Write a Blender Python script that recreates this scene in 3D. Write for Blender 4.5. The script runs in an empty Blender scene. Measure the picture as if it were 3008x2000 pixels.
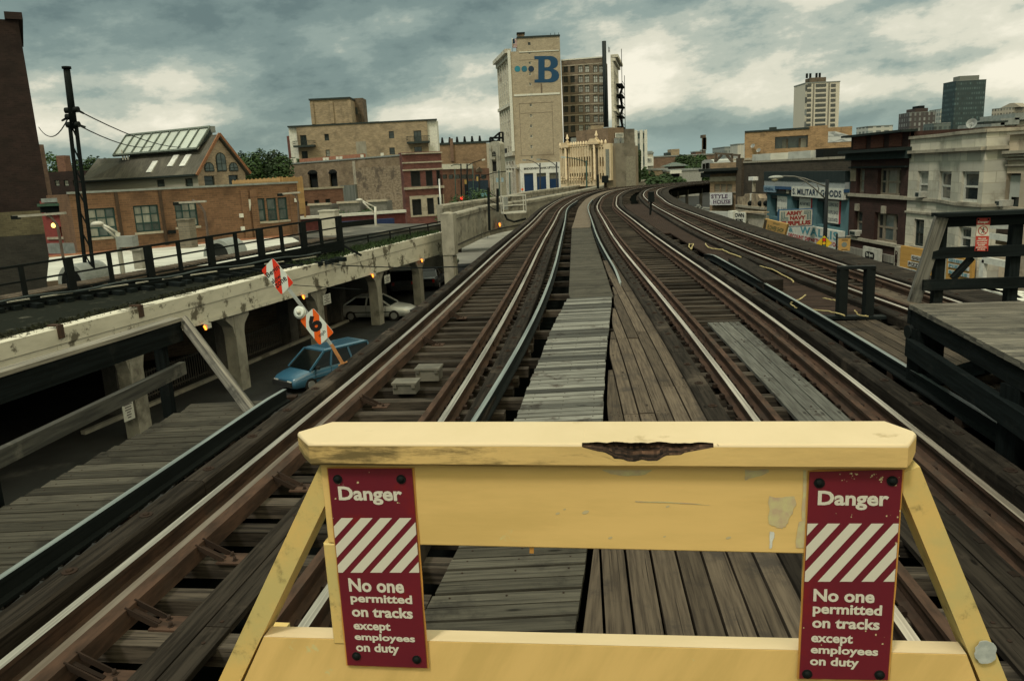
import bpy, math, random
import numpy as np
from mathutils import Vector, Matrix
random.seed(11); rnu = random.uniform
SC = bpy.context.scene
COL = SC.collection
R = math.radians
def VZ(z): return Vector((0, 0, z))
def gap(a, b): return (Vector(b) - Vector(a)).length

# --- camera
PITCH, ROLL, FPX, CX, CY, CAMZ = 12.1, 2.8, 2285.0, 1504.0, 1000.0, 2.7
_p, _r = R(PITCH), R(ROLL)
FW = Vector((0, math.cos(_p), -math.sin(_p)))
_u0 = Vector((0, math.sin(_p), math.cos(_p))); _r0 = Vector((1, 0, 0))
RT = _r0 * math.cos(_r) - _u0 * math.sin(_r)
UP = _u0 * math.cos(_r) + _r0 * math.sin(_r)
cam_d = bpy.data.cameras.new('camera'); cam = bpy.data.objects.new('camera', cam_d); COL.objects.link(cam)
cam.matrix_world = Matrix(((RT.x, UP.x, -FW.x, 0), (RT.y, UP.y, -FW.y, 0), (RT.z, UP.z, -FW.z, CAMZ), (0, 0, 0, 1)))
cam_d.sensor_width = 36; cam_d.lens = 36 * FPX / 3008; cam_d.clip_start = 0.05; cam_d.clip_end = 9000
SC.camera = cam

# --- sky, sun, exposure
SKY_OFF = (5.3, 2.2, 0.7)
SUN_EL, SUN_AZ = 57, 222
w = bpy.data.worlds.new('World'); SC.world = w; w.use_nodes = True
nt = w.node_tree; N = nt.nodes; L = nt.links; N.clear()
def nn(t, **k):
    n = N.new(t)
    for a, b in k.items(): setattr(n, a, b)
    return n
def mth(op, a, b=None, c=None, clamp=False):
    n = N.new('ShaderNodeMath'); n.operation = op; n.use_clamp = clamp
    for i, x in enumerate((a, b, c)):
        if x is None: continue
        if isinstance(x, (int, float)): n.inputs[i].default_value = x
        else: L.new(x, n.inputs[i])
    return n.outputs[0]
def ramp(src, stops, interp='EASE'):
    n = N.new('ShaderNodeValToRGB'); n.color_ramp.interpolation = interp
    el = n.color_ramp.elements
    while len(el) < len(stops): el.new(0.5)
    for e_, (p_, c_) in zip(el, stops):
        e_.position = p_; e_.color = c_ if len(c_) == 4 else (*c_, 1)
    L.new(src, n.inputs[0]); return n.outputs[0]
def mixc(f, a, b, bt='MIX'):
    n = N.new('ShaderNodeMix'); n.data_type = 'RGBA'; n.blend_type = bt
    for i, x in ((0, f), (6, a), (7, b)):
        if isinstance(x, (int, float)): n.inputs[i].default_value = x
        elif isinstance(x, tuple): n.inputs[i].default_value = (*x, 1)
        else: L.new(x, n.inputs[i])
    return n.outputs[2]
sky = nn('ShaderNodeTexSky', sky_type='NISHITA', sun_disc=False)
sky.sun_elevation = R(SUN_EL); sky.sun_rotation = R(SUN_AZ); sky.dust_density = 2.0
tc = nn('ShaderNodeTexCoord')
sx = nn('ShaderNodeSeparateXYZ'); L.new(tc.outputs['Generated'], sx.inputs[0])
zc = mth('MAXIMUM', sx.outputs[2], 0.0)
cb = nn('ShaderNodeCombineXYZ'); L.new(sx.outputs[0], cb.inputs[0]); L.new(sx.outputs[1], cb.inputs[1]); L.new(mth('ADD', mth('MULTIPLY', zc, 2.3), mth('MULTIPLY', sx.outputs[0], -0.16)), cb.inputs[2])
mp = nn('ShaderNodeMapping'); mp.inputs['Location'].default_value = SKY_OFF
L.new(cb.outputs[0], mp.inputs[0])
def noise(sc, det, rough, dist):
    n = nn('ShaderNodeTexNoise'); n.inputs['Scale'].default_value = sc; n.inputs['Detail'].default_value = det; n.inputs['Roughness'].default_value = rough; n.inputs['Distortion'].default_value = dist
    L.new(mp.outputs[0], n.inputs['Vector']); return n.outputs['Fac']
big = mth('ADD', mth('MULTIPLY', noise(2.6, 2, .5, .1), 0.56), mth('MULTIPLY', noise(9.0, 13, .61, .05), 0.44))
lft = mth('MULTIPLY', mth('MULTIPLY', mth('SUBTRACT', sx.outputs[0], 0.05), 0.10), mth('MULTIPLY', zc, 6.0, clamp=True), clamp=False)
# bright cumulus bank low down towards the right of north, heavier grey deck overhead, clear teal strip on the horizon
bank = ramp(zc, [(0.0, (0.0,)*3), (0.04, (0.03,)*3), (0.075, (0.13,)*3), (0.115, (0.07,)*3), (0.17, (-0.0,)*3), (0.6, (0.0,)*3)])
az = mth('MULTIPLY', mth('SUBTRACT', sx.outputs[0], 0.12), 2.6); glow = mth('DIVIDE', 0.075, mth('ADD', 1.0, mth('MULTIPLY', az, az)))
big2 = mth('ADD', mth('ADD', mth('ADD', big, lft), bank), mth('SUBTRACT', glow, 0.052))
cl = ramp(big2, [(0.39, (0.105, 0.150, 0.140)), (0.455, (0.155, 0.210, 0.190)), (0.515, (0.225, 0.283, 0.247)), (0.565, (0.36, 0.395, 0.325)), (0.615, (0.57, 0.555, 0.44)), (0.70, (0.74, 0.70, 0.565))])
strip = ramp(zc, [(0.0, (1,)*3), (0.012, (0.85,)*3), (0.055, (0.0,)*3)])
hor = mixc(strip, cl, (0.24, 0.325, 0.30))
high = ramp(zc, [(0.0, (1,)*3), (0.28, (1,)*3), (0.6, (3.2, 2.8, 2.4))])
hor = mixc(1.0, hor, high, 'MULTIPLY')
back = ramp(mth('MULTIPLY', sx.outputs[1], -1.0), [(0.0, (1,)*3), (0.05, (1,)*3), (0.5, (1.75, 1.55, 1.3))]); hor = mixc(1.0, hor, back, 'MULTIPLY')
skyd = mixc(1.0, sky.outputs[0], (0.07, 0.07, 0.07), 'MULTIPLY')
tot = mixc(0.92, skyd, hor)
bg = nn('ShaderNodeBackground'); bg.inputs[1].default_value = 1.0; L.new(tot, bg.inputs[0])
wo = nn('ShaderNodeOutputWorld'); L.new(bg.outputs[0], wo.inputs[0])
sd = bpy.data.lights.new('sun', 'SUN'); sd.energy = 1.5; sd.angle = R(10); sd.color = (1.0, 0.93, 0.80)
so = bpy.data.objects.new('sun', sd); COL.objects.link(so)
_sdir = Vector((math.sin(R(SUN_AZ)) * math.cos(R(SUN_EL)), math.cos(R(SUN_AZ)) * math.cos(R(SUN_EL)), math.sin(R(SUN_EL))))
so.rotation_euler = (-_sdir).to_track_quat('-Z', 'Y').to_euler()
SC.view_settings.view_transform = 'Standard'; SC.view_settings.look = 'None'
SC.view_settings.exposure = 0.42; SC.view_settings.gamma = 1.0

# --- helpers: survey sight lines to world points
def ray(u, v): return FW + RT * ((u - CX) / FPX) - UP * ((v - CY) / FPX)
def Z(u, v, z=0.0):
    d = ray(u, v); t = (z - CAMZ) / d.z; return Vector((d.x * t, d.y * t, z))
def Y(u, v, y):
    d = ray(u, v); t = y / d.y; return Vector((d.x * t, y, CAMZ + d.z * t))
REG = dict(a=(0, 0, 2.2394), b=(700, 250, 3.37), c=(1300, 50, 2.8514), d=(1900, 150, 3.1367), e=(2400, 150, 2.6135), f=(0, 600, 3.1356),
           g=(700, 600, 2.6129), h=(1300, 520, 2.1475), i=(2000, 480, 3.92), j=(2000, 650, 2.613), k=(2500, 550, 2.0906), l=(0, 850, 2.4122),
           m=(0, 1300, 2.24), n=(800, 1200, 1.96), o=(1600, 1200, 1.96), p=(2200, 1200, 1.9604),
           s=(740, 740, 4.48), t=(1270, 520, 5.242), u=(1640, 380, 5.128), v=(1270, 380, 5.486), w=(2560, 600, 5.2277), x=(60, 620, 3.37))
def q(r, x, y):
    a = REG[r]; return (a[0] + x / a[2], a[1] + y / a[2])
class Frame:
    def __init__(s, O, ex, ey=(0, 0, 1)):
        s.O = Vector(O); s.ex = Vector(ex).normalized(); s.ey = Vector(ey).normalized(); s.n = s.ex.cross(s.ey).normalized()
    def P(s, a, b, off=0.0): return s.O + s.ex * a + s.ey * b + s.n * off
    def st(s, u, v, off=0.0):
        d = ray(u, v); o = s.O + s.n * off; C = VZ(CAMZ)
        t = (o - C).dot(s.n) / d.dot(s.n); X = C + d * t - o
        return X.dot(s.ex), X.dot(s.ey)
    def rect(s, r, x0, y0, x1, y1, off=0.0):
        p = [s.st(*q(r, x, y), off) for x, y in ((x0, y0), (x1, y0), (x0, y1), (x1, y1))]
        return ((p[0][0] + p[2][0]) / 2, (p[2][1] + p[3][1]) / 2, (p[1][0] + p[3][0]) / 2, (p[0][1] + p[1][1]) / 2)
    def shift(s, off): return Frame(s.O + s.n * off, s.ex, s.ey)
def wall_frame(A, B):
    A = Vector((A[0], A[1], 0)); B = Vector((B[0], B[1], 0)); return Frame(A, B - A)

# --- helpers: mesh builder
class MB:
    def __init__(s): s.v = []; s.f = []; s.m = []; s.uv = []; s.t = []; s.sm = []
    def face(s, pts, m=0, uv=None, t=0.5, sm=False):
        i = len(s.v); s.v += [Vector(p) for p in pts]; n = len(pts); s.f.append(tuple(range(i, i + n))); s.m.append(m)
        s.uv.append(uv or [(0, 0)] * n); s.t.append(t); s.sm.append(sm)
    def quad(s, a, b, c, d, m=0, t=0.5):
        a, b, c, d = map(Vector, (a, b, c, d)); w_ = (b - a).length; h_ = (d - a).length
        o = random.random() * 20
        s.face([a, b, c, d], m, [(o, o), (o + w_, o), (o + w_, o + h_), (o, o + h_)], t)
    def box(s, c, sz, ax=None, m=0, t=None, rnd=False):
        """c centre; sz sizes along axes; ax three axes (default world)"""
        if t is None: t = random.random()
        ax = ax or (Vector((1, 0, 0)), Vector((0, 1, 0)), VZ(1))
        c = Vector(c); h = [ax[k] * (sz[k] / 2) for k in range(3)]
        P = lambda i, j, k: c + h[0] * i + h[1] * j + h[2] * k
        L_ = max(range(3), key=lambda k: sz[k]); o1, o2 = random.random() * 30, random.random() * 30
        for fx in range(3):
            for sgn in (-1, 1):
                a_, b_ = [k for k in range(3) if k != fx]
                if b_ == L_: a_, b_ = b_, a_
                pts, uv = [], []
                for (i_, j_) in ((-1, -1), (1, -1), (1, 1), (-1, 1)):
                    e_ = [0, 0, 0]; e_[fx] = sgn; e_[a_] = i_; e_[b_] = j_; pts.append(P(*e_))
                    uv.append((o1 + i_ * sz[a_] / 2, o2 + fx * 3.1 + sgn * 1.7 + j_ * sz[b_] / 2))
                nrm = (pts[1] - pts[0]).cross(pts[2] - pts[0])
                if nrm.dot(ax[fx]) * sgn < 0: pts.reverse(); uv.reverse()
                s.face(pts, m, uv, t)
    def bar(s, p0, p1, w_, h_, up=(0, 0, 1), m=0, t=None):
        p0, p1 = Vector(p0), Vector(p1); d = p1 - p0; l = d.length
        if l < 1e-6: return
        x = d / l; up = Vector(up); y = up.cross(x)
        if y.length < 1e-4: y = Vector((0, 1, 0)).cross(x)
        y.normalize(); z = x.cross(y)
        s.box((p0 + p1) / 2, (l, w_, h_), (x, y, z), m, t)
    def cyl(s, p0, p1, r0, r1=None, n=10, m=0, caps=True, t=0.5):
        r1 = r0 if r1 is None else r1; p0, p1 = Vector(p0), Vector(p1); d = (p1 - p0); l = d.length
        if l < 1e-7: return
        d /= l; a_ = VZ(1) if abs(d.z) < .9 else Vector((1, 0, 0)); x = d.cross(a_).normalized(); y = d.cross(x)
        c0, c1 = [], []
        for k in range(n):
            an = 2 * math.pi * k / n; e_ = x * math.cos(an) + y * math.sin(an); c0.append(p0 + e_ * r0); c1.append(p1 + e_ * r1)
        for k in range(n):
            k2 = (k + 1) % n; s.face([c0[k2], c0[k], c1[k], c1[k2]], m, [(0, (k + 1) * r0 * 6.28 / n), (0, k * r0 * 6.28 / n), (l, k * r0 * 6.28 / n), (l, (k + 1) * r0 * 6.28 / n)], t, True)
        if caps:
            if r0 > 1e-4: s.face(c0, m, None, t)
            if r1 > 1e-4: s.face(c1[::-1], m, None, t)
    def tube(s, pts, r, n=6, m=0, t=0.5):
        pts = [Vector(p) for p in pts]; rings = []; prev = None; dist = 0
        for i, p_ in enumerate(pts):
            d = (pts[min(i + 1, len(pts) - 1)] - pts[max(i - 1, 0)]).normalized()
            a_ = VZ(1) if abs(d.z) < .95 else Vector((1, 0, 0))
            x = d.cross(a_).normalized() if prev is None else (prev - d * prev.dot(d)).normalized(); prev = x; y = d.cross(x)
            rr = r[i] if isinstance(r, (list, tuple)) else r
            rings.append([p_ + (x * math.cos(2 * math.pi * k / n) + y * math.sin(2 * math.pi * k / n)) * rr for k in range(n)])
        for i in range(len(rings) - 1):
            l = (pts[i + 1] - pts[i]).length
            for k in range(n):
                k2 = (k + 1) % n
                s.face([rings[i][k2], rings[i][k], rings[i + 1][k], rings[i + 1][k2]], m, [(dist, .1 * k + .1), (dist, .1 * k), (dist + l, .1 * k), (dist + l, .1 * k + .1)], t, True)
            dist += l
        s.face(rings[0], m, None, t); s.face(rings[-1][::-1], m, None, t)
    def ball(s, c, r, nu=10, nv=7, m=0, t=0.5, jit=0):
        c = Vector(c); r = (r, r, r) if isinstance(r, (int, float)) else r
        g = [[c + Vector((r[0] * math.cos(2 * math.pi * i / nu) * math.sin(math.pi * j / nv), r[1] * math.sin(2 * math.pi * i / nu) * math.sin(math.pi * j / nv), r[2] * math.cos(math.pi * j / nv))) for i in range(nu)] for j in range(nv + 1)]
        for j in range(nv):
            for i in range(nu):
                i2 = (i + 1) % nu; pts = [g[j][i], g[j + 1][i], g[j + 1][i2], g[j][i2]]
                if j == 0: pts = [g[0][0], g[1][i], g[1][i2]]
                elif j == nv - 1: pts = [g[j][i], g[nv][0], g[j][i2]]
                s.face(pts, m, None, t, True)
    def prism(s, pts, ext, m=0, t=0.5):
        """planar outline (list of points) extruded by vector ext (outline counter-clockwise seen against ext)"""
        pts = [Vector(p) for p in pts]; ext = Vector(ext); n = len(pts)
        nr = VZ(0)
        for k in range(n): nr += pts[k].cross(pts[(k + 1) % n])
        if nr.dot(ext) > 0: pts = pts[::-1]
        base = [p + ext for p in pts]
        x = (pts[1] - pts[0]).normalized(); y = ext.normalized().cross(x)
        uvf = lambda P_: [(p.dot(x), p.dot(y)) for p in P_]
        s.face(pts, m, uvf(pts), t); s.face(base[::-1], m, uvf(base[::-1]), t)
        for k in range(n):
            a_, b_ = pts[k], pts[(k + 1) % n]; l = (b_ - a_).length
            s.face([b_, a_, a_ + ext, b_ + ext], m, [(l, 0), (0, 0), (0, ext.length), (l, ext.length)], t)
    def sweep(s, prof, path, m=0, t=0.5, closed=True, mats=None, nrm=None):
        """prof: list of (lateral to the right, up); path: list of Vector"""
        rings = []; n = len(path); dist = [0]
        for i in range(n):
            d = path[min(i + 1, n - 1)] - path[max(i - 1, 0)]; d.z = 0; d.normalize(); rt = Vector((d.y, -d.x, 0))
            rings.append([path[i] + rt * a_ + VZ(b_) for a_, b_ in prof])
            if i: dist.append(dist[-1] + (path[i] - path[i - 1]).length)
        k_ = len(prof); acc = [0]
        for k in range(k_): a_, b_ = prof[k], prof[(k + 1) % k_]; acc.append(acc[-1] + math.hypot(a_[0] - b_[0], a_[1] - b_[1]))
        for i in range(n - 1):
            for k in range(k_ if closed else k_ - 1):
                k2 = (k + 1) % k_
                s.face([rings[i][k], rings[i][k2], rings[i + 1][k2], rings[i + 1][k]], mats[k] if mats else m, [(dist[i], acc[k]), (dist[i], acc[k + 1]), (dist[i + 1], acc[k + 1]), (dist[i + 1], acc[k])], t)
        if closed: s.face(rings[0][::-1], m, None, t); s.face(rings[-1], m, None, t)
    def build(s, name, mats, parent=None, label=None, kind=None):
        off = VZ(0); p_ = parent
        while p_ is not None: off += p_.location; p_ = p_.parent
        me = bpy.data.meshes.new(name); me.from_pydata([tuple(v - off) for v in s.v], [], s.f)
        ms = mats if isinstance(mats, (list, tuple)) else [mats]
        for m_ in ms: me.materials.append(m_)
        me.polygons.foreach_set('material_index', s.m)
        ul = me.uv_layers.new(name='UVMap'); flat = [c_ for f_ in s.uv for uv_ in f_ for c_ in uv_]
        ul.data.foreach_set('uv', flat)
        at = me.attributes.new('tint', 'FLOAT', 'FACE'); at.data.foreach_set('value', s.t)
        me.polygons.foreach_set('use_smooth', s.sm); me.update()
        o = bpy.data.objects.new(name, me); COL.objects.link(o)
        if any(s.sm):
            import bmesh
            bm = bmesh.new(); bm.from_mesh(me); bmesh.ops.remove_doubles(bm, verts=bm.verts, dist=1e-5); bm.to_mesh(me); bm.free()
        if parent is not None: o.parent = parent
        if label: o['label'] = label
        if kind: o['kind'] = kind
        return o
def tag(o, label=None, cat=None, group=None, kind=None):
    if label: o['label'] = label
    if cat: o['category'] = cat
    if group: o['group'] = group
    if kind: o['kind'] = kind
    return o
def thing(name, label, cat, loc=(0, 0, 0), group=None):
    o = bpy.data.objects.new(name, None); o.empty_display_size = .2; COL.objects.link(o); o.location = loc
    return tag(o, label, cat, group)
def kids(o): return [c for c in list(bpy.data.objects) if c.parent == o]
def dup(o, loc, rz=0.0, label=None, group=None):
    r = o.copy(); COL.objects.link(r); r.location = loc; r.rotation_euler = (0, 0, rz)
    if label: r['label'] = label
    if group: r['group'] = group
    for c_ in kids(o):
        d_ = c_.copy(); COL.objects.link(d_); d_.parent = r
        for g_ in kids(c_):
            k_ = g_.copy(); COL.objects.link(k_); k_.parent = d_
    return r
_txt = {}
def text_geo(body, bold=0.0, spacing=1.0, leading=1.0):
    key = (body, bold, spacing, leading)
    if key in _txt: return _txt[key]
    cu = bpy.data.curves.new('glyphs', 'FONT'); cu.body = body; cu.offset = bold; cu.space_character = spacing; cu.space_line = leading; cu.resolution_u = 3
    ob = bpy.data.objects.new('glyphs', cu); COL.objects.link(ob); bpy.context.view_layer.update()
    me = bpy.data.meshes.new_from_object(ob.evaluated_get(bpy.context.evaluated_depsgraph_get()))
    V_ = [v.co.copy() for v in me.vertices]; F_ = [tuple(p.vertices) for p in me.polygons]
    bpy.data.objects.remove(ob); bpy.data.curves.remove(cu); bpy.data.meshes.remove(me)
    _txt[key] = (V_, F_); return _txt[key]
def put_text(mb, fr, rect, body, bold=0.02, off=0.004, m=0, spacing=1.0, leading=1.0, shear=0.0, thick=0.0):
    """lettering fitted into rect (s0,t0,s1,t1) of a frame"""
    V_, F_ = text_geo(body, bold, spacing, leading)
    x0 = min(v.x for v in V_); x1 = max(v.x for v in V_); y0 = min(v.y for v in V_); y1 = max(v.y for v in V_)
    fx = (rect[2] - rect[0]) / (x1 - x0); fy = (rect[3] - rect[1]) / (y1 - y0)
    W_ = [fr.P(rect[0] + (v.x - x0) * fx + shear * (v.y - y0) * fy, rect[1] + (v.y - y0) * fy, off) for v in V_]
    for f_ in F_:
        pts = [W_[k] for k in f_]
        if (pts[1] - pts[0]).cross(pts[2] - pts[1]).dot(fr.n) < 0: pts = pts[::-1]
        mb.face(pts, m)

# --- materials
MT = bpy.data.materials
def M(name, col, col2=None, grain=(3, 3), gmix=(.35, .65), rough=.85, metal=0.0, dirt=None, ds=.6, dr=(.5, .7), tv=0, bump=0.0, spec=.3, brick=None, emit=None, coat=0.0, nscale=1.0, dst=None, tdirt=0, crack=0):
    if name in bpy.data.materials: return bpy.data.materials[name]
    m = bpy.data.materials.new(name); m.use_nodes = True; t = m.node_tree; N_ = t.nodes; L_ = t.links; b = N_['Principled BSDF']
    def mix(f, a, c, bt='MIX'):
        n = N_.new('ShaderNodeMix'); n.data_type = 'RGBA'; n.blend_type = bt
        for i, x in ((0, f), (6, a), (7, c)):
            if isinstance(x, (int, float)): n.inputs[i].default_value = x
            elif isinstance(x, tuple): n.inputs[i].default_value = (*x, 1)
            else: L_.new(x, n.inputs[i])
        return n.outputs[2]
    def rng(src, lo, hi):
        n = N_.new('ShaderNodeMapRange'); n.interpolation_type = 'SMOOTHSTEP'; n.inputs[1].default_value = lo; n.inputs[2].default_value = hi; L_.new(src, n.inputs[0]); return n.outputs[0]
    tcn = N_.new('ShaderNodeTexCoord')
    mp_ = N_.new('ShaderNodeMapping'); mp_.inputs['Scale'].default_value = (grain[0], grain[1], 1); L_.new(tcn.outputs['UV'], mp_.inputs[0])
    no = N_.new('ShaderNodeTexNoise'); no.inputs['Scale'].default_value = nscale; no.inputs['Detail'].default_value = 7; no.inputs['Roughness'].default_value = .62; L_.new(mp_.outputs[0], no.inputs['Vector'])
    c2 = col2 or tuple(x * .72 for x in col)
    base = mix(rng(no.outputs['Fac'], *gmix), col, c2)
    if brick:
        bw, bh, mort, mc = brick
        mb_ = N_.new('ShaderNodeMapping'); L_.new(tcn.outputs['UV'], mb_.inputs[0])
        br = N_.new('ShaderNodeTexBrick'); br.inputs['Scale'].default_value = 1; br.inputs['Brick Width'].default_value = bw; br.inputs['Row Height'].default_value = bh; br.inputs['Mortar Size'].default_value = mort; br.inputs['Bias'].default_value = 0.0
        br.inputs['Color1'].default_value = (.78, .78, .78, 1); br.inputs['Color2'].default_value = (1.15, 1.12, 1.08, 1); br.inputs['Mortar'].default_value = (*mc, 1)
        L_.new(mb_.outputs[0], br.inputs['Vector'])
        base = mix(1.0, base, br.outputs['Color'], 'MULTIPLY')
    if dirt:
        nd = N_.new('ShaderNodeTexNoise'); nd.inputs['Scale'].default_value = ds; nd.inputs['Detail'].default_value = 8; nd.inputs['Roughness'].default_value = .68
        if dst:
            ms_ = N_.new('ShaderNodeMapping'); ms_.inputs['Scale'].default_value = dst; L_.new(tcn.outputs['UV'], ms_.inputs[0]); L_.new(ms_.outputs[0], nd.inputs['Vector'])
        else: L_.new(tcn.outputs['Object'], nd.inputs['Vector'])
        src = nd.outputs['Fac']
        if tdirt:
            aw = N_.new('ShaderNodeAttribute'); aw.attribute_name = 'tint'; ma = N_.new('ShaderNodeMath'); ma.operation = 'MULTIPLY_ADD'; L_.new(aw.outputs['Fac'], ma.inputs[0]); ma.inputs[1].default_value = tdirt; L_.new(src, ma.inputs[2]); mb2 = N_.new('ShaderNodeMath'); mb2.operation = 'SUBTRACT'; L_.new(ma.outputs[0], mb2.inputs[0]); mb2.inputs[1].default_value = tdirt * .42; src = mb2.outputs[0]
        base = mix(rng(src, *dr), base, dirt)
    if crack:
        mc_ = N_.new('ShaderNodeMapping'); mc_.inputs['Scale'].default_value = (.8, 62, 1); L_.new(tcn.outputs['UV'], mc_.inputs[0]); nc = N_.new('ShaderNodeTexNoise'); nc.inputs['Scale'].default_value = 1; nc.inputs['Detail'].default_value = 3; L_.new(mc_.outputs[0], nc.inputs['Vector'])
        mk_ = N_.new('ShaderNodeMapping'); mk_.inputs['Scale'].default_value = (1.3, 4.2, 1); L_.new(tcn.outputs['UV'], mk_.inputs[0]); vk = N_.new('ShaderNodeTexVoronoi'); vk.inputs['Scale'].default_value = 1; L_.new(mk_.outputs[0], vk.inputs['Vector'])
        base = mix(rng(nc.outputs['Fac'], .63, .68), base, tuple(x * crack for x in c2)); base = mix(rng(vk.outputs['Distance'], .10, .04), base, tuple(x * .45 for x in c2))
    if tv:
        at = N_.new('ShaderNodeAttribute'); at.attribute_name = 'tint'
        mr = N_.new('ShaderNodeMapRange'); mr.inputs[3].default_value = 1 - tv; mr.inputs[4].default_value = 1 + tv; L_.new(at.outputs['Fac'], mr.inputs[0])
        vm = N_.new('ShaderNodeVectorMath'); vm.operation = 'SCALE'; L_.new(base, vm.inputs[0]); L_.new(mr.outputs[0], vm.inputs['Scale']); base = vm.outputs[0]
    L_.new(base, b.inputs['Base Color'])
    b.inputs['Roughness'].default_value = rough; b.inputs['Metallic'].default_value = metal; b.inputs['Specular IOR Level'].default_value = spec
    if coat: b.inputs['Coat Weight'].default_value = coat
    if bump:
        bp = N_.new('ShaderNodeBump'); bp.inputs['Strength'].default_value = bump; bp.inputs['Distance'].default_value = .01; L_.new(no.outputs['Fac'], bp.inputs['Height']); L_.new(bp.outputs[0], b.inputs['Normal'])
    if emit:
        b.inputs['Emission Color'].default_value = (*emit[0], 1); b.inputs['Emission Strength'].default_value = emit[1]
    return m
# palette
steel = M('rail_head_steel', (.64, .58, .50), (.28, .24, .20), (.35, 16), (.4, .62), rough=.36, metal=.8, tv=.1, spec=.5)
rust = M('rusty_steel', (.078, .046, .032), (.034, .022, .016), (2, 9), rough=.85, spec=.12, dirt=(.05, .036, .028), ds=2.2, tv=.25)
rust_dark = M('dark_rust', (.038, .025, .019), (.02, .014, .011), (2, 9), rough=.9, spec=.08, dirt=(.022, .018, .015), ds=1.6, tv=.3)
third_top = M('contact_rail_steel', (.27, .31, .30), (.14, .165, .165), (.5, 14), rough=.45, metal=.4, tv=.1)
third_side = M('contact_rail_side', (.009, .012, .012), (.005, .007, .007), (1, 6), rough=.8, spec=.1, tv=.2)
tie_m = M('creosoted_tie', (.062, .052, .041), (.020, .017, .014), (1.4, 26), (.38, .62), .9, spec=.08, dirt=(.06, .049, .039), ds=1.3, dr=(.52, .68), tv=.55, bump=.4, crack=.3)
guard_m = M('guard_timber', (.030, .025, .020), (.012, .010, .008), (1.2, 22), (.38, .62), .9, spec=.08, dirt=(.06, .049, .038), ds=1.1, dr=(.55, .7), tv=.35, bump=.4, crack=.3)
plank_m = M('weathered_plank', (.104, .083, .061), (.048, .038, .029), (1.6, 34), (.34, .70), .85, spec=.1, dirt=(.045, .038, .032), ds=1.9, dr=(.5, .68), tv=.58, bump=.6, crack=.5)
plank_grey = M('dark_grey_plank', (.084, .079, .063), (.036, .034, .028), (1.6, 34), (.34, .70), .85, spec=.1, dirt=(.03, .028, .024), ds=1.9, dr=(.5, .68), tv=.58, bump=.6, crack=.5)
plank_pale = M('pale_plank', (.165, .168, .150), (.062, .060, .052), (1.5, 34), (.36, .70), .85, dirt=(.05, .043, .036), ds=2.6, dr=(.55, .66), tv=.75, bump=.6, crack=.5)
plank_red = M('red_brown_plank', (.044, .028, .021), (.018, .013, .011), (1.6, 30), rough=.9, spec=.08, tv=.4, bump=.4, crack=.3)
timber_dk = M('dark_timber', (.010, .014, .0145), (.005, .007, .007), (1.2, 18), rough=.85, spec=.06, dirt=(.022, .024, .022), ds=1.5, dr=(.55, .72), tv=.35, bump=.4)
timber_gray = M('grey_timber', (.15, .145, .125), (.065, .063, .056), (1.3, 28), rough=.85, dirt=(.04, .04, .036), ds=2.1, tv=.3, bump=.5, crack=.3)
timber_worn = M('worn_top_timber', (.24, .225, .185), (.10, .094, .08), (1.0, 26), rough=.85, tv=.25, bump=.4)
black_m = M('black_paint', (.007, .010, .010), (.005, .007, .007), rough=.7, spec=.12, tv=.2)
under_m = M('underdeck_shade', (.005, .006, .0055), spec=0, rough=.95, tv=.1)  # near-black in place of the shade seen between the ties
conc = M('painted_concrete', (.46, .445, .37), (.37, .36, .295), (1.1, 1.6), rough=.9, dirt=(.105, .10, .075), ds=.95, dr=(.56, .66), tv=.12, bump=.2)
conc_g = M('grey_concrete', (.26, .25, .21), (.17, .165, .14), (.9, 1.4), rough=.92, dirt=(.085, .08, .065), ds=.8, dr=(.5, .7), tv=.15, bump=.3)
conc_dk = M('shade_concrete', (.085, .082, .072), (.05, .048, .043), (.9, 1.4), rough=.92, dirt=(.035, .035, .03), ds=.6, tv=.15)  # darker copy of the concrete, shade under the viaduct put into its colour
asphalt = M('asphalt', (.030, .032, .032), (.021, .022, .022), (.4, .4), rough=.9, spec=.1, dirt=(.07, .07, .065), ds=.25, dr=(.58, .75))
pave = M('street_pavement', (.25, .245, .21), (.19, .185, .16), (.3, .3), rough=.9, dirt=(.13, .125, .11), ds=.15)
galv = M('galvanised_steel', (.40, .42, .40), (.3, .31, .3), (2, 8), rough=.45, metal=.6, tv=.1)
lamp_cream = M('lamp_paint', (.50, .50, .44), (.42, .42, .37), rough=.5, tv=.1)
lamp_brown = M('lamp_brown', (.10, .075, .058), (.07, .05, .04), rough=.6, tv=.1)
white_m = M('white_paint', (.62, .63, .56), (.5, .5, .45), rough=.6, tv=.08)
amber = M('amber_lens', (.9, .25, .03), rough=.4, tv=0, emit=((1.0, .22, .02), 3.5))
warm_bulb = M('lit_lamp', (.9, .7, .2), rough=.4, tv=0, emit=((1.0, .68, .16), 2.0))
grass_m = M('grass', (.032, .058, .018), (.018, .034, .012), (6, 6), rough=.9, tv=.5)
moss_m = M('moss_weeds', (.026, .030, .015), (.015, .018, .010), (5, 5), rough=.95, tv=.5)
leaf_m = M('leaves', (.040, .078, .022), (.018, .042, .013), (2, 2), rough=.7, tv=.65)
bark_m = M('bark', (.06, .05, .04), rough=.9)

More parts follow.
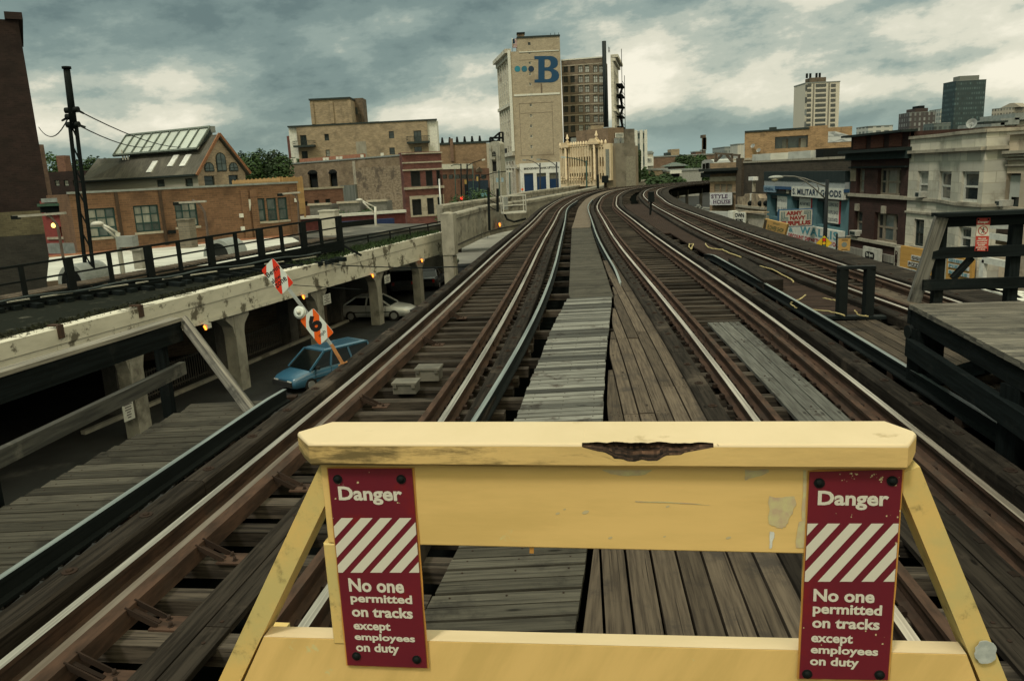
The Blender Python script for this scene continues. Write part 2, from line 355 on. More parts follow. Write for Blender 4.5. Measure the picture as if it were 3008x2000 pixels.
# --- ground
GZ = -5.7
g = MB(); g.quad((-3000, -300, GZ), (3000, -300, GZ), (3000, 6000, GZ), (-3000, 6000, GZ))
tag(g.build('ground', asphalt), kind='structure')
g = MB()
a_, b_, c_, d_ = Z(1420, 600, GZ), Z(1530, 590, GZ), Z(1470, 536, GZ), Z(1405, 538, GZ)
g.face([(-9, 76, GZ + .004), (14, 76, GZ + .004), (10, 250, GZ + .004), (-6, 420, GZ + .004), (-26, 420, GZ + .004), (-20, 200, GZ + .004), (-26, 120, GZ + .004)], 0, [(0, 0), (20, 0), (16, 170), (8, 340), (-12, 340), (-6, 120), (-12, 40)])
tag(g.build('street', pave), kind='structure')
g = MB(); g.box((-70, 71, GZ + .10), (130, 16, .2), m=0, t=.5)
tag(g.build('grass_bank', grass_m), kind='structure')

# --- tracks: surveyed rail lines
LINES = dict(
 L1=[(0, 1950), (835, 1300), (945, 1200), (1300, 889), (1486, 716), (1561, 655), (1598, 613), (1645, 585), (1700, 567), (1766, 555), (1859, 546), (1998, 536)],
 R1=[(1300, 1237), (1454, 967), (1579, 753), (1607, 692), (1626, 646), (1654, 604)],
 T1=[(1402, 1239), (1579, 925), (1635, 771), (1652, 697), (1659, 650), (1668, 608)],
 L2=[(2230, 1239), (2100, 1081), (2000, 941), (1873, 781), (1794, 683), (1770, 646), (1754, 613), (1749, 599)],
 R2=[(2677, 1250), (2100, 822), (2000, 746), (1952, 706), (1859, 648), (1826, 622), (1812, 606)],
 L3=[(2677, 918), (2455, 830), (2255, 752), (2100, 702), (1970, 632), (1924, 604), (1887, 585)],
 R3=[(2600, 819), (2459, 773), (2255, 697), (2100, 655), (2012, 620), (1961, 595), (1947, 578)])
GR = {k: np.array([Z(u, v)[:2] for u, v in l]) for k, l in LINES.items()}
def resample(P, ds):
    seg = np.hypot(*(P[1:] - P[:-1]).T); s_ = np.concatenate([[0], np.cumsum(seg)]); ss = np.arange(0, s_[-1], ds)
    return np.stack([np.interp(ss, s_, P[:, 0]), np.interp(ss, s_, P[:, 1])], 1)
ref = GR['L1']
d0 = (ref[2] - ref[0]) / np.linalg.norm(ref[2] - ref[0]); d0 = d0 * .6 + np.array([math.sin(R(8)), math.cos(R(8))]) * .4
d1 = np.array([math.sin(R(58)), math.cos(R(58))])
ref = np.vstack([ref[0] - d0 * 8, ref, ref[-1] + d1 * 45])
DS = .5
ref = resample(ref, DS)
def smooth(P, sig):
    n = int(sig * 3 / DS); k = np.exp(-.5 * (np.arange(-n, n + 1) * DS / sig) ** 2); k /= k.sum()
    a = np.vstack([2 * P[0] - P[n:0:-1], P, 2 * P[-1] - P[-2:-n - 2:-1]])
    return np.stack([np.convolve(a[:, i], k, 'valid') for i in (0, 1)], 1)
ref = resample(smooth(ref, 5.0), DS)
TG = np.gradient(ref, axis=0); TG /= np.linalg.norm(TG, axis=1)[:, None]
NR = np.stack([TG[:, 1], -TG[:, 0]], 1)
S = np.arange(len(ref)) * DS
def to_so(P):
    i = int(np.argmin(((ref - P) ** 2).sum(1))); d = np.array(P) - ref[i]
    return S[i] + d @ TG[i], d @ NR[i]
SY = lambda y: float(np.interp(y, ref[:, 1], S))
OFF = {'L1': np.zeros(len(S))}
FAR = dict(R1=1.5, T1=2.2, L2=4.05, R2=5.55, L3=8.0, R3=9.4)
for k in FAR:
    so_ = np.array([to_so(p) for p in GR[k] if p[1] < 62]); so_ = np.vstack([so_, [[SY(66), FAR[k]], [SY(72), FAR[k]]]])
    cf = np.polyfit(so_[:, 0] / 40, so_[:, 1], 3)
    sa, sb = so_[0, 0], SY(68); ss = np.clip(S, sa, sb); o = np.polyval(cf, ss / 40)
    dv = (np.polyval(cf, (sa + 1) / 40) - np.polyval(cf, sa / 40)); o = o + np.where(S < sa, (S - sa) * dv, 0)
    OFF[k] = smooth(np.stack([S, o], 1), 2.5)[:, 1]
def pt(s_, o_, z=0.0):
    i = min(max(s_ / DS, 0), len(S) - 1.001); j = int(i); f_ = i - j
    p = ref[j] * (1 - f_) + ref[j + 1] * f_; n_ = NR[j] * (1 - f_) + NR[j + 1] * f_
    return Vector((p[0] + n_[0] * o_, p[1] + n_[1] * o_, z))
def offv(k, s_): return float(np.interp(s_, S, OFF[k]))
def path(k, d=0.0, z=0.0, s0=0, s1=None, step=1.0):
    s1 = S[-1] if s1 is None else s1; ss = np.arange(s0, s1 + 1e-6, step)
    return [pt(x, offv(k, x) + d, z) for x in ss]
S_END = float(S[-1]) - 6
RAIL = [(-.036, 0), (.036, 0), (.034, -.035), (.012, -.05), (.012, -.13), (.07, -.15), (.07, -.165), (-.07, -.165), (-.07, -.15), (-.012, -.13), (-.012, -.05), (-.034, -.035)]
def rail_sweep(mb, k, d, s0, s1, shiny=True, dz=0.0, clips=True, step=1.0):
    P = path(k, d, dz, s0, s1, step)
    mb.sweep(RAIL, P, mats=[0 if shiny else 1] + [1] * 11)
    if clips:
        x = s0
        while x < min(s1, 45):
            for sg in (-1, 1):
                p = pt(x + (.06 * sg), offv(k, x) + d + sg * .095, dz - .15); mb.box(p, (.05, .07, .05), m=2, t=random.random() * .5)
            x += .48
    x = s0 + 4.0
    while x < min(s1, 60):
        a, b = pt(x, offv(k, x) + d, dz - .088), pt(x + .75, offv(k, x + .75) + d, dz - .088); mb.bar(a, b, .06, .07, m=1, t=.8)
        x += 11.9
STEEL3 = [steel, rust, rust_dark, M('lit_angle_top', (.20, .17, .135), (.10, .075, .055), (.5, 9), rough=.5, metal=.3)]  # tan top of the left angle guard has its lit edge in the colour
def tie_prof(mb, a, b, w_=.17, h_=.13, t=None): mb.bar(a, b, w_, h_, m=0, t=t)
track_specs = [('L1', 'R1', 'railway track furthest left, curving away with brackets along its left rail', -.52, 1.15),
               ('L2', 'R2', 'middle railway track with red-brown guard rails, right of the plank walkway', -1.15, 1.15),
               ('L3', 'R3', 'railway track furthest right, beside the street of shops', -.6, .62)]
guards = {'L1': .27, 'R1': -.24, 'L2': .24, 'R2': -.26, 'L3': .22, 'R3': -.22}
tracks = []
for lk, rk, lab, el, er in track_specs:
    s_first = 1.0 if lk != 'L3' else 6.0
    T_ = thing('railway_track', lab, 'railway track', pt(SY(8), (offv(lk, SY(8)) + offv(rk, SY(8))) / 2, -.37), 'elevated railway tracks'); tracks.append(T_)
    for k in (lk, rk):
        mb = MB(); rail_sweep(mb, k, 0, s_first, S_END); mb.build('running_rail', STEEL3, T_)
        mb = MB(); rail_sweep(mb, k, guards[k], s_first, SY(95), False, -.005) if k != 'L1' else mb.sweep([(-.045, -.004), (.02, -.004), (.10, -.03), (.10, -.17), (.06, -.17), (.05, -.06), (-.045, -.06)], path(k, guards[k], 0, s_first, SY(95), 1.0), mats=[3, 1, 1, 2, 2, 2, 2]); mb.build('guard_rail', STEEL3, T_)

    for k, d, wd, z1 in ((lk, -.36 if lk != 'L2' else -.37, .24, -.0), (rk, .36, .24, -.0)):
        mb = MB(); x = s_first
        while x < S_END - 8:
            x2 = x + (4.9 if x < 60 else 9.0)
            prof = [(-wd / 2, -.17), (-wd / 2, z1 - .02), (-wd / 2 + .02, z1), (wd / 2 - .02, z1), (wd / 2, z1 - .02), (wd / 2, -.17)]
            mb.sweep(prof, [pt(y, offv(k, y) + d, 0) for y in np.linspace(x, x2 - .015, 6)], t=random.random())
            if x < 40:
                y = x + .3
                while y < x2:
                    p = pt(y, offv(k, y) + d, z1); mb.cyl(p, p + VZ(.022), .032, .024, 8, m=1); mb.cyl(p, p + VZ(.008), .055, n=10, m=1); y += .96
            x = x2
        mb.build('guard_timber', [guard_m, rust_dark], T_)

    x = s_first; n = 0; far = MB(); sp = .54
    while x < S_END - 8:
        o0, o1 = offv(lk, x) + el, offv(rk, x) + er
        if n % 4 and lk != 'L3': o0, o1 = offv(lk, x) - .58, offv(rk, x) + .60
        a = pt(x, o0 - (random.random() * .12), -.235); b = pt(x, o1 + random.random() * .12, -.235)
        if n < 96:
            mb = MB(); tie_prof(mb, a, b); mb.build('tie', tie_m, T_)
        else: tie_prof(far, a, b, t=random.random())
        x += sp if x < 60 else .6; n += 1
    far.build('tie', tie_m, T_, kind='stuff')
# third (contact) rails with chairs
THIRD = [(-.03, .08), (.03, .08), (.03, .045), (.014, .035), (.014, -.06), (.065, -.075), (.065, -.10), (-.065, -.10), (-.065, -.075), (-.014, -.06), (-.014, .035), (-.03, .045)]
def third(T_, k, d, s0, s1, ramp0=0, ramp1=0, dz=0.0):
    mb = MB(); ss = np.arange(s0, s1, .5); P = []
    for x in ss:
        dz_ = 0
        if ramp0 and x < s0 + ramp0: dz_ -= .17 * (1 - (x - s0) / ramp0) ** 1.5
        if ramp1 and x > s1 - ramp1: dz_ -= (.05 if dz else .17) * (1 - (s1 - x) / ramp1) ** 1.5
        P.append(pt(x, offv(k, x) + d, dz + dz_))
    mb.sweep(THIRD, P, mats=[0] + [1] * 11)
    x = s0 + .4
    while x < min(s1, 60):
        p = pt(x, offv(k, x) + d, dz - .14); mb.box(p, (.14, .14, .08), m=2, t=.3); x += 1.9
    return mb.build('contact_rail', [third_top, third_side, rust_dark], T_)
third(tracks[0], 'T1', 0, 1, SY(70))
third(tracks[0], 'L1', -.80, 0.5, to_so(Z(925, 1112, .03)[:2])[0], 0, 1.2, -.055)
s_l2 = to_so(Z(1845, 823, .05)[:2])[0]
third(tracks[1], 'L2', -.66, s_l2, SY(72), 2.4)
third(tracks[1], 'R2', .76, 1.0, to_so(Z(2046, 735, .05)[:2])[0], 0, 2.0)
# rail braces along the inside of the first track
n = 0
for u, v in ((1090, 1192), (868, 1432), (672, 1640), (1290, 1012), (480, 1830), (1325, 935), (240, 1990)):
    s_, o_ = to_so(Z(u, v, -.16)[:2]); mb = MB()
    o_ = .62
    c = pt(s_, o_, -.162); i_ = min(int(s_ / DS), len(S) - 1); nx = Vector((*NR[i_], 0)); tx = Vector((*TG[i_], 0)); uz = VZ(1)
    mb.box(c, (.2, .17, .014), (nx, tx, uz), 0, .6)
    for a, b in ((-.02, .04), (.04, -.04)):
        p = c + nx * a + tx * b; mb.cyl(p, p + uz * .04, .013, n=7, m=1); mb.cyl(p, p + uz * .012, .022, n=6, m=1)
    mb.bar(c - nx * .05 + tx * .055 + uz * .015, c - nx * .27 + tx * .055 + uz * .13, .010, .04, (0, 0, 1), 1)
    mb.bar(c - nx * .05 - tx * .055 + uz * .015, c - nx * .27 - tx * .055 + uz * .13, .010, .04, (0, 0, 1), 1)
    mb.bar(c - nx * .06 + uz * .01, c - nx * .28 + uz * .115, .03, .008, (0, 0, 1), 1, .3)
    mb.build('rail_brace', [rust, rust_dark], tracks[0])
# stringers, columns and a black sheet put in for the dark under the ties
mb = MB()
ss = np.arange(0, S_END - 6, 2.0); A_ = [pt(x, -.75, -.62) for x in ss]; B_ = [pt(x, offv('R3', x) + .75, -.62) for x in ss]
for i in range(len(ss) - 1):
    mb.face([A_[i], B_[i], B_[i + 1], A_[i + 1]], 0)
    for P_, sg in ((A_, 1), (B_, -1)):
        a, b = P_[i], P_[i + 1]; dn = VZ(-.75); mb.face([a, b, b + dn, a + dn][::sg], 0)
vd = thing('elevated_railway_structure', 'stringers and columns carrying the railway tracks, with an added black sheet for shade below', 'viaduct', (3, 10, GZ))
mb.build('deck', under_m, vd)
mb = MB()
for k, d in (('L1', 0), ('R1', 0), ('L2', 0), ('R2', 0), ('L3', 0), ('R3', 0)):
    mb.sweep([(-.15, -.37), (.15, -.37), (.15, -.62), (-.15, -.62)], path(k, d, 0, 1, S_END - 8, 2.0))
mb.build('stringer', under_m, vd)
for x in np.arange(SY(70), S_END - 8, 6.0):
    mb = MB(); p = pt(x, offv('R3', x) + .55, GZ); mb.bar(p, p + VZ(5.0), .35, .35, (0, 1, 0)); p2 = p + VZ(4.2)
    mb.build('column', conc_dk, vd)
# --- plank decks
def bw_edges():
    Lp = [(1254, 1787), (1351, 1598), (1512, 1237), (1579, 1069), (1621, 967), (1670, 869)]
    Rp = [(1684, 1889), (1725, 1608), (1768, 1237), (1780, 1032), (1798, 869)]
    Lf = [(1671, 866), (1675, 781), (1680, 669)]; Rf = [(1799, 866), (1782, 809), (1747, 706), (1735, 667)]
    z = -.06
    f_ = lambda P: np.array([Z(u, v, z)[:2] for u, v in P])
    return f_(Lp), f_(Rp), f_(Lf), f_(Rf)
Lp, Rp, Lf, Rf = bw_edges()
def ex(P):
    d = (P[0] - P[1]) / abs(P[0][1] - P[1][1]); return np.vstack([P[0] + d * 2.6, P])
Lp, Rp = ex(Lp), ex(Rp)
xl = lambda y: float(np.interp(y, Lp[:, 1], Lp[:, 0])); xr = lambda y: float(np.interp(y, Rp[:, 1], Rp[:, 0]))
xlf = lambda y: float(np.interp(y, Lf[:, 1], Lf[:, 0])); xrf = lambda y: float(np.interp(y, Rf[:, 1], Rf[:, 0]))
bw = thing('boardwalk', 'walkway of crosswise weathered planks between the first two tracks, behind the yellow barricade', 'walkway', (.6, 8, -.17))
mb = MB(); y = 2.9; yj = min(Lp[-1][1], Rp[-1][1])
while y < yj:
    wd = .165; pale = y > 6.6
    a = Vector((xl(y) - (rnu(-.008, .016) if pale else rnu(-.004, .008)), y, -.085)); b = Vector((xr(y) + (rnu(-.006, .010) if pale else rnu(-.004, .004)), y + rnu(-.004, .004), -.085))
    if pale: tt = random.choice((rnu(.35, .95), rnu(.0, .28)))
    else: tt = rnu(.15, .7)
    g_ = rnu(.02, .03); j0, j1 = a.x - xl(y), b.x - xr(y); y0_, y1_ = y - wd / 2 + g_ / 2, y + wd / 2 - g_ / 2; z0_ = -.06 + rnu(-.004, .004)
    top = [(xl(y0_) + j0, y0_), (xr(y0_) + j1, y0_), (xr(y1_) + j1, y1_), (xl(y1_) + j0, y1_)]; o_ = random.random() * 30; mm = 0 if pale else 1
    mb.face([(x, yy, z0_) for x, yy in top], mm, [(x + o_, yy + o_) for x, yy in top], tt)
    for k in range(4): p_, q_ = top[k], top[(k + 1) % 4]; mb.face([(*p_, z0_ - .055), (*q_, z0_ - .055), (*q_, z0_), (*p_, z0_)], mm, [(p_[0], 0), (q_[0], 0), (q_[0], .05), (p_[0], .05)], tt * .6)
    if y < 14:
        for f_ in (.12, .5, .88):
            p = a.lerp(b, f_); mb.cyl(p + Vector((.01, .03, .024)), p + Vector((.01, .03, .027)), .008, n=6, m=2)
    y += wd
mb.build('near_planks', [plank_pale, plank_grey, rust_dark], bw)
mb = MB(); yend = min(Lf[-1][1], Rf[-1][1])
while y < yend:
    mb.bar((xlf(y), y, -.085), (xrf(y), y, -.085), .17, .05, m=0, t=rnu(.25, .65)); y += .185
mb.build('far_planks', [plank_grey], bw)
for xx, nm in ((.12, 'bearer'), (.9, 'bearer')):
    mb = MB(); P_ = [Vector((xl(t_) * (1 - xx) + xr(t_) * xx, t_, -.2)) for t_ in np.arange(3, yj, 1.0)]; mb.sweep([(-.06, -.1), (.06, -.1), (.06, .09), (-.06, .09)], P_); mb.build(nm, timber_dk, bw)
ribm = M('ribbed_walkway', (.185, .15, .112), (.12, .098, .075), rough=.8, tv=.2)
rb = thing('ribbed_walkway', 'far tan ribbed walkway that curves away beyond the wooden boardwalk', 'walkway', (3.4, 40, -.17))
mb = MB(); s0 = SY(yend); sE = SY(118); oL0, oL1 = to_so((xlf(yend), yend))[1], to_so((xrf(yend), yend))[1]; oLm, oRm = 2.55, 3.35
P_ = np.arange(s0 + .1, sE, .23)
for x in P_:
    f_ = min(1, (x - s0) / 30); f_ = f_ * f_ * (3 - 2 * f_); mb.bar(pt(x, oL0 * (1 - f_) + oLm * f_, -.07), pt(x, oL1 * (1 - f_) + oRm * f_, -.07), .12, .06, t=random.random() * .4 + .3)
mb.build('ribs', ribm, rb)
# lengthwise planks right of the boardwalk
ld = thing('plank_deck', 'deck of long lengthwise planks beside the left guard timber of the middle track', 'deck', (1.5, 7, -.17))
mb = MB()
x1 = lambda k, y: pt(SY(y), 0)[0]
def l2x(y):
    s_ = SY(y); p = pt(s_, offv('L2', s_))
    return p.x + (y - p.y) * (TG[int(s_ / DS)][0] / TG[int(s_ / DS)][1])
for k in range(14):
    lo = .515 + .183 * k; y = 2.9 + (.0 if k % 2 else .0)
    cuts = [2.9, 5.42, 8.55, 12.6, 17.2, 21.9] if k > 1 else [2.9, 5.42, 9.6, 13.1, 17.6, 24.0]
    for c0, c1 in zip(cuts[:-1], cuts[1:]):
        ys = np.linspace(c0, c1 - .012, 9); wd = .168; tt = rnu(.2, .75); run = []
        for yy in ys:
            xa = l2x(yy) - lo - wd; xb = xa + wd - .004; lim = xr(yy) + .05 if yy < yj else xrf(min(yy, yend)) + .05
            if xb - max(xa, lim) > .03: run.append((max(xa, lim), xb, yy))
        if len(run) < 2: continue
        jz = rnu(-.006, .006); t0 = -.06 + jz; o_ = random.random() * 30
        for (a0, b0, y0), (a1, b1, y1) in zip(run[:-1], run[1:]):
            mb.face([(a0, y0, t0), (b0, y0, t0), (b1, y1, t0), (a1, y1, t0)], 0, [(y0 + o_, o_), (y0 + o_, o_ + b0 - a0), (y1 + o_, o_ + b1 - a1), (y1 + o_, o_)], tt)
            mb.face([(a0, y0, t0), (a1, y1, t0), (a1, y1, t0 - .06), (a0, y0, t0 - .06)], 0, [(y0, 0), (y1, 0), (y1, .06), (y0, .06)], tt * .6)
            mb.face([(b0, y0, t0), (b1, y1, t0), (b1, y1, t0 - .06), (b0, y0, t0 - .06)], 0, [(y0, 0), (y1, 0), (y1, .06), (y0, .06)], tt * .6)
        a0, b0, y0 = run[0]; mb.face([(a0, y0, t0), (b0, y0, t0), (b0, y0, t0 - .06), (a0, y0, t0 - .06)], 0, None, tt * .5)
        for (ax_, bx_, yy) in (run[0], run[-1]):
            for f_ in (.25, .75):
                p = Vector((ax_ + (bx_ - ax_) * f_, yy + (.07 if yy == y0 else -.07), t0)); mb.cyl(p, p + VZ(.003), .008, n=6, m=1)
mb.build('planks', [plank_m, rust_dark], ld)
# strips of planks inside tracks
def strip(lab, k, d0, n, wd, s0, s1, mat, z=-.135, seg=3.7, nm='plank_strip', tv=(.3, .8)):
    T_ = thing(nm, lab, 'planks', pt(s0, offv(k, s0) + d0, -.17)); mb = MB()
    for i in range(n):
        x = s0 + rnu(0, .05) - (seg * .37 if i % 2 else 0)
        while x < s1:
            xa, xb = max(x, s0 + rnu(0, .06)), min(x + seg, s1)
            if xb - xa > .1:
                P_ = [pt(y, offv(k, y) + d0 + i * wd, z) for y in np.linspace(xa, xb - .01, 6)]; mb.sweep([(-wd / 2 + .007, -.045), (-wd / 2 + .007, 0), (wd / 2 - .007, 0), (wd / 2 - .007, -.045)], P_, t=rnu(*tv))
                for e_ in (P_[0], P_[-1]):
                    p = e_.lerp(P_[2], .06); mb.cyl(p, p + VZ(.006), .014, n=6, m=1)
            x += seg
    mb.build('planks', [mat, rust_dark], T_); return T_
sA = to_so(Z(2085, 946, -.13)[:2])[0]
sN = SY(7.0)
strip('three pale grey planks lying lengthwise inside the middle track', 'L2', .63, 3, .19, sN + .05, sA, plank_pale, tv=(.15, .36))
strip('dark lengthwise planks inside the middle track, half hidden by the right barricade leg', 'L2', .63, 3, .19, 1.5, sN, guard_m, tv=(.4, .8))
sB = to_so(Z(880, 1475, -.13)[:2])[0]
strip('two dark planks lying lengthwise inside the left track at the bottom', 'L1', .82, 2, .185, .5, sB + .3, guard_m, tv=(.55, .9), seg=5)
sC = to_so(Z(2520, 845, -.13)[:2])[0]
strip('weathered grey planks laid between the rails of the right hand track', 'L3', .32, 5, .19, 7, sC, plank_m, tv=(.5, .8))
# right walkway between the middle and right tracks: lengthwise planks near, crosswise red-brown further on
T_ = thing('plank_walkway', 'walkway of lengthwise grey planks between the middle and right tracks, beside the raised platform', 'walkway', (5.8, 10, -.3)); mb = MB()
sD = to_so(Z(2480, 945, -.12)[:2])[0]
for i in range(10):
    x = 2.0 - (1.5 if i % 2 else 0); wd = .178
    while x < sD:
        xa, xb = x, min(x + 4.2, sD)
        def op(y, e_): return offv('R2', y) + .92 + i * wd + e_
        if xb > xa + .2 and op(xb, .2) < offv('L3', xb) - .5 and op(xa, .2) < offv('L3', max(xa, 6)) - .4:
            P_ = [pt(y, op(y, wd / 2), -.10) for y in np.linspace(xa, xb - .012, 6)]; mb.sweep([(-wd / 2 + .008, -.05), (-wd / 2 + .008, 0), (wd / 2 - .008, 0), (wd / 2 - .008, -.05)], P_, t=rnu(0, .5))  # low tint puts the raised platform's shadow into the plank colour
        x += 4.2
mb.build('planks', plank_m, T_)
T_ = thing('plank_walkway', 'walkway of crosswise dark red-brown planks between the middle and right tracks, under the yellow cords', 'walkway', (6.5, 18, -.3)); mb = MB()
x = sD + .35
while x < SY(62):
    o0 = offv('R2', x) + (.9 if x < SY(34) else .62); o1 = offv('L3', x) - .52
    if o1 - o0 > .2: mb.bar(pt(x, o0, -.12), pt(x, o1, -.12), .155, .05, t=rnu(.2, .8))
    x += .172
mb.build('planks', plank_red, T_)
T_ = thing('edge_walkway', 'narrow dark plank walkway along the outer edge of the right track', 'walkway', (10, 25, -.3)); mb = MB(); x = 8.0
while x < S_END - 10:
    mb.bar(pt(x, offv('R3', x) + .56, -.09), pt(x, offv('R3', x) + 1.25, -.09), .24, .05, t=random.random()); x += .26
mb.build('planks', guard_m, T_)
# left walkway
T_ = thing('walkway', 'left edge walkway of wide crosswise planks outside the contact rail', 'walkway', (-4, 8, -.3)); mb = MB()
z = -.2; eo = [Z(0, 1490, z), Z(570, 1185, z)]; y = 2.2
dx = (eo[1].x - eo[0].x) / (eo[1].y - eo[0].y)
while y < eo[1].y:
    s_ = SY(y); xi = pt(s_, -.92).x + .05; xo = eo[0].x + (y - eo[0].y) * dx
    mb.bar((xo + rnu(-.03, .03), y + .02, z - .025), (xi, y, z - .025 + rnu(-.004, .004)), .186, .05, t=rnu(0, .6))
    for f_ in (.1, .55, .9):
        p = Vector((xo + (xi - xo) * f_, y + rnu(-.05, .05), z)); mb.cyl(p, p + VZ(.003), .009, n=6, m=1)
    y += .207
mb.build('planks', [plank_grey, rust_dark], T_)
mb = MB(); mb.bar((eo[0].x + (2 - eo[0].y) * dx + .15, 2, z - .16), (eo[1].x + .12, eo[1].y, z - .16), .12, .2); mb.bar((-3.55, 2, z - .16), (-3.45, eo[1].y, z - .16), .1, .2); mb.build('bearer', timber_dk, T_)
# --- left timber railing
T_ = thing('timber_railing', 'grey weathered timber railing with a long top beam and slanted brace at left', 'railing', (-4.7, 10, -.3))
te = Z(532, 932, .88); tn = Z(0, 1093, .88); d = (tn - te).normalized()
mb = MB(); P0, P1 = te, te + d * 9.0; side = Vector((-d.y, d.x, 0)).normalized()
if side.x > 0: side = -side
mb.bar(P0 + side * .09 + VZ(-.03), P1 + side * .09 + VZ(-.03), .2, .05, t=.6); mb.build('top_cap', timber_worn, T_)
mb = MB(); mb.bar(P0 + VZ(-.20) + side * .06, P1 + VZ(-.20) + side * .06, .1, .29, t=.2); mb.build('top_beam', timber_dk, T_)
me_ = Z(545, 1062, .27); mn = Z(0, 1322, .27); dm = (mn - me_).normalized()
mb = MB(); mb.bar(me_ + VZ(-.09) + side * .05, me_ + dm * 8 + VZ(-.09) + side * .05, .09, .18, t=.7); mb.build('middle_beam', M('beam_timber', (.052, .052, .046), (.022, .023, .021), (1.2, 20), rough=.85, dirt=(.09, .088, .075), ds=1.7, dr=(.55, .7), tv=.3, bump=.4), T_)
for f_ in (.35, 3.4, 6.2):
    mb = MB(); p = P0 + d * f_ + side * .15; mb.bar(Vector((p.x, p.y, -1.3)), Vector((p.x, p.y, .80)), .14, .14, (0, 1, 0), t=.1); mb.build('post', timber_dk, T_)
ft = Z(735, 1205, -.19)
mb = MB(); a = te + Vector((-.03, .1, -.05)); mb.bar(a, ft, .15, .055, (0, -1, .4), t=.6); n_ = Vector((.1, -.08, .05)); mb.bar(a + n_ * .6, ft + n_ * .6, .045, .06, (0, -1, .4), m=1, t=.8); mb.build('brace', [timber_gray, timber_worn], T_)
# --- black hurdle between the tracks
T_ = thing('bumper_frame', 'black steel frame of two posts and a crossbar standing on the walkway between tracks', 'frame', Z(2510, 930, -.1))
for u in (2470, 2548):
    b0 = Z(u, 930, -.08); mb = MB(); mb.bar(b0, b0 + VZ(.86), .15, .15, (0, 1, 0), t=.5); mb.build('post', black_m, T_)
a, b = Z(2470, 930, -.08), Z(2548, 930, -.08); dd = (b - a).normalized()
mb = MB(); mb.bar(a - dd * .09 + VZ(.88), b + dd * .09 + VZ(.88), .16, .05); mb.build('crossbar', black_m, T_)
mb = MB(); mb.bar(a - dd * .3 + Vector((0, -.03, 0)), b + dd * .28 + Vector((0, -.03, 0)), .2, .05); mb.build('base', black_m, T_)
# beam lying on the walkway
a, b = Z(2172, 772, .05), Z(2272, 835, .05); T_ = MB(); T_.bar(a + Vector((0, .3, -.03)), b + VZ(-.03), .42, .26, t=.25)
o = T_.build('timber_block', guard_m); tag(o, 'heavy dark timber beam lying on the red-brown walkway between tracks', 'timber beam')
yel = M('yellow_cord', (.46, .385, .19), (.27, .22, .10), (9, 9), rough=.7, tv=.2)
def cord(lab, pix, r=.022, z=-.04):
    mb = MB(); P_ = [Z(u, v, z + dz) for u, v, dz in pix]; Q = []
    for i in range(len(P_) - 1):
        for k in range(4): Q.append(P_[i].lerp(P_[i + 1], k / 4) + Vector((rnu(-.012, .012), rnu(-.02, .02), rnu(0, .012))))
    Q.append(P_[-1]); mb.tube(Q, r * .72, 6); tag(mb.build('yellow_cord', yel), lab, 'cord', 'loose yellow cords')
J = lambda x, y, dz=0: (*q('j', x, y), dz)
cord('frayed yellow cord nearest the black frame, bent in a sharp elbow', [J(958, 568, .16), J(905, 605, .12), J(835, 635, .02), J(880, 665), J(1000, 680), J(1130, 692, .05), J(1258, 725, .03)], .019)
cord('yellow cord beside the heavy timber beam', [J(610, 345), J(660, 362), J(700, 372), J(780, 412), J(850, 448), J(862, 468)], .022)
cord('furthest yellow cord, lying in a bent line behind the timber beam', [J(188, 172), J(205, 200), J(240, 212), J(320, 220), J(380, 250), J(462, 276)], .028)
cord('short yellow cord looped around a guard timber near the contact rail end', [J(66, 175, .1), J(62, 195, .08), J(80, 222, .0), J(95, 175, .12), J(66, 177, .1)], .026)
cord('short yellow cord tied at the foot of the right post of the black frame', [J(1338, 686, .1), J(1360, 720, .02), J(1400, 728, .04), J(1440, 730, .04)], .018)
cord('thin pale yellow cord on the planks left of the black frame', [J(1090, 592), J(1140, 600), J(1195, 612)], .016)
# grey boxes in the left track
gbox = M('weathered_box', (.13, .122, .10), (.07, .066, .055), (2, 2), rough=.8, tv=.15)
def jbox(lab, p, sx_, sy_, sz_):
    T_ = thing('junction_box', lab, 'junction box', p, 'junction boxes in the left track'); s_ = to_so((p.x, p.y))[0]; i_ = int(s_ / DS); t_ = Vector((*TG[i_], 0)); n_ = Vector((*NR[i_], 0)); uz = VZ(1)
    mb = MB(); mb.box(p + uz * sz_ / 2, (sx_, sy_, sz_), (n_, t_, uz), t=.4); mb.build('body', gbox, T_)
    mb = MB(); mb.box(p + uz * (sz_ + .014), (sx_ + .03, sy_ + .03, .028), (n_, t_, uz), t=.8)
    for a in (-.4, .4): mb.box(p + uz * (sz_ - .02) + n_ * sx_ * a - t_ * (sy_ / 2 + .01), (.05, .02, .05), (n_, t_, uz), t=.1)
    mb.build('lid', gbox, T_)
jbox('grey metal junction box with two bands between the rails, further one', Z(1262, 1112, -.17), .34, .28, .16)
jbox('grey metal junction box with a flat lid between the rails, nearer one', Z(1195, 1150, -.17), .32, .24, .13)
# --- yellow barricade with two danger signs
yel_p = M('yellow_paint', (.675, .465, .175), (.57, .395, .14), (1.5, 8), (.36, .68), .55, dirt=(.56, .50, .24), ds=3.1, dr=(.63, .66), tv=0, bump=.12, spec=.35)
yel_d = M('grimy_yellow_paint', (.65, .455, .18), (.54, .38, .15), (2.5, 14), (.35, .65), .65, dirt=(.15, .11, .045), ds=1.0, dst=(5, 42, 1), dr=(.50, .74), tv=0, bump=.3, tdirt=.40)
yel_l = M('worn_yellow_paint', (.62, .43, .15), (.50, .41, .165), (3, 3), (.4, .6), .6, dirt=(.16, .125, .05), ds=7, dr=(.54, .70), tv=0, bump=.25)
yel_t = M('sun_faded_yellow_paint', (.62, .505, .325), (.55, .445, .27), (2, 9), (.3, .7), .55, dirt=(.40, .31, .17), ds=6, dr=(.62, .72), tv=0, bump=.15, spec=.35)
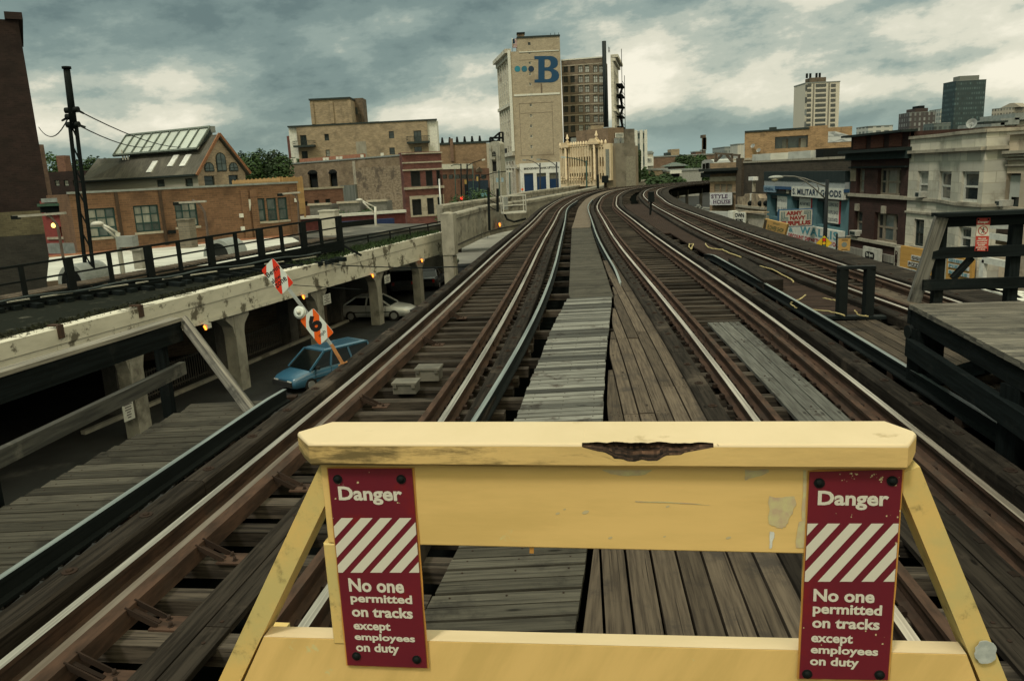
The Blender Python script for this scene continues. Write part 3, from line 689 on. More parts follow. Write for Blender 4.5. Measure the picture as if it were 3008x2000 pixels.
rot_m = M('rotten_wood', (.075, .042, .026), (.018, .012, .009), (4, 60), (.42, .58), .95, tv=.7, bump=1.0)
sign_red = M('maroon_sign', (.150, .010, .020), (.115, .009, .020), (2, 2), (.3, .7), .38, dirt=(.20, .012, .008), ds=3.3, dr=(.52, .7), tv=0, spec=.5)
sign_wht = M('sign_lettering', (.62, .60, .52), (.50, .48, .41), (9, 9), rough=.5)
peel_m = M('peeled_paint', (.50, .46, .235), (.44, .33, .22), (24, 24), rough=.8)
white_flake = M('white_flake', (.60, .62, .58), (.45, .46, .43), (20, 20), rough=.7)
orange_edge = M('orange_undercoat', (.55, .27, .06), rough=.7)
ZT = 2.0
BL, BR = Z(905, 1301, ZT), Z(2669, 1306, ZT)
bf = wall_frame(BL, BR); BW = (BR - BL).length
bar_ = thing('barricade', 'yellow painted wooden barricade with a rotten patch, across the foreground', 'barricade', ((BL.x + BR.x) / 2, (BL.y + BR.y) / 2 + .1, 1.05))
_, _bk = bf.st(1700, 1238); th = ZT - bf.st(1700, 1374)[1]
bk = Z(1700, 1238, ZT); depth = -(bk - bf.O).dot(bf.n)
eL = -bf.st(874, 1288)[0]; 
mbm = MB()
rot_t = [(215, 222), (300, 245), (345, 252), (385, 272), (400, 288), (450, 292), (480, 304), (520, 305), (560, 294), (600, 302), (650, 300), (680, 280), (700, 270), (790, 266), (800, 255), (880, 240), (960, 226), (1000, 213)]
rs = [bf.st(*q('o', x, y)) for x, y in rot_t]
rx = [r_[0] for r_ in rs]; rz = [min(r_[1], ZT - .002) for r_ in rs]
cols = sorted(set([-.066, -.035, 0.0] + list(np.linspace(.02, BW - .02, 40)) + list(np.linspace(rx[0], rx[-1], 60)) + [BW, BW + .025, BW + .044]))
random.seed(4)
def prof(s):
    e_ = max(0, -s * .72, s - BW); fo = -e_ * 1.7; bo = -depth + e_ * 1.9; zb = ZT - th + (.012 if e_ > .03 else 0)
    nz = rnu(-.0012, .0012)
    if rx[0] < s < rx[-1] and float(np.interp(s, rx, rz)) < ZT - .0082:
        zz = float(np.interp(s, rx, rz)); return 'rot', fo, bo, zb, zz, nz
    return 'ok', fo, bo, zb, None, nz
prev = None
def colpts(P_):
    kind, fo, bo, zb, zz, nz, s = P_
    f = lambda o, z_: bf.P(s, z_, o)
    if kind == 'ok':
        return [f(bo, ZT), f(fo - .008, ZT + nz * .5), f(fo - .002, ZT - .002), f(fo, ZT - .008), f(fo, ZT - .0085), f(fo, zb + .008), f(fo - .008, zb), f(bo, zb)]
    edge = -.008 - (.007 * abs(math.sin(s * 31) + .6 * math.sin(s * 83 + 1)) + rnu(0, .002)) * min(1, (ZT - zz) / .02)
    return [f(bo, ZT), f(edge, ZT - .0005), f(edge - .004, ZT - .006), f(edge - .006, ZT - .01), f(fo, min(zz, ZT - .008)), f(fo, zb + .008), f(fo - .008, zb), f(bo, zb)]
lst = []
for s in cols: lst.append(colpts((*prof(s), s)))
for i in range(len(cols) - 1):
    a, b = lst[i], lst[i + 1]; mid = (cols[i] + cols[i + 1]) / 2; rot = rx[0] < mid < rx[-1] and float(np.interp(mid, rx, rz)) < ZT - .008
    for k in range(7):
        if rot and k in (1, 2, 3): continue
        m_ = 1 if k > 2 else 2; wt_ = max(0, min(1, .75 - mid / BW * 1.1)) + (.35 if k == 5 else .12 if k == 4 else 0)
        mbm.face([b[k], a[k], a[k + 1], b[k + 1]], m_, [(cols[i + 1], k * .03), (cols[i], k * .03), (cols[i], k * .03 + .03), (cols[i + 1], k * .03 + .03)], min(1, wt_), sm=k in (1, 2, 3))
    mbm.face([a[0], b[0], b[7], a[7]], 0)
for s_, p_ in ((0, lst[0]), (1, lst[-1])): mbm.face(p_ if s_ else p_[::-1], 1)
mbm.build('top_beam', [yel_p, yel_d, yel_t], bar_)
# the splintered hollow
mr = MB(); C_ = np.linspace(rx[0], rx[-1], 46); NR_ = 7; grid = []
ridge = [rnu(.4, 1.2) for _ in range(NR_ + 1)]
for i, s in enumerate(C_):
    zz = min(float(np.interp(s, rx, rz)), ZT - .008); row = []; e_ = min(1, min(s - rx[0], rx[-1] - s) / .03)
    for k in range(NR_ + 1):
        t_ = k / NR_; dp = (.004 + .02 * math.sin(math.pi * min(1, t_ * .85 + .15)) * ridge[k] + rnu(-.004, .004)) * e_
        zv = ZT - .001 + (zz - ZT + .001) * t_; o_ = -.019 * (1 - t_) * e_ - dp * (1 - t_ * .9); row.append(bf.P(s, zv, o_ - .0005))
    grid.append(row)
for i in range(len(C_) - 1):
    for k in range(NR_):
        mr.face([grid[i][k], grid[i][k + 1], grid[i + 1][k + 1], grid[i + 1][k]], 0, [(C_[i], k * .01), (C_[i], k * .01 + .01), (C_[i + 1], k * .01 + .01), (C_[i + 1], k * .01)], random.random() * (.5 if k % 2 else 1))
mr.build('rotten_patch', rot_m, bar_, label='splintered dark rotten hollow in the front edge of the yellow beam')
pf = bf.shift(-.032)
fbx0 = pf.st(*q('n', 282, 400))[0]; sL = pf.rect('n', 330, 345, 820, 1480); sR = pf.rect('p', 335, 358, 880, 1555)
zb = pf.st(1700, 1612)[1]; zt = ZT - th
def slab(mb, s0, s1, z0, z1, t_, m=0, off=0.0, bev=.004):
    """board with eased edges, front at off, thickness t_ to the back"""
    P = lambda s, z_, o: pf.P(s, z_, off + o)
    F = [P(s0 + bev, z0 + bev, 0), P(s1 - bev, z0 + bev, 0), P(s1 - bev, z1 - bev, 0), P(s0 + bev, z1 - bev, 0)]
    G = [P(s0, z0, -bev), P(s1, z0, -bev), P(s1, z1, -bev), P(s0, z1, -bev)]; H = [P(s0, z0, -t_), P(s1, z0, -t_), P(s1, z1, -t_), P(s0, z1, -t_)]
    u_ = [(s0, z0), (s1, z0), (s1, z1), (s0, z1)]
    mb.face(F, m, u_)
    for k in range(4):
        k2 = (k + 1) % 4; mb.face([G[k], G[k2], F[k2], F[k]], m, [(0, 0), (1, 0), (1, .01), (0, .01)]); mb.face([H[k], H[k2], G[k2], G[k]], m, [(0, 0), (1, 0), (1, .05), (0, .05)])
    mb.face(H[::-1], m, u_)
mb = MB(); slab(mb, fbx0, sR[2] - .012, zb, zt - .001, .045)
def flake(mb, pix, r, off=.0012, m=1):
    P_ = [pf.st(*q(r, x, y)) for x, y in pix]; mb.face([pf.P(a, b, off) for a, b in P_], m, P_)
def rag(pts, amp=6, sub=4):
    out = []
    for i in range(len(pts)):
        a, b = pts[i], pts[(i + 1) % len(pts)]
        for k in range(sub): f_ = k / sub; out.append((a[0] + (b[0] - a[0]) * f_ + rnu(-amp, amp), a[1] + (b[1] - a[1]) * f_ + rnu(-amp, amp)))
    return out
flake(mb, rag([(1292, 505), (1292, 660), (1340, 690), (1390, 680), (1400, 635), (1448, 560), (1435, 505)]), 'o')
flake(mb, rag([(1150, 352), (1152, 410), (1200, 400), (1290, 365), (1290, 350)], 4), 'o')
flake(mb, rag([(330, 352), (380, 375), (480, 388), (580, 378), (620, 352)], 2), 'o')
flake(mb, rag([(1450, 800), (1490, 803), (1500, 640), (1465, 650), (1445, 740)], 4), 'o')
flake(mb, rag([(1480, 640), (1500, 640), (1506, 352), (1488, 352)], 3), 'o')
flake(mb, rag([(1297, 705), (1295, 800), (1307, 803), (1312, 760), (1322, 740), (1320, 705)], 3, 3), 'o', .0014, 2)
flake(mb, rag([(520, 530), (700, 533), (880, 545), (960, 556), (880, 550), (700, 540), (525, 536)], 1.2, 4), 'o', .0013, 1)
for bx_, by_, w_ in ((75, 602, 14), (235, 595, 22), (115, 578, 9), (708, 562, 12), (1058, 742, 16), (690, 735, 9), (378, 742, 14)):
    a, b = pf.st(*q('o', bx_, by_)); r_ = w_ / 1.96 / FPX * 2.0; mb.face([pf.P(a + r_ * math.cos(t), b + r_ * .55 * math.sin(t) + r_ * .3 * math.cos(t), .0008) for t in np.linspace(0, 6.28, 9)[:-1]], 1)
mb.build('front_board', [yel_p, peel_m, white_flake], bar_)
lz = pf.st(1700, 1922)[1]; lxa = pf.st(762, 1900)[0]; lxb = pf.st(2838, 1985)[0]
mb = MB(); lq = [pf.st(*p) for p in ((772, 1874), (700, 2035), (2893, 2060), (2842, 1926))]; mb.prism([pf.P(a, b, -.004) for a, b in lq], -pf.n * .06); mb.quad(*[pf.P(a, b + .0015, o) for (a, b), o in ((lq[0], -.006), (lq[3], -.006), (lq[3], -.062), (lq[0], -.062))], 1); mb.build('lower_board', [yel_p, yel_t], bar_)
for rc in (sL, sR):
    mb = MB(); slab(mb, rc[0] - (.012 if rc is sL else .004), rc[2] - (.0 if rc is sL else .012), lz + .001, zb - .001, .045); mb.build('upright', yel_l, bar_)
    mb = MB(); slab(mb, rc[0] + .02, rc[2] - .02, 1.06, lz - .201, .045); mb.build('upright', yel_l, bar_)
for sd_, (tu, tv_), (bu, bv) in ((-1, (970, 1372), (754, 1830)), (1, (2664, 1374), (2897, 1945))):
    o0 = -.012
    a = pf.st(tu, tv_, o0); b = pf.st(bu, bv, o0); d_ = Vector((b[0] - a[0], b[1] - a[1])); k_ = (1.06 - a[1]) / d_.y
    A_ = pf.P(a[0], a[1] - .006, -.066); B_ = pf.P(a[0] + d_.x * k_, 1.06, -.066)
    mb = MB(); mb.bar(A_, B_, .062, .12, tuple(-pf.n), m=0, t=.5); mb.build('leg', yel_l, bar_)
    mb = MB(); mb.bar(B_ + pf.n * .3, B_ - pf.n * .45, .09, .06, t=.5); mb.build('foot', yel_l, bar_)
mb = MB(); fl = [pf.st(*q('p', 1360 + 62 * math.copysign(abs(math.cos(a)) ** .8, math.cos(a)), 1398 + 66 * math.sin(a))) for a in np.linspace(0, 6.28, 22)[:-1]]
mb.prism([pf.P(a + rnu(-.002, .002), b + rnu(-.002, .002), .0018) for a, b in fl], pf.n * .002)
mb.build('white_sticker', M('sticker', (.42, .45, .43), (.30, .33, .32), (30, 30)), bar_)
mb = MB(); a = pf.rect('n', 1478, 785, 1506, 838); mb.prism([pf.P(a[0], a[1], -.01), pf.P(a[2] - .002, a[1], -.01), pf.P(a[2], a[3], -.01), pf.P(a[0] + .002, a[3], -.01)], pf.n * .004); mb.build('metal_tab', orange_edge, bar_)
def clip_poly(P_, a, b, c):
    out = []
    for i in range(len(P_)):
        p0, p1 = P_[i], P_[(i + 1) % len(P_)]; d0_, d1_ = a * p0[0] + b * p0[1] - c, a * p1[0] + b * p1[1] - c
        if d0_ <= 0: out.append(p0)
        if d0_ * d1_ < 0: t_ = d0_ / (d0_ - d1_); out.append((p0[0] + (p1[0] - p0[0]) * t_, p0[1] + (p1[1] - p0[1]) * t_))
    return out
def danger_sign(rg, corners, lines, stripes, lab):
    qd = [pf.st(*q(rg, x, y), .006) for x, y in corners]
    sg = MB(); sg.prism([pf.P(a, b, .0035) for a, b in qd[::-1]], pf.n * .0025)
    o = sg.build('warning_sign', sign_red, bar_, label=lab)
    bx_ = MB(); e_ = .0045; cx_ = sum(p[0] for p in qd) / 4; cy_ = sum(p[1] for p in qd) / 4
    random.seed(3)
    outl = rag([(a + (e_ if a > cx_ else -e_), b + (.003 if b > cy_ else -.004)) for a, b in qd[::-1]], .0018, 9)
    bx_.prism([pf.P(a, b, .0006) for a, b in outl], pf.n * .002); bx_.build('paint_edge', orange_edge, bar_)
    tx = MB()
    for body, (x0, y0, x1, y1) in lines: put_text(tx, pf, pf.rect(rg, x0, y0, x1, y1, .006), body, .032, .0068)
    tx.build('lettering', sign_wht, o)
    st_ = MB(); y0, y1, x_first, per, wd, trav = stripes
    L_ = [corners[0], corners[3]]; R_ = [corners[1], corners[2]]
    for k in range(-4, 6):
        xb = x_first + per * k; P_ = [(xb, y1), (xb + wd, y1), (xb + wd + trav, y0), (xb + trav, y0)]
        for (p0, p1), sg_ in ((L_, -1), (R_, 1)):
            a, b = (p1[1] - p0[1]), -(p1[0] - p0[0]); c = a * p0[0] + b * p0[1]
            if P_: P_ = clip_poly(P_, a * sg_, b * sg_, c * sg_ - 2.0 * abs(a))
        if len(P_) >= 3: st_.face([pf.P(*pf.st(*q(rg, x, y), .006), .0068) for x, y in P_])
    st_.build('stripes', sign_wht, o)
    return o
sgL = danger_sign('n', [(318, 345), (803, 345), (890, 1492), (433, 1475)],
    [('Danger', (382, 448, 748, 552)), ('No one', (440, 978, 757, 1056)), ('permitted', (451, 1068, 805, 1131)), ('on tracks', (458, 1141, 808, 1201)), ('except', (469, 1230, 681, 1287)), ('employees', (475, 1296, 821, 1347)), ('on duty', (483, 1350, 731, 1414))],
    (628, 942, 450, 112, 68, 284), 'maroon danger sign on the left upright, brighter red near its top')
sgR = danger_sign('p', [(350, 365), (885, 352), (800, 1562), (290, 1552)],
    [('Danger', (396, 473, 806, 582)), ('No one', (371, 1040, 724, 1113)), ('permitted', (367, 1124, 766, 1201)), ('on tracks', (364, 1204, 753, 1266)), ('except', (358, 1299, 598, 1362)), ('employees', (355, 1367, 744, 1427)), ('on duty', (351, 1430, 633, 1494))],
    (660, 994, 395, 126, 72, 310), 'maroon danger sign on the right upright, scuffed along its top')
random.seed(8)
for sg, rg, zones in ((sgR, 'p', [(500, 780, 372, 420, 26), (330, 880, 600, 660, 5), (300, 830, 1250, 1400, 6), (840, 872, 380, 900, 8)]), (sgL, 'n', [(340, 420, 420, 520, 7), (430, 850, 360, 600, 4)])):
    mb = MB()
    for x0, x1, y0, y1, n_ in zones:
        for k in range(n_): x, y, r_ = rnu(x0, x1), rnu(y0, y1), rnu(1.5, 7); mb.face([pf.P(*pf.st(*q(rg, x + r_ * rnu(.6, 1.2) * math.cos(a), y + r_ * rnu(.4, 1.3) * math.sin(a)), .006), .0066) for a in (0, -1.2, -2.4, -3.6, -4.9)])
    mb.build('scuffs', peel_m, sg)
for sg, rg, L_ in ((sgL, 'n', [(377, 405), (742, 405), (485, 1422), (832, 1442)]), (sgR, 'p', [(405, 427), (825, 415), (335, 1525), (752, 1530)])):
    for x, y in L_:
        a, b = pf.st(*q(rg, x, y), .006); mb = MB(); mb.ball(pf.P(a, b, .007), (.0095, .0075, .0095), 12, 8); mb.cyl(pf.P(a, b, .006), pf.P(a, b, .0085), .0135, n=14); mb.build('bolt', black_m, sg)
# platform under the barricade, in front of the tracks
mb = MB()
for i in range(10): mb.box((.9, .35 + i * .19 - .05, 1.03), (4.2, .18, .06), t=rnu(.3, .7))
for xx in (-1, 2.8): mb.box((xx, 1.3, .4), (.2, 1.8, 1.2), t=.1)
o = mb.build('platform_edge', [plank_m]); tag(o, 'end of the wooden station platform under the yellow barricade', 'platform')

# --- leaning slow-zone post
so_red = M('signal_red', (.62, .035, .012), (.55, .03, .012), rough=.4)
so_org = M('signal_orange', (.70, .11, .012), (.64, .10, .012), rough=.4)
so_wht = M('signal_white', (.60, .64, .60), (.54, .58, .54), rough=.4)
ink = M('black_ink', (.012, .012, .012), rough=.5)
base = Z(*q('s', 1200, 1470), .0)
sf = Frame(Vector((base.x, base.y, 0)), Vector((1, -.22, 0)), VZ(1))
T_ = thing('slow_zone_post', 'leaning post with two striped slow zone plates and a white lamp disc, left', 'sign post', base)
SP = lambda x, y, o=0: sf.P(*sf.st(*q('s', x, y), o), o)
mb = MB(); mb.bar(SP(1195, 1470), SP(1045, 1215), .03, .03, (0, -1, 0), t=.8); mb.bar(SP(1195, 1470, .012), SP(1045, 1215, .012), .052, .008, (0, -1, 0), t=.4); mb.bar(SP(1150, 1490), SP(1245, 1445), .06, .02); mb.build('rusty_stub', M('orange_rust', (.42, .20, .07), (.25, .11, .04), (4, 12), rough=.8, tv=.2), T_)
mb = MB(); mb.bar(SP(1060, 1240), SP(225, 150), .045, .03, (0, -1, 0), t=.6); mb.build('post', galv, T_)
def plate(corn, tone, lab, nm, bands, texts):
    P4 = [sf.st(*q('s', x, y), .025) for x, y in corn]
    def rounded(P_, r=.035, n=4):
        out = []; m_ = len(P_)
        for i in range(m_):
            p0, p1, p2 = Vector(P_[i - 1]), Vector(P_[i]), Vector(P_[(i + 1) % m_]); a = p1 + (p0 - p1).normalized() * r; b = p1 + (p2 - p1).normalized() * r
            for k in range(n + 1): t_ = k / n; out.append(tuple(a * (1 - t_) ** 2 + p1 * 2 * t_ * (1 - t_) + b * t_ * t_))
        return out
    ol = rounded(P4); mb = MB(); mb.prism([sf.P(a, b, .020) for a, b in ol[::-1]], sf.n * .005); s = mb.build(nm, so_wht, T_, label=lab)
    mb = MB()
    for (xa, ya, xb, yb), (xc, yc, xd, yd) in bands:
        P_ = list(ol)
        for (x0, y0, x1, y1), sgn in (((xa, ya, xb, yb), 1), ((xc, yc, xd, yd), -1)):
            p0 = sf.st(*q('s', x0, y0), .025); p1 = sf.st(*q('s', x1, y1), .025); a, b = -(p1[1] - p0[1]), (p1[0] - p0[0]); cc = a * p0[0] + b * p0[1]
            if P_: P_ = clip_poly(P_, -a * sgn * -1, -b * sgn * -1, cc * sgn)
        if len(P_) >= 3: mb.face([sf.P(a, b, .0262) for a, b in P_])
    mb.build('stripes', tone, s)
    mb = MB()
    for body, (xa, ya), (xb, yb), hgt, bold in texts:
        p0 = Vector(sf.st(*q('s', xa, ya), .025)); p1 = Vector(sf.st(*q('s', xb, yb), .025)); d_ = p1 - p0; w_ = d_.length; d_.normalize()
        fr = Frame(sf.P(p0.x, p0.y, 0), sf.ex * d_.x + sf.ey * d_.y, sf.ey * d_.x - sf.ex * d_.y); h_ = hgt / 4.48 / FPX * base.y
        put_text(mb, fr, (0, 0, w_, h_), body, bold, .0272)
    mb.build('lettering', ink, s)
    mb = MB()
    return s
plate([(123, 245), (275, 80), (550, 405), (390, 565)], so_red, 'red and white slow zone plate at the top of the leaning post', 'slow_zone_sign',
      [((187, 0, 196, 600), (0, 0, 1, 600)), ((345, 0, 408, 600), (252, 0, 330, 600)), ((700, 0, 701, 600), (452, 200, 492, 560))],
      [('Begin', (228, 362), (385, 232), 92, .02), ('slow', (277, 425), (395, 330), 62, .02), ('zone', (333, 482), (468, 368), 62, .02)])
plate([(632, 900), (805, 738), (1078, 1060), (890, 1228)], so_org, 'orange and white speed plate lower on the leaning post', 'speed_sign',
      [((704, 600, 722, 1300), (0, 600, 1, 1300)), ((868, 600, 916, 1250), (787, 600, 832, 1250)), ((1200, 600, 1201, 1300), (972, 800, 1004, 1250))],
      [('6', (830, 1085), (955, 975), 228, .045), ('mph', (905, 1135), (985, 1065), 60, .01)])
mb = MB(); c_ = SP(640, 793, .0); ax = Vector((-.25, -.9, .2)).normalized(); mb.cyl(c_, c_ + ax * .03, .098, .098, 24); mb.cyl(c_ + ax * .03, c_ + ax * .05, .095, .07, 24); mb.build('lamp_disc', so_wht, T_)
mb = MB(); mb.ball(c_ + ax * .06, .034, 14, 9); mb.bar(c_ - ax * .02, SP(700, 800, .0), .05, .05); mb.build('lamp_knob', lamp_cream, T_)

# --- raised timber platform on the right
dkz = .88
A_ = Z(2682, 893, dkz); B_ = Z(3008, 1058, dkz); C_ = Z(3008, 884, dkz)
ed = (B_ - A_).normalized(); bd = (C_ - A_); bd.z = 0; bl = 5.0; bd.normalize()
T_ = thing('timber_platform', 'raised dark timber platform with a planked deck and railing, between the middle and right tracks', 'platform', (A_.x + 1, A_.y - 1.5, -.6))
nrm = Vector((-ed.y, ed.x, 0)); mb = MB(); n_pl = 30; stp = .155
for i in range(n_pl):
    a = A_ + ed * (i * stp + .075) + VZ(-.03); mb.bar(a - bd * .04, a + bd * 2.3, .148, .06, t=rnu(.25, .9))
mb.build('deck', M('platform_deck', (.135, .125, .10), (.05, .047, .04), (1.6, 30), (.4, .62), .85, dirt=(.03, .03, .027), ds=2.2, tv=.5, bump=.5), T_)
mb = MB(); mb.bar(A_ + VZ(-.17) - ed * .02 + bd * .05, A_ + ed * 5 + VZ(-.17) + bd * .05, .12, .21, t=.2); mb.build('edge_beam', timber_dk, T_)
mb = MB(); mb.bar(A_ + VZ(-.16) - ed * .06 - bd * .02, A_ + bd * 2.4 + VZ(-.16) - ed * .06, .1, .2, t=.3); mb.build('end_beam', timber_dk, T_)
for k, dd_ in enumerate((.18, 2.75)):
    p = A_ + ed * dd_ + bd * .12; mb = MB(); mb.bar(Vector((p.x, p.y, -.14)), Vector((p.x, p.y, dkz - .28)), .3, .28, (0, 1, 0), t=.1); mb.build('post', timber_dk, T_)
for dd_ in (.25, 2.6):
    p = A_ + ed * dd_ + bd * 1.75; mb = MB(); mb.bar(Vector((p.x, p.y, -.14)), Vector((p.x, p.y, dkz - .28)), .25, .25, (0, 1, 0), t=.1); mb.build('post', timber_dk, T_)
p0 = A_ + ed * .1 - bd * .05; mb = MB(); mb.bar(p0 + VZ(-.52), p0 + ed * 4.2 + VZ(-.52), .09, .22, t=.5); mb.build('side_rail', timber_dk, T_)
mb = MB(); mb.bar(A_ + ed * .3 + bd * .1 + VZ(-.92), A_ + ed * 2.0 + bd * .1 + VZ(-.28), .09, .16, t=.3); mb.build('diagonal_brace', timber_dk, T_)
mb = MB(); mb.bar(A_ + ed * .1 + bd * .3 + VZ(-.94), A_ + bd * 2.2 + ed * .1 + VZ(-.94), .2, .14, t=.6); mb.bar(A_ + ed * .9 + bd * .2 + VZ(-.94), A_ + bd * 2.2 + ed * .9 + VZ(-.94), .2, .14, t=.9); mb.build('ground_sill', guard_m, T_)
mb = MB(); mb.cyl(A_ + ed * .05 + Vector((-.07, 0, -.34)), A_ + ed * .05 + Vector((.1, 0, -.34)), .085, n=14); mb.build('bolt_washer', black_m, T_)
rf = Frame(Vector((A_.x, A_.y, 0)), bd); WP = lambda x, y: rf.st(*q('w', x, y))
zz = lambda y_, x_=1500: rf.st(*q('w', x_, y_))[1]
s_end = rf.st(3008, 750)[0] + .45; s_b0 = WP(1000, 240)[0]
bands = [('top_rail', zz(165, 1600), zz(335, 1600), s_b0), ('middle_rail', zz(650, 1500), zz(820, 1500), WP(930, 740)[0]), ('lower_rail', zz(1140, 1500), zz(1305, 1500), WP(790, 1220)[0])]
for nm, z1_, z0_, s0_ in bands:
    mb = MB(); mb.bar(rf.P(s0_, (z0_ + z1_) / 2, 0), rf.P(s_end, (z0_ + z1_) / 2, 0), .05, z1_ - z0_, t=.4); mb.build(nm, timber_dk, T_)
capz = zz(140, 1600); mb = MB(); mb.bar(rf.P(WP(955, 130)[0], bands[0][1] + .02, .03), rf.P(s_end, bands[0][1] + .02, .03), .2, .045, t=.7); mb.build('rail_cap', timber_dk, T_)
for x0, x1 in ((990, 1130), (2125, 2280)):
    s0_, s1_ = WP(x0, 1200)[0], WP(x1, 1200)[0]; mb = MB(); mb.bar(rf.P((s0_ + s1_) / 2, dkz - .2, -.09), rf.P((s0_ + s1_) / 2, bands[0][1], -.09), s1_ - s0_, .12, tuple(rf.n), t=.5); mb.build('rail_post', timber_dk, T_)
mb = MB(); t0 = rf.P(*WP(1045, 195), .05); b0 = A_ + Vector((-.04, -.06, .02)) ; b0 = Z(*q('w', 650, 1500), dkz + .01)
mb.bar(t0, b0, .15, .06, (0, -1, .3), t=.75); mb.build('raking_brace', timber_gray, T_)
mb = MB(); mb.bar(rf.P(*WP(1570, 830), -.06), rf.P(*WP(1280, 1150), -.06), .05, .11, tuple(rf.n), t=.2); mb.build('inner_brace', timber_dk, T_)
so2 = .028; WR = lambda x0, y0, x1, y1: rf.rect('w', x0, y0, x1, y1, so2)
sg_or = M('small_sign_red', (.40, .045, .03), (.30, .03, .025), rough=.5)
Q4 = [rf.st(*q('w', x, y), so2) for x, y in ((1618, 212), (1826, 210), (1786, 720), (1583, 718))]
mb = MB(); mb.prism([rf.P(a, b, so2) for a, b in Q4[::-1]], rf.n * .004); sgn = mb.build('warning_sign', sg_or, T_, label='small red danger sign with a crossed-out walking figure, on the dark railing')
mb = MB(); Qw = [rf.st(*q('w', x, y), so2) for x, y in ((1612, 318), (1814, 318), (1803, 488), (1604, 488))]; mb.face([rf.P(a, b, so2 + .0048) for a, b in Qw[::-1]])
for body, rc in (('Danger', (1632, 255, 1800, 300)), ('No one', (1640, 510, 1756, 538)), ('permitted', (1614, 543, 1772, 575)), ('on tracks', (1614, 578, 1768, 606)), ('except', (1630, 612, 1742, 644)), ('employees', (1604, 648, 1762, 676)), ('on duty', (1614, 680, 1744, 708))):
    put_text(mb, rf, WR(*rc), body, .03, so2 + .0048)
mb.build('lettering', sign_wht, sgn)
mb = MB(); cc = rf.st(*q('w', 1708, 403), so2); r_o = (WR(1632, 330, 1784, 476)[2] - WR(1632, 330, 1784, 476)[0]) / 2
for k in range(28):
    a0, a1 = 2 * math.pi * k / 28, 2 * math.pi * (k + 1) / 28; P_ = lambda a, r_: rf.P(cc[0] + r_ * math.cos(a), cc[1] + r_ * math.sin(a), so2 + .0056)
    mb.face([P_(a0, r_o * .82), P_(a0, r_o), P_(a1, r_o), P_(a1, r_o * .82)])
mb.bar(P_(R(135), r_o * .9), P_(R(-45), r_o * .9), r_o * .17, .0006, tuple(rf.n)); mb.build('prohibition_ring', sg_or, sgn)
mb = MB(); F_ = lambda a, b, o=.0052: rf.P(cc[0] + a * r_o, cc[1] + b * r_o, so2 + o)
mb.face([F_(.1 + .13 * math.cos(a), .55 + .13 * math.sin(a)) for a in np.linspace(0, 6.28, 11)[:-1]])
for pa, pb, w_ in (((.06, .4), (-.02, -.1), .26), ((0, -.1), (.22, -.62), .14), ((-.04, -.1), (-.26, -.62), .14), ((.1, .32), (.36, .0), .09), ((0, .32), (-.28, .05), .09)): mb.bar(F_(*pa), F_(*pb), w_ * r_o, .0004, tuple(rf.n))
mb.build('walking_figure', ink, sgn)
for x, y in ((1638, 238), (1795, 236), (1606, 695), (1760, 697)):
    mb = MB(); a, b = rf.st(*q('w', x, y), so2); mb.ball(rf.P(a, b, so2 + .005), .012, 8, 6); mb.build('bolt', black_m, sgn)
# --- concrete viaduct on the left
gf = wall_frame((-16.5, 12.7), (-4.5, 57.0)); G = gf.P; gs = lambda y_: (y_ - 12.7) / gf.ex.y
cv = thing('concrete_viaduct', 'low concrete viaduct with a peeling painted girder, over the parking lot at left', 'viaduct', (*G(gs(32), 0, -4)[:2], GZ))
sE = gf.st(1309, 700)[0]
mb = MB()
def gbox(mb, s0, s1, z00, z01, z10, z11, f0, t_, m=0):
    a = [G(s0, z00, f0), G(s1, z01, f0), G(s1, z11, f0), G(s0, z10, f0)]; u_ = [(s0, z00), (s1, z01), (s1, z11), (s0, z10)]
    b = [p - gf.n * t_ for p in a]; mb.face(a, m, u_); mb.face(b[::-1], m, u_)
    for k in range(4):
        k2 = (k + 1) % 4; mb.face([b[k], b[k2], a[k2], a[k]], m, [(u_[k][0], 0), (u_[k2][0], 0), (u_[k2][0], t_), (u_[k][0], t_)])
zb0, zb1 = -2.22, -2.72
gbox(mb, 0, sE, zb0 + .16, zb1 + .18, -1.70, -1.66, 0, .55)
gbox(mb, 0, sE, -1.695, -1.655, -1.22, -1.18, .045, .62)
gbox(mb, 0, sE, zb0, zb1, zb0 + .155, zb1 + .175, .03, .6)
for k in range(1, 9): gbox(mb, sE * k / 8.6, sE * k / 8.6 + .05, zb0 - .5 * k / 8.6 + .17, zb0 - .5 * k / 8.6 + .17, -1.705, -1.705, .012, .03)
mb.build('girder', M('peeling_girder', (.56, .54, .45), (.46, .445, .365), (.8, 2.4), (.35, .7), .9, dirt=(.115, .105, .078), ds=1.05, dr=(.535, .61), tv=.06, bump=.25), cv)
rP, rQ = Y(45, 783, 29.7), Y(1000, 636, 42.6); rd_ = (rQ - rP); rd_.z = 0; rd_.normalize(); rn_ = Vector((-rd_.y, rd_.x, 0)) * 1.35; ra_, rb_ = rP - rd_ * 9 + rn_, rQ + rn_
mb = MB(); mb.face([G(0, -1.32, -.3), G(sE, -1.28, -.3), G(sE, -1.28, -7.5), Vector((rb_.x, rb_.y, -1.3)), Vector((ra_.x, ra_.y, -1.32)), Vector((ra_.x - 2, G(0, 0, 0).y, -1.32))]); mb.build('deck', M('mossy_ballast', (.015, .017, .013), (.008, .010, .008), (1.2, 1.2), rough=.95, spec=.05, dirt=(.06, .06, .048), ds=1.6, dr=(.56, .66)), cv)
mb = MB(); mb.face([G(0, zb0 + .2, -.05), G(sE, zb1 + .2, -.05), G(sE, zb1 + .2, -14), G(0, zb0 + .2, -14)][::-1]); mb.build('soffit', conc_dk, cv)
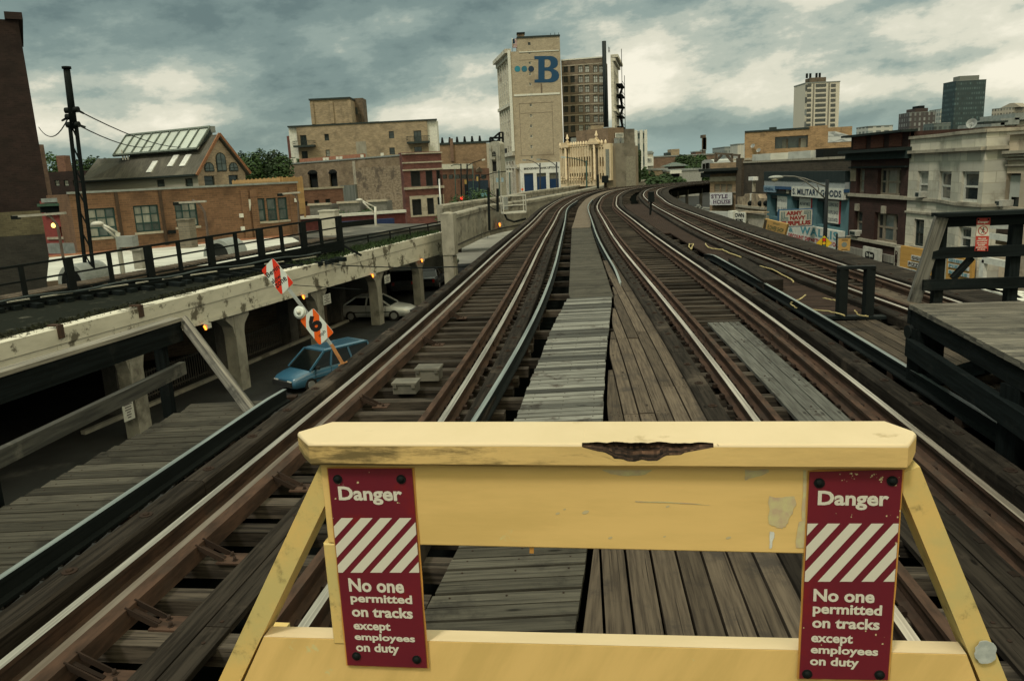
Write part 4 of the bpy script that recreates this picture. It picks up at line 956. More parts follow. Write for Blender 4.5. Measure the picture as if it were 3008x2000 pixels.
for y_, row, wd in ((19.6, 0, .62), (26.1, 0, .62), (32.0, 0, .62), (38.7, 0, .62), (45.6, 0, .62), (52.2, 0, .6), (22.5, 1, .7), (28.5, 1, .7), (34.5, 1, .7), (40.7, 1, .8), (46.4, 1, .8), (52.5, 1, .7), (25, 2, .7), (33, 2, .7), (41, 2, .7), (49, 2, .7)):
    s_ = gs(y_); o_ = (-.36, -3.3, -7.5)[row]; zt_ = zb0 + (zb1 - zb0) * s_ / sE; mb = MB(); c = G(s_, GZ, o_); ax = (gf.ex, gf.n, VZ(1)); h_ = zt_ - GZ
    mb.box(c + VZ(h_ / 2 - .02), (wd, wd * .9, h_), ax, t=.5)
    if row == 0:
        for sg in (-1, 1):
            P_ = [c + gf.ex * sg * wd / 2 + VZ(h_ - .95), c + gf.ex * sg * (wd / 2 + .12) + VZ(h_ - .5), c + gf.ex * sg * (wd / 2 + .5) + VZ(h_ - .16), c + gf.ex * sg * (wd / 2 + .5) + VZ(h_ - .02), c + gf.ex * sg * wd / 2 + VZ(h_ - .02)]
            mb.prism([p - gf.n * wd * .42 for p in P_], gf.n * wd * .84)
    else: mb.box(c + VZ(h_ - .2), (wd * 2.0, wd, .4), ax, t=.5)
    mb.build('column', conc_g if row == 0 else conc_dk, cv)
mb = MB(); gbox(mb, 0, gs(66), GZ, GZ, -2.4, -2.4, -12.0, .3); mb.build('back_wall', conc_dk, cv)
for y_, r_ in ((23.3, .3), (29.2, .3)):
    s_ = gf.st(*q('f', 548 if y_ < 25 else 1288, 1200 if y_ < 25 else 1010))[0]; mb = MB(); mb.bar(G(s_, -1.10, .06), G(s_, -1.52, .06), .22, .06, tuple(gf.n), t=.7); mb.bar(G(s_, -1.12, .02), G(s_, -1.12, -.3), .2, .05, t=.3); mb.build('rusty_bracket', rust, cv)
# picket fence behind the second row of columns
def picket(lab, y0, y1, o_):
    T_ = thing('picket_fence', lab, 'fence', G(gs((y0 + y1) / 2), GZ, o_)); mb = MB(); s_ = gs(y0)
    while s_ < gs(y1): mb.bar(G(s_, GZ + .05, o_), G(s_, GZ + 1.25, o_), .035, .03, tuple(gf.n), t=.5); s_ += .16
    mb.build('pickets', conc_dk, T_); mb = MB()
    for z_ in (.15, 1.15): mb.bar(G(gs(y0), GZ + z_, o_ - .03), G(gs(y1), GZ + z_, o_ - .03), .04, .05)
    mb.build('rails', conc_dk, T_)
picket('grey picket fence in the shade of the viaduct, behind the blue minivan', 29, 40.2, -3.45)
picket('grey picket fence in the shade of the viaduct, behind the silver sedan', 41.2, 51.8, -3.45)
T_ = MB(); T_.bar(G(gs(26), GZ + .07, -2.7), G(gs(52), GZ + .07, -2.7), .2, .14); tag(T_.build('kerb', conc_g), kind='structure')
# weeds on the viaduct edge
def weeds(lab, s0, s1, n, hgt, mat, off=(-.75, -.15), nm='weeds'):
    mb = MB()
    for i in range(n):
        s_ = rnu(s0, s1); o_ = rnu(*off); p = G(s_, -1.30, o_); h_ = hgt * rnu(.3, 1); a = rnu(0, 6.28); d_ = Vector((math.cos(a), math.sin(a), 0)); le = Vector((rnu(-.5, .5), rnu(-.5, .5), 1)) * h_; wv = d_ * rnu(.02, .06)
        mb.face([p - wv, p + wv, p + le + wv * .3], 0, None, random.random()); mb.face([p + le * .5 - wv, p + le * .5 + wv * 3, p + le * .8], 0, None, random.random())
    o = mb.build(nm, mat); tag(o, lab, 'weeds', kind='stuff'); return o
weeds('green weeds growing along the top edge of the concrete girder', gs(38), gs(56.5), 2600, .42, grass_m, (-1.6, -.1))
weeds('dark mossy growth along the near girder edge', gs(14), gs(38), 3000, .16, moss_m, (-1.5, -.2))
# steel railing and walkway on top
rl = wall_frame(rP, rQ); rz = lambda u, v: rl.st(u, v)
T_ = thing('steel_railing', 'black steel railing with heavy posts along the walkway on the concrete viaduct', 'railing', ((rP.x + rQ.x) / 2, (rP.y + rQ.y) / 2, -1.3))
def rail_line(nm, pts, w_, h_, ext=9.0):
    a, b = rz(*pts[0]), rz(*pts[1]); sl = (b[1] - a[1]) / (b[0] - a[0]); mb = MB(); mb.bar(rl.P(a[0] - ext, a[1] - sl * ext, 0), rl.P(*b, 0), w_, h_, t=.4); mb.build(nm, black_m, T_)
    return lambda s: a[1] + (s - a[0]) * sl
X = lambda x, y: q('x', x, y)
topz = rail_line('top_rail', [X(0, 540), (1002, 636)], .09, .09)
midz = rail_line('middle_rail', [X(0, 700), (1002, 667)], .07, .07)
lowz = rail_line('lower_rail', [X(0, 862), (1002, 700)], .08, .07)
big_u = [188, 428, 613, 763, 891, 998]; small_u = [45, 311, 520, 691, 827, 944]
for u in small_u:
    s_ = rz(u, 700)[0]; mb = MB(); mb.bar(rl.P(s_, lowz(s_) - .1, 0), rl.P(s_, topz(s_), 0), .17, .1, tuple(rl.n), t=.5); mb.build('post', black_m, T_)
for u in big_u:
    s_ = rz(u, 700)[0]; mb = MB(); mb.bar(rl.P(s_, -1.75, .02), rl.P(s_, topz(s_) + .03, .02), .30, .2, tuple(rl.n), t=.5); mb.bar(rl.P(s_ + .05, lowz(s_) - .35, .05), rl.P(s_ + .9, -1.3, .6), .12, .12, t=.4); mb.build('heavy_post', black_m, T_)
s0_, s1_ = rz(45, 700)[0] - 9, rz(1000, 690)[0]
mb = MB(); s_ = s0_
while s_ < s1_: mb.bar(rl.P(s_, lowz(s_) + .05, -.1), rl.P(s_, lowz(s_) + .05, -1.3), .17, .05, t=rnu(.2, .9)); s_ += .2
mb.build('walkway_planks', plank_m, T_)
mb = MB(); mb.bar(rl.P(s0_, lowz(s0_) - .36, .05), rl.P(s1_, lowz(s1_) - .36, .05), .2, .5, t=.3); mb.build('stringer', timber_dk, T_)
mb = MB(); mb.bar(rl.P(s0_, -1.25, .9), rl.P(s1_ - 3, -1.0, .6), .2, .3, t=.3); mb.build('lower_stringer', timber_dk, T_)
mb = MB(); s_ = s0_
while s_ < s1_ - 1: mb.bar(rl.P(s_, -1.2, -1.5), rl.P(s_, -1.24, 1.6 + random.random() * .5), .26, .2, t=random.random()); s_ += .62
mb.build('ties', timber_dk, T_)
T2 = thing('bright_gap_dashes', 'row of added pale boxes for the bright gaps between the railing and the girder', 'rail', rl.P(9, -1.2, 1.2)); s_ = s0_
while s_ < s1_ - 2:
    l_ = rnu(.5, 1.6); mb = MB(); mb.bar(rl.P(s_, -1.0, 1.25 - .05 * s_ * .8), rl.P(s_ + l_, -1.0, 1.25 - .05 * (s_ + l_) * .8), .09, .05); mb.build('pale_dash', conc, T2); s_ += l_ + rnu(.25, .9)  # added pale boxes imitate lit ground and roof seen through gaps
mb = MB(); mb.bar(rl.P(s0_, -1.1, 1.25 - .04 * s0_), rl.P(s1_ - 2, -1.1, 1.25 - .04 * (s1_ - 2)), .16, .16); mb.build('bearer', timber_dk, T2)
for o_, z_, lab in ((1.9, -.98, 'dark sagging cable nearest the girder along the concrete viaduct'), (1.55, -.9, 'dark sagging cable just below the steel railing of the concrete viaduct')):
    mb = MB(); P_ = []
    for k in range(30):
        s_ = s0_ + (s1_ - s0_ - 2) * k / 29; P_.append(rl.P(s_, z_ + .05 * math.sin(k * 1.3) - (.12 if z_ > -.95 else 0) + .55 * (s_ - s0_) / (s1_ - s0_) * .3, o_ - 1.35 * (s_ - s0_) / (s1_ - s0_)))
    mb.tube(P_, .045, 6); tag(mb.build('cable', M('cable_sheath_%d' % int(o_ * 100), (.03, .042, .042), rough=.5)), lab, 'cable')
# second, thin railing further along the viaduct
T_ = thing('pipe_railing', 'thin dark pipe railing on the far half of the concrete viaduct', 'railing', G(gs(48), -1.3, -1))
pr = wall_frame(Y(1003, 690, 45.0), Y(1308, 640, 58.5))
a, b = pr.st(*q('g', 805, 270)), pr.st(*q('g', 1580, 130)); mb = MB(); mb.bar(pr.P(*a, 0), pr.P(*b, 0), .07, .09); mb.build('top_rail', black_m, T_)
a2, b2 = pr.st(*q('g', 805, 298)), pr.st(*q('g', 1580, 152)); mb = MB(); mb.bar(pr.P(*a2, 0), pr.P(*b2, 0), .07, .09); mb.build('lower_rail', black_m, T_)
for k in range(6):
    f_ = k / 5; p = pr.P(a[0] + (b[0] - a[0]) * f_, a[1] + (b[1] - a[1]) * f_, 0); mb = MB(); mb.bar(p, Vector((p.x, p.y, -1.3)), .08, .08, (0, 1, 0)); mb.build('post', black_m, T_)
# amber lamps below the girder
def amber_lamp(lab, fr, u, v, off=.12, sc=1.0):
    a = fr.st(u, v, off); p = fr.P(a[0], a[1], off); T_ = thing('wall_lamp', lab, 'lamp', p, 'amber lamps under the viaduct')
    mb = MB(); mb.box(p + fr.ex * .2 * sc + VZ(.05 * sc), (.32 * sc, .24 * sc, .24 * sc), (fr.ex, fr.n, VZ(1))); mb.build('housing', lamp_cream, T_)
    mb = MB(); mb.bar(p + VZ(.10 * sc) - fr.ex * .08 * sc, p + VZ(-.12 * sc) + fr.ex * .05 * sc, .075 * sc, .07 * sc, tuple(fr.n)); mb.build('lens', amber, T_)
amber_lamp('amber lamp under the girder above the grey timber brace', gf, 603, 962, .12, .75)
amber_lamp('amber lamp under the girder beside the leaning slow zone post', gf, *q('g', 500, 712), .12, .75)
amber_lamp('amber lamp under the girder beside the column with the silver sedan', gf, *q('g', 1032, 548), .12, .75)
amber_lamp('amber lamp furthest along under the girder, near the downpipe', gf, *q('g', 1410, 432), .12, .75)
# notices on the columns
paper = M('notice_board', (.44, .45, .41), (.36, .37, .34), (3, 20), rough=.6)
def notice(lab, y_, r, x0, y0, x1, y1, lines, sdo=.335):
    # hung on the face of a column turned to the viewer's right, along the viaduct
    fr = gf.shift(-.075)
    rc = fr.rect(r, x0, y0, x1, y1, .01); mb = MB(); mb.prism([fr.P(rc[0], rc[1], .01), fr.P(rc[2], rc[1], .01), fr.P(rc[2], rc[3], .01), fr.P(rc[0], rc[3], .01)], fr.n * .02)
    o = mb.build('board', paper); T_ = thing('notice', lab, 'notice', fr.P((rc[0] + rc[2]) / 2, (rc[1] + rc[3]) / 2, .02)); o.parent = T_; o.location = -T_.location
    mb = MB(); n_ = lines; h_ = (rc[3] - rc[1]) / (n_ + 1.2)
    for k in range(n_):
        z_ = rc[3] - h_ * (k + 1); w_ = (rc[2] - rc[0]) * rnu(.3, .8); c_ = (rc[0] + rc[2]) / 2; mb.face([fr.P(c_ - w_ / 2, z_ - h_ * .28, .0315), fr.P(c_ + w_ / 2, z_ - h_ * .28, .0315), fr.P(c_ + w_ / 2, z_ + h_ * .2, .0315), fr.P(c_ - w_ / 2, z_ + h_ * .2, .0315)])
    mb.build('print', M('print_ink', (.09, .075, .08), rough=.6), T_)
notice('pale printed notice on the nearest concrete column', 26.1, 'l', 865, 755, 945, 930, 8)
notice('pale printed notice on the column behind the leaning post, near the girder', 38.7, 'g', 648, 690, 708, 768, 5)
notice('pale printed notice at the top of the column beside the silver sedan', 45.6, 'g', 1120, 542, 1164, 604, 4)
# downpipe and end pier
mb = MB(); a = gf.st(*q('g', 1545, 392)); b = gf.st(*q('g', 1585, 640)); mb.tube([G(a[0], a[1], .1), G(b[0] - .1, a[1], .1), G(b[0], a[1] - .2, .1), G(b[0] + .05, b[1] - 2, .1)], .09, 8); tag(mb.build('downpipe', conc_g), 'pale rusty downpipe at the far end of the concrete girder', 'pipe')
# --- curved concrete parapets
def parapet(lab, pix, zt_, zb_, zd, mat, nm='concrete_parapet', panels=0):
    P_ = np.array([Z(u, v, zd)[:2] for u, v in pix]); P_ = resample(np.vstack([P_]), 1.0); n_ = len(P_); k_ = max(3, min(9, n_ // 4)); ker = np.ones(k_) / k_
    a = np.vstack([2 * P_[0] - P_[k_:0:-1], P_, 2 * P_[-1] - P_[-2:-k_ - 2:-1]]); P_ = np.stack([np.convolve(a[:, i], ker, 'same')[k_:-k_] for i in (0, 1)], 1)
    pts = [Vector((p[0], p[1], 0)) for p in P_]; T_ = thing(nm, lab, 'parapet wall', (pts[len(pts) // 3].x, pts[len(pts) // 3].y, zb_)); mb = MB()
    mb.sweep([(0, zb_), (0, zt_ - .38), (-.5, zt_ - .38), (-.5, zb_)], pts, t=.5); mb.sweep([(.03, zt_ - .52), (.03, zt_ - .40), (-.02, zt_ - .40), (-.02, zt_ - .52)], pts, t=.2)
    mb.build('wall', mat, T_)
    mb = MB(); mb.sweep([(.1, zt_ - .36), (.12, zt_ - .1), (.04, zt_), (-.5, zt_), (-.58, zt_ - .1), (-.56, zt_ - .36)], pts, t=.55); mb.build('coping', mat, T_)
    if panels:
        mb = MB()
        for i in range(2, len(pts) - 2, panels):
            d_ = (pts[i + 1] - pts[i]).normalized(); rt = Vector((d_.y, -d_.x, 0)); mb.bar(pts[i] + rt * .04 + VZ(zb_), pts[i] + rt * .04 + VZ(zt_ - .39), .5, .12, tuple(rt), t=.8)
        mb.build('pilaster', mat, T_)
    return T_, pts
conc_p = M('parapet_concrete', (.31, .295, .24), (.20, .19, .155), (.6, 1.2), rough=.92, dirt=(.085, .08, .062), ds=.7, dr=(.5, .68), tv=.15, bump=.3)
W1, w1 = parapet('concrete parapet wall beside the left track, with a rounded end block', [(1328, 629), (1435, 601), (1560, 586), (1700, 559), (1798, 539), (1900, 528)], .2, -2.35, .2, conc_p)
W2, w2 = parapet('panelled concrete parapet wall further back, in front of the white bank base', [(1298, 602), (1392, 588), (1480, 577), (1556, 562), (1720, 542), (1796, 530)], .25, -2.1, .25, conc_p, panels=7)
d_ = (w1[1] - w1[0]).normalized(); rt = Vector((d_.y, -d_.x, 0)); p = w1[0] - d_ * .25
mb = MB(); mb.bar(p + VZ(-2.5) - rt * .22, p + VZ(.26) - rt * .22, 1.0, .85, tuple(rt), t=.7); mb.ball(p + VZ(.2) - rt * .22, (.45, .5, .18), 12, 6, t=.7); mb.build('end_block', conc_p, W1)
mb = MB(); mb.bar(p + VZ(GZ) - rt * .3, p + VZ(-2.51) - rt * .3, .9, .7, tuple(rt), t=.5)
for k in (-1, 0, 1): mb.bar(p + rt * .08 + d_ * .3 * k + VZ(GZ), p + rt * .08 + d_ * .3 * k + VZ(-2.6), .12, .1, tuple(rt), t=.7)
mb.build('pier', conc_p, W1)
mb = MB(); mb.sweep([(.07, -2.0), (.12, -1.95), (.07, -1.9)], [q_ for q_ in w1[:30]], t=.1); mb.build('conduit', conc_dk, W1)
mb = MB(); mid1 = w1; 
for i in range(0, len(w1) - 1):
    a, b = w1[i], w1[i + 1]; j0 = int(i / (len(w1) - 1) * (len(w2) - 1)); j1 = int((i + 1) / (len(w1) - 1) * (len(w2) - 1)); up_ = VZ(-.55); mb.face([a + up_, b + up_, w2[j1] + up_, w2[j0] + up_])
tag(mb.build('bridge_deck', conc_dk), kind='structure')
fr1 = wall_frame(w1[8], w1[16]); amber_lamp('orange lit lamp on the curved parapet wall', fr1, *q('t', 1038, 735), .15, 1.1)
amber_lamp('amber lamp on the end block of the parapet wall', wall_frame(w1[0] + Vector((-1.2, 0, 0)), w1[0] + Vector((1, 0, 0))), *q('t', 180, 655), .1, 1.0)
# white wire cage standing by the parapet
cg = wall_frame(Z(1478, 628, -.6), Z(1545, 624, -.6)); T_ = thing('wire_cage', 'pale metal service cage hanging beside the parapet wall', 'cage', cg.P(.6, -.8, -.4)); mb = MB()
cr = cg.rect('t', 1090, 290, 1440, 555)
for o_ in (0, -.9):
    C4 = [cg.P(cr[0], cr[1], o_), cg.P(cr[2], cr[1], o_), cg.P(cr[2], cr[3], o_), cg.P(cr[0], cr[3], o_)]
    for k in range(4): mb.bar(C4[k], C4[(k + 1) % 4], .07, .07)
    mb.bar(C4[0].lerp(C4[3], .45), C4[1].lerp(C4[2], .45), .05, .05)
for s_, z_ in ((cr[0], cr[1]), (cr[2], cr[1]), (cr[0], cr[3]), (cr[2], cr[3])): mb.bar(cg.P(s_, z_, 0), cg.P(s_, z_, -.9), .07, .07)
mb.build('frame', lamp_cream, T_); mb = MB(); mb.box(cg.P((cr[0] + cr[2]) / 2, cr[1] + .05, -.45), (cr[2] - cr[0], .9, .12), (cg.ex, cg.n, VZ(1))); mb.build('floor', lamp_cream, T_)
mb = MB(); mb.box(cg.P(cr[0] + .28, (cr[1] + cr[3]) / 2 + .1, -.5), (.4, .5, (cr[3] - cr[1]) * .72), (cg.ex, cg.n, VZ(1))); mb.build('cabinet', galv, T_)
mb = MB(); P_ = [cg.P(cr[0] + .1, cr[1], -.2), cg.P(cr[0] + .3, cr[1] - .5, -.1), cg.P(cr[0] + .9, cr[1] - .75, -.1), cg.P(cr[2], cr[1] - .55, -.2)]; mb.tube(P_, .09, 6); mb.build('hose', black_m, T_)
# signal posts
def sig(lab, base_p, parts, nm='signal_post'):
    T_ = thing(nm, lab, 'post', base_p); 
    for n_, a, b, w_, m_ in parts: mb = MB(); mb.bar(a, b, w_, w_, (0, 1, 0)); mb.build(n_, m_, T_)
    return T_
B_ = Y(*q('t', 905, 480), w1[8].y + .5); hh = Y(*q('t', 905, 165), w1[8].y + .5)
sig('pair of black lattice posts on the parapet wall near the white cage', B_, [('post', Vector((B_.x - .22, B_.y, -1.6)), Vector((hh.x - .22, hh.y, hh.z)), .2, black_m), ('post', Vector((B_.x + .5, B_.y, -.2)), Vector((hh.x + .5, hh.y, hh.z - .1)), .2, black_m)] + [('lacing', Vector((B_.x - .22, B_.y, hh.z - .3 - k * .55)), Vector((B_.x + .5, B_.y, hh.z - .75 - k * .55)), .06, black_m) for k in range(3)])
B_ = Z(*q('u', 632, 890), .2); t_ = Y(*q('u', 632, 680), B_.y)
sig('short dark signal post by the far parapet, in front of the ornate building', B_, [('post', B_ + Vector((-.3, 0, 0)), Vector((B_.x - .3, B_.y, t_.z)), .3, black_m), ('post', B_ + Vector((.7, 0, 0)), Vector((B_.x + .7, B_.y, t_.z - .2)), .35, rust_dark), ('head', Vector((B_.x + .65, B_.y - .1, B_.z + .7)), Vector((B_.x + .65, B_.y - .1, B_.z + 1.6)), .8, black_m)])
B_ = Z(*q('h', 1310, 240), -.1); t_ = Y(*q('h', 1318, 128), B_.y)
sig('dark signal post standing between the far right tracks', B_, [('post', B_, Vector((B_.x + .08, B_.y, t_.z)), .11, black_m), ('box', Vector((B_.x + .05, B_.y - .1, B_.z + .75)), Vector((B_.x + .05, B_.y - .1, B_.z + 1.35)), .32, black_m)])
# loose wires over the parking lot
def wire(lab, pts, r=.018, sag=0):
    mb = MB(); Q = []
    for i in range(len(pts) - 1):
        for k in range(6): f_ = k / 6; p = pts[i].lerp(pts[i + 1], f_); p.z -= sag * 4 * f_ * (1 - f_); Q.append(p)
    Q.append(pts[-1]); mb.tube(Q, r, 5); return tag(mb.build('wire', black_m), lab, 'wire')
wire('slack wire from the viaduct to the left track, above the parked cars', [Y(*q('g', 500, 425), 36), Y(*q('g', 800, 470), 34), Y(*q('g', 1300, 490), 31), Y(*q('g', 1760, 478), 29)], .022)
wire('thin wire crossing behind the leaning post', [Y(*q('g', 420, 620), 33), Y(*q('g', 640, 635), 32), Y(*q('g', 950, 655), 32)], .015)

# --- vehicles
glass_d = M('car_glass', (.004, .006, .006), rough=.12, spec=.35)
tyre = M('tyre', (.012, .012, .012), rough=.9); rim_m = M('rim', (.42, .43, .42), rough=.35, metal=.7)
trim_d = M('dark_trim', (.02, .022, .022), rough=.6); lamp_w = M('headlamp', (.6, .62, .58), rough=.15, spec=.8); lamp_r = M('tail_lamp', (.35, .015, .012), rough=.25, spec=.7)
def vehicle(name, lab, cat, paint, L_, W_, body, gh, pillars, wheels, wr=.32, rack=False, group=None, detail=True):
    """body: (x, zbot, ztop, halfwidth) sections from rear to nose; gh: (x_belt_rear, x_belt_front, x_roof_rear, x_roof_front, zbelt_r, zbelt_f, zroof, hw_belt, hw_roof)"""
    T_ = thing(name, lab, cat, (0, 0, 0), group); mb = MB(); rings = []
    for x, zb_, zt_, hw in body:
        hm = zb_ + (zt_ - zb_) * .55; rings.append([Vector((x, -hw * .93, zb_)), Vector((x, -hw, zb_ + .12)), Vector((x, -hw, hm)), Vector((x, -hw * .95, zt_ - .04)), Vector((x, -hw * .86, zt_)), Vector((x, hw * .86, zt_)), Vector((x, hw * .95, zt_ - .04)), Vector((x, hw, hm)), Vector((x, hw, zb_ + .12)), Vector((x, hw * .93, zb_))])
    for i in range(len(rings) - 1):
        for k in range(10):
            k2 = (k + 1) % 10; mb.face([rings[i][k], rings[i + 1][k], rings[i + 1][k2], rings[i][k2]], 0, sm=k in (1, 2, 3, 5, 6, 7, 4))
    mb.face(rings[0], 0); mb.face(rings[-1][::-1], 0)
    xr_, xf_, rr_, rf_, zr_, zf_, zt_, hb, hr = gh
    B4 = [Vector((xr_, -hb, zr_)), Vector((xf_, -hb, zf_)), Vector((xf_, hb, zf_)), Vector((xr_, hb, zr_))]; R4 = [Vector((rr_, -hr, zt_)), Vector((rf_, -hr, zt_)), Vector((rf_, hr, zt_)), Vector((rr_, hr, zt_))]
    rc = [p + VZ(.06) + Vector(((.12 if k in (0, 3) else -.12), (.14 if k < 2 else -.14), 0)) for k, p in enumerate(R4)]
    mb.face(rc, 0)
    for k in range(4): k2 = (k + 1) % 4; mb.face([R4[k], R4[k2], rc[k2], rc[k]], 0)
    for k in range(4): mb.bar(B4[k], R4[k], .09, .07, (0, 1, 0)); mb.bar(R4[k], R4[(k + 1) % 4], .08, .07)
    for xb, xt in pillars:
        for sg in (-1, 1): mb.bar(Vector((xb, sg * hb, zr_ + (zf_ - zr_) * (xb - xr_) / (xf_ - xr_))), Vector((xt, sg * hr, zt_)), .1, .06, (0, 1, 0))
    mb.build('body', paint, T_)
    mb = MB()
    for k in range(4): k2 = (k + 1) % 4; mb.face([B4[k], B4[k2], R4[k2], R4[k]])
    mb.build('windows', glass_d, T_)
    for wx in wheels:
        for sg in (-1, 1):
            mb = MB(); hw = W_ / 2; mb.cyl((wx, sg * (hw - .2), wr), (wx, sg * (hw + .01), wr), wr, n=20); w_ = mb.build('wheel', tyre, T_)
            mb = MB(); mb.cyl((wx, sg * (hw + .005), wr), (wx, sg * (hw + .02), wr), wr * .62, n=14); mb.build('rim', rim_m, w_)
    if detail:
        xn, zn0, zn1, hn = body[-1]; x0, z00, z01, h0 = body[0]
        for sg in (-1, 1):
            mb = MB(); mb.box((xn - .02, sg * hn * .72, zn0 + (zn1 - zn0) * .72), (.1, hn * .42, .15)); mb.build('headlight', lamp_w, T_)
            mb = MB(); mb.box((x0 + .02, sg * h0 * .82, z01 - .16), (.1, h0 * .22, .22)); mb.build('tail_light', lamp_r, T_)
            mb = MB(); hs = max(s[3] for s in body)
            for xs_ in [p[0] for p in pillars] + [xf_ - .25]: mb.box((xs_, sg * (hs + .002), .62), (.014, .012, .62))
            mb.box((L_ * .48, sg * (hs + .008), .55), (L_ * .55, .02, .06)); mb.build('side_trim', trim_d, T_)
            mb = MB(); mb.box((xf_ - .35, sg * (hb + .12), zf_ + .08), (.12, .2, .13)); mb.build('mirror', trim_d, T_)
        mb = MB(); mb.box((xn + .03, 0, zn0 + .17), (.14, hn * 1.96, .24)); mb.build('bumper', trim_d, T_); mb = MB(); mb.box((x0 - .03, 0, z00 + .18), (.12, h0 * 1.96, .24)); mb.build('bumper', trim_d, T_); mb = MB(); mb.box((xn + .0, 0, zn0 + (zn1 - zn0) * .68), (.06, hn * .9, .12)); mb.build('grille', trim_d, T_)
        if rack:
            mb = MB()
            for k in range(7): mb.bar((rr_ + .25, -hr * .6 + k * hr * .2, zt_ + .085), (rf_ - .3, -hr * .6 + k * hr * .2, zt_ + .085), .03, .02)
            mb.build('roof_ribs', paint, T_)
    return T_
blue_p = M('blue_car_paint', (.028, .10, .165), (.024, .088, .15), rough=.3, spec=.6, coat=.5)
silver_p = M('silver_car_paint', (.42, .43, .41), (.38, .39, .37), rough=.3, metal=.3, coat=.5)
dark_p = M('dark_car_paint', (.02, .022, .024), rough=.3, coat=.5); white_p = M('white_car_paint', (.62, .63, .60), rough=.35, coat=.3); red_p = M('red_car_paint', (.22, .02, .02), rough=.35, coat=.4)
van_body = [(0, .30, 1.02, .80), (.25, .28, 1.05, .90), (1.2, .26, 1.05, .93), (2.9, .26, 1.03, .93), (3.5, .26, 1.0, .92), (4.1, .27, .90, .90), (4.5, .28, .79, .85), (4.68, .32, .68, .76)]
VAN = dict(L_=4.7, W_=1.84, body=van_body, gh=(.04, 3.72, .16, 2.78, 1.04, .99, 1.74, .90, .79), pillars=[(1.25, 1.4), (2.55, 2.35)], wheels=(.85, 3.75))
SED = dict(L_=4.75, W_=1.8, body=[(0, .34, .92, .76), (.2, .3, 1.0, .86), (.9, .26, 1.0, .9), (2.9, .25, .95, .9), (3.5, .26, .90, .89), (4.3, .28, .76, .84), (4.7, .33, .62, .70)], gh=(.55, 3.45, 1.25, 2.6, 1.0, .92, 1.44, .82, .6), pillars=[(1.95, 2.0)], wheels=(.95, 3.7))
SUV = dict(L_=4.8, W_=1.9, body=[(0, .42, 1.1, .86), (.15, .38, 1.15, .92), (1.2, .36, 1.15, .95), (3.3, .36, 1.12, .95), (4.3, .38, 1.02, .92), (4.75, .42, .9, .84)], gh=(.05, 3.4, .3, 2.8, 1.14, 1.1, 1.82, .9, .76), pillars=[(1.2, 1.25), (2.3, 2.25)], wheels=(.9, 3.8))
def put(T_, rear, front, centre=None):
    r_, f_ = Vector(rear), Vector(front); d = f_ - r_; an = math.atan2(d.y, d.x); T_.rotation_euler = (0, 0, an); m_ = (r_ + f_) / 2; L2 = 2.35
    T_.location = (m_.x - math.cos(an) * L2, m_.y - math.sin(an) * L2, GZ + .005)
v = vehicle('minivan', 'blue minivan with dark windows parked below the leaning slow zone post', 'minivan', blue_p, rack=True, **VAN)
put(v, (-6.95, 33.9), (-9.75, 30.7)); v.scale = (.87, .87, .87)
v = vehicle('sedan', 'silver sedan parked behind a concrete column under the viaduct', 'sedan', silver_p, **SED); put(v, (-10.5, 48.0), (-6.0, 47.2))
v = vehicle('parked_suv', 'dark parked car in the shade beyond the silver sedan', 'car', dark_p, **SUV); c_ = Y(*q('g', 1310, 700), 58); put(v, (c_.x - .2, 56.5), (c_.x - 1.2, 61))
v = vehicle('parked_car', 'dark parked car partly hidden behind the left track, near the downpipe', 'car', dark_p, **SED); c_ = Y(*q('g', 1440, 690), 60); put(v, (c_.x + .2, 58.5), (c_.x + .6, 63))
far_cars = [(575, 185, white_p, SUV, 'white car on the far street, nearest the dark post'), (640, 225, dark_p, SED, 'dark car on the far street, right of the white one'), (850, 155, silver_p, SED, 'pale car far up the street beside the traffic lights'), (955, 230, dark_p, SUV, 'dark car on the far street just left of the bank corner'), (1030, 245, white_p, SED, 'white car on the far street close to the curved parapet'), (690, 165, dark_p, SUV, 'small dark car furthest up the street')]
for x, y, pm, spec_, lab in far_cars:
    u, v_ = q('t', x, y + 18); p = Z(u, v_ + 10, GZ)
    if p.y > 400: p = Y(u, v_, 330); p.z = GZ
    vv = vehicle('street_car', lab, 'car', pm, **spec_, detail=False, group='cars on the far street'); put(vv, (p.x + .6, p.y + 2.3, 0), (p.x, p.y - 2.3, 0))
# train coming round the far curve
tp = Y(2078, 521, 150); tp.z = 0
T_ = thing('train', 'silver train with two lit headlights coming along the far right track', 'train', tp)
td = Vector((-.80, -.60, 0)); tr_ = Vector((td.y, -td.x, 0)) * -1; tr_ = Vector((-td.y, td.x, 0)); uz = VZ(1); al = M('train_aluminium', (.46, .48, .46), (.40, .42, .40), rough=.35, metal=.5)
mb = MB(); hwT = 1.42
pr_ = [(-hwT, .75), (-hwT, 2.75), (-hwT * .9, 3.2), (-hwT * .5, 3.45), (hwT * .5, 3.45), (hwT * .9, 3.2), (hwT, 2.75), (hwT, .75)]
mb.prism([tp + tr_ * a + uz * b for a, b in pr_], -td * 14); mb.build('body', al, T_)
mb = MB()
for a0, a1, z0, z1 in ((-1.15, -.5, 1.75, 2.75), (-.4, .4, .95, 2.85), (.5, 1.15, 1.75, 2.75)): P_ = [tp + tr_ * a + uz * b + td * .02 for a, b in ((a0, z0), (a1, z0), (a1, z1), (a0, z1))]; mb.prism(P_, td * .02)
mb.build('windscreen', glass_d, T_)
for a in (-.85, .85): mb = MB(); mb.cyl(tp + tr_ * a + uz * 1.45, tp + tr_ * a + uz * 1.45 + td * .08, .24, n=12); mb.build('headlight', M('train_headlight', (.9, .8, .7), tv=0, emit=((1.0, .72, .5), 5.0)) if a < 0 else MT['train_headlight'], T_)
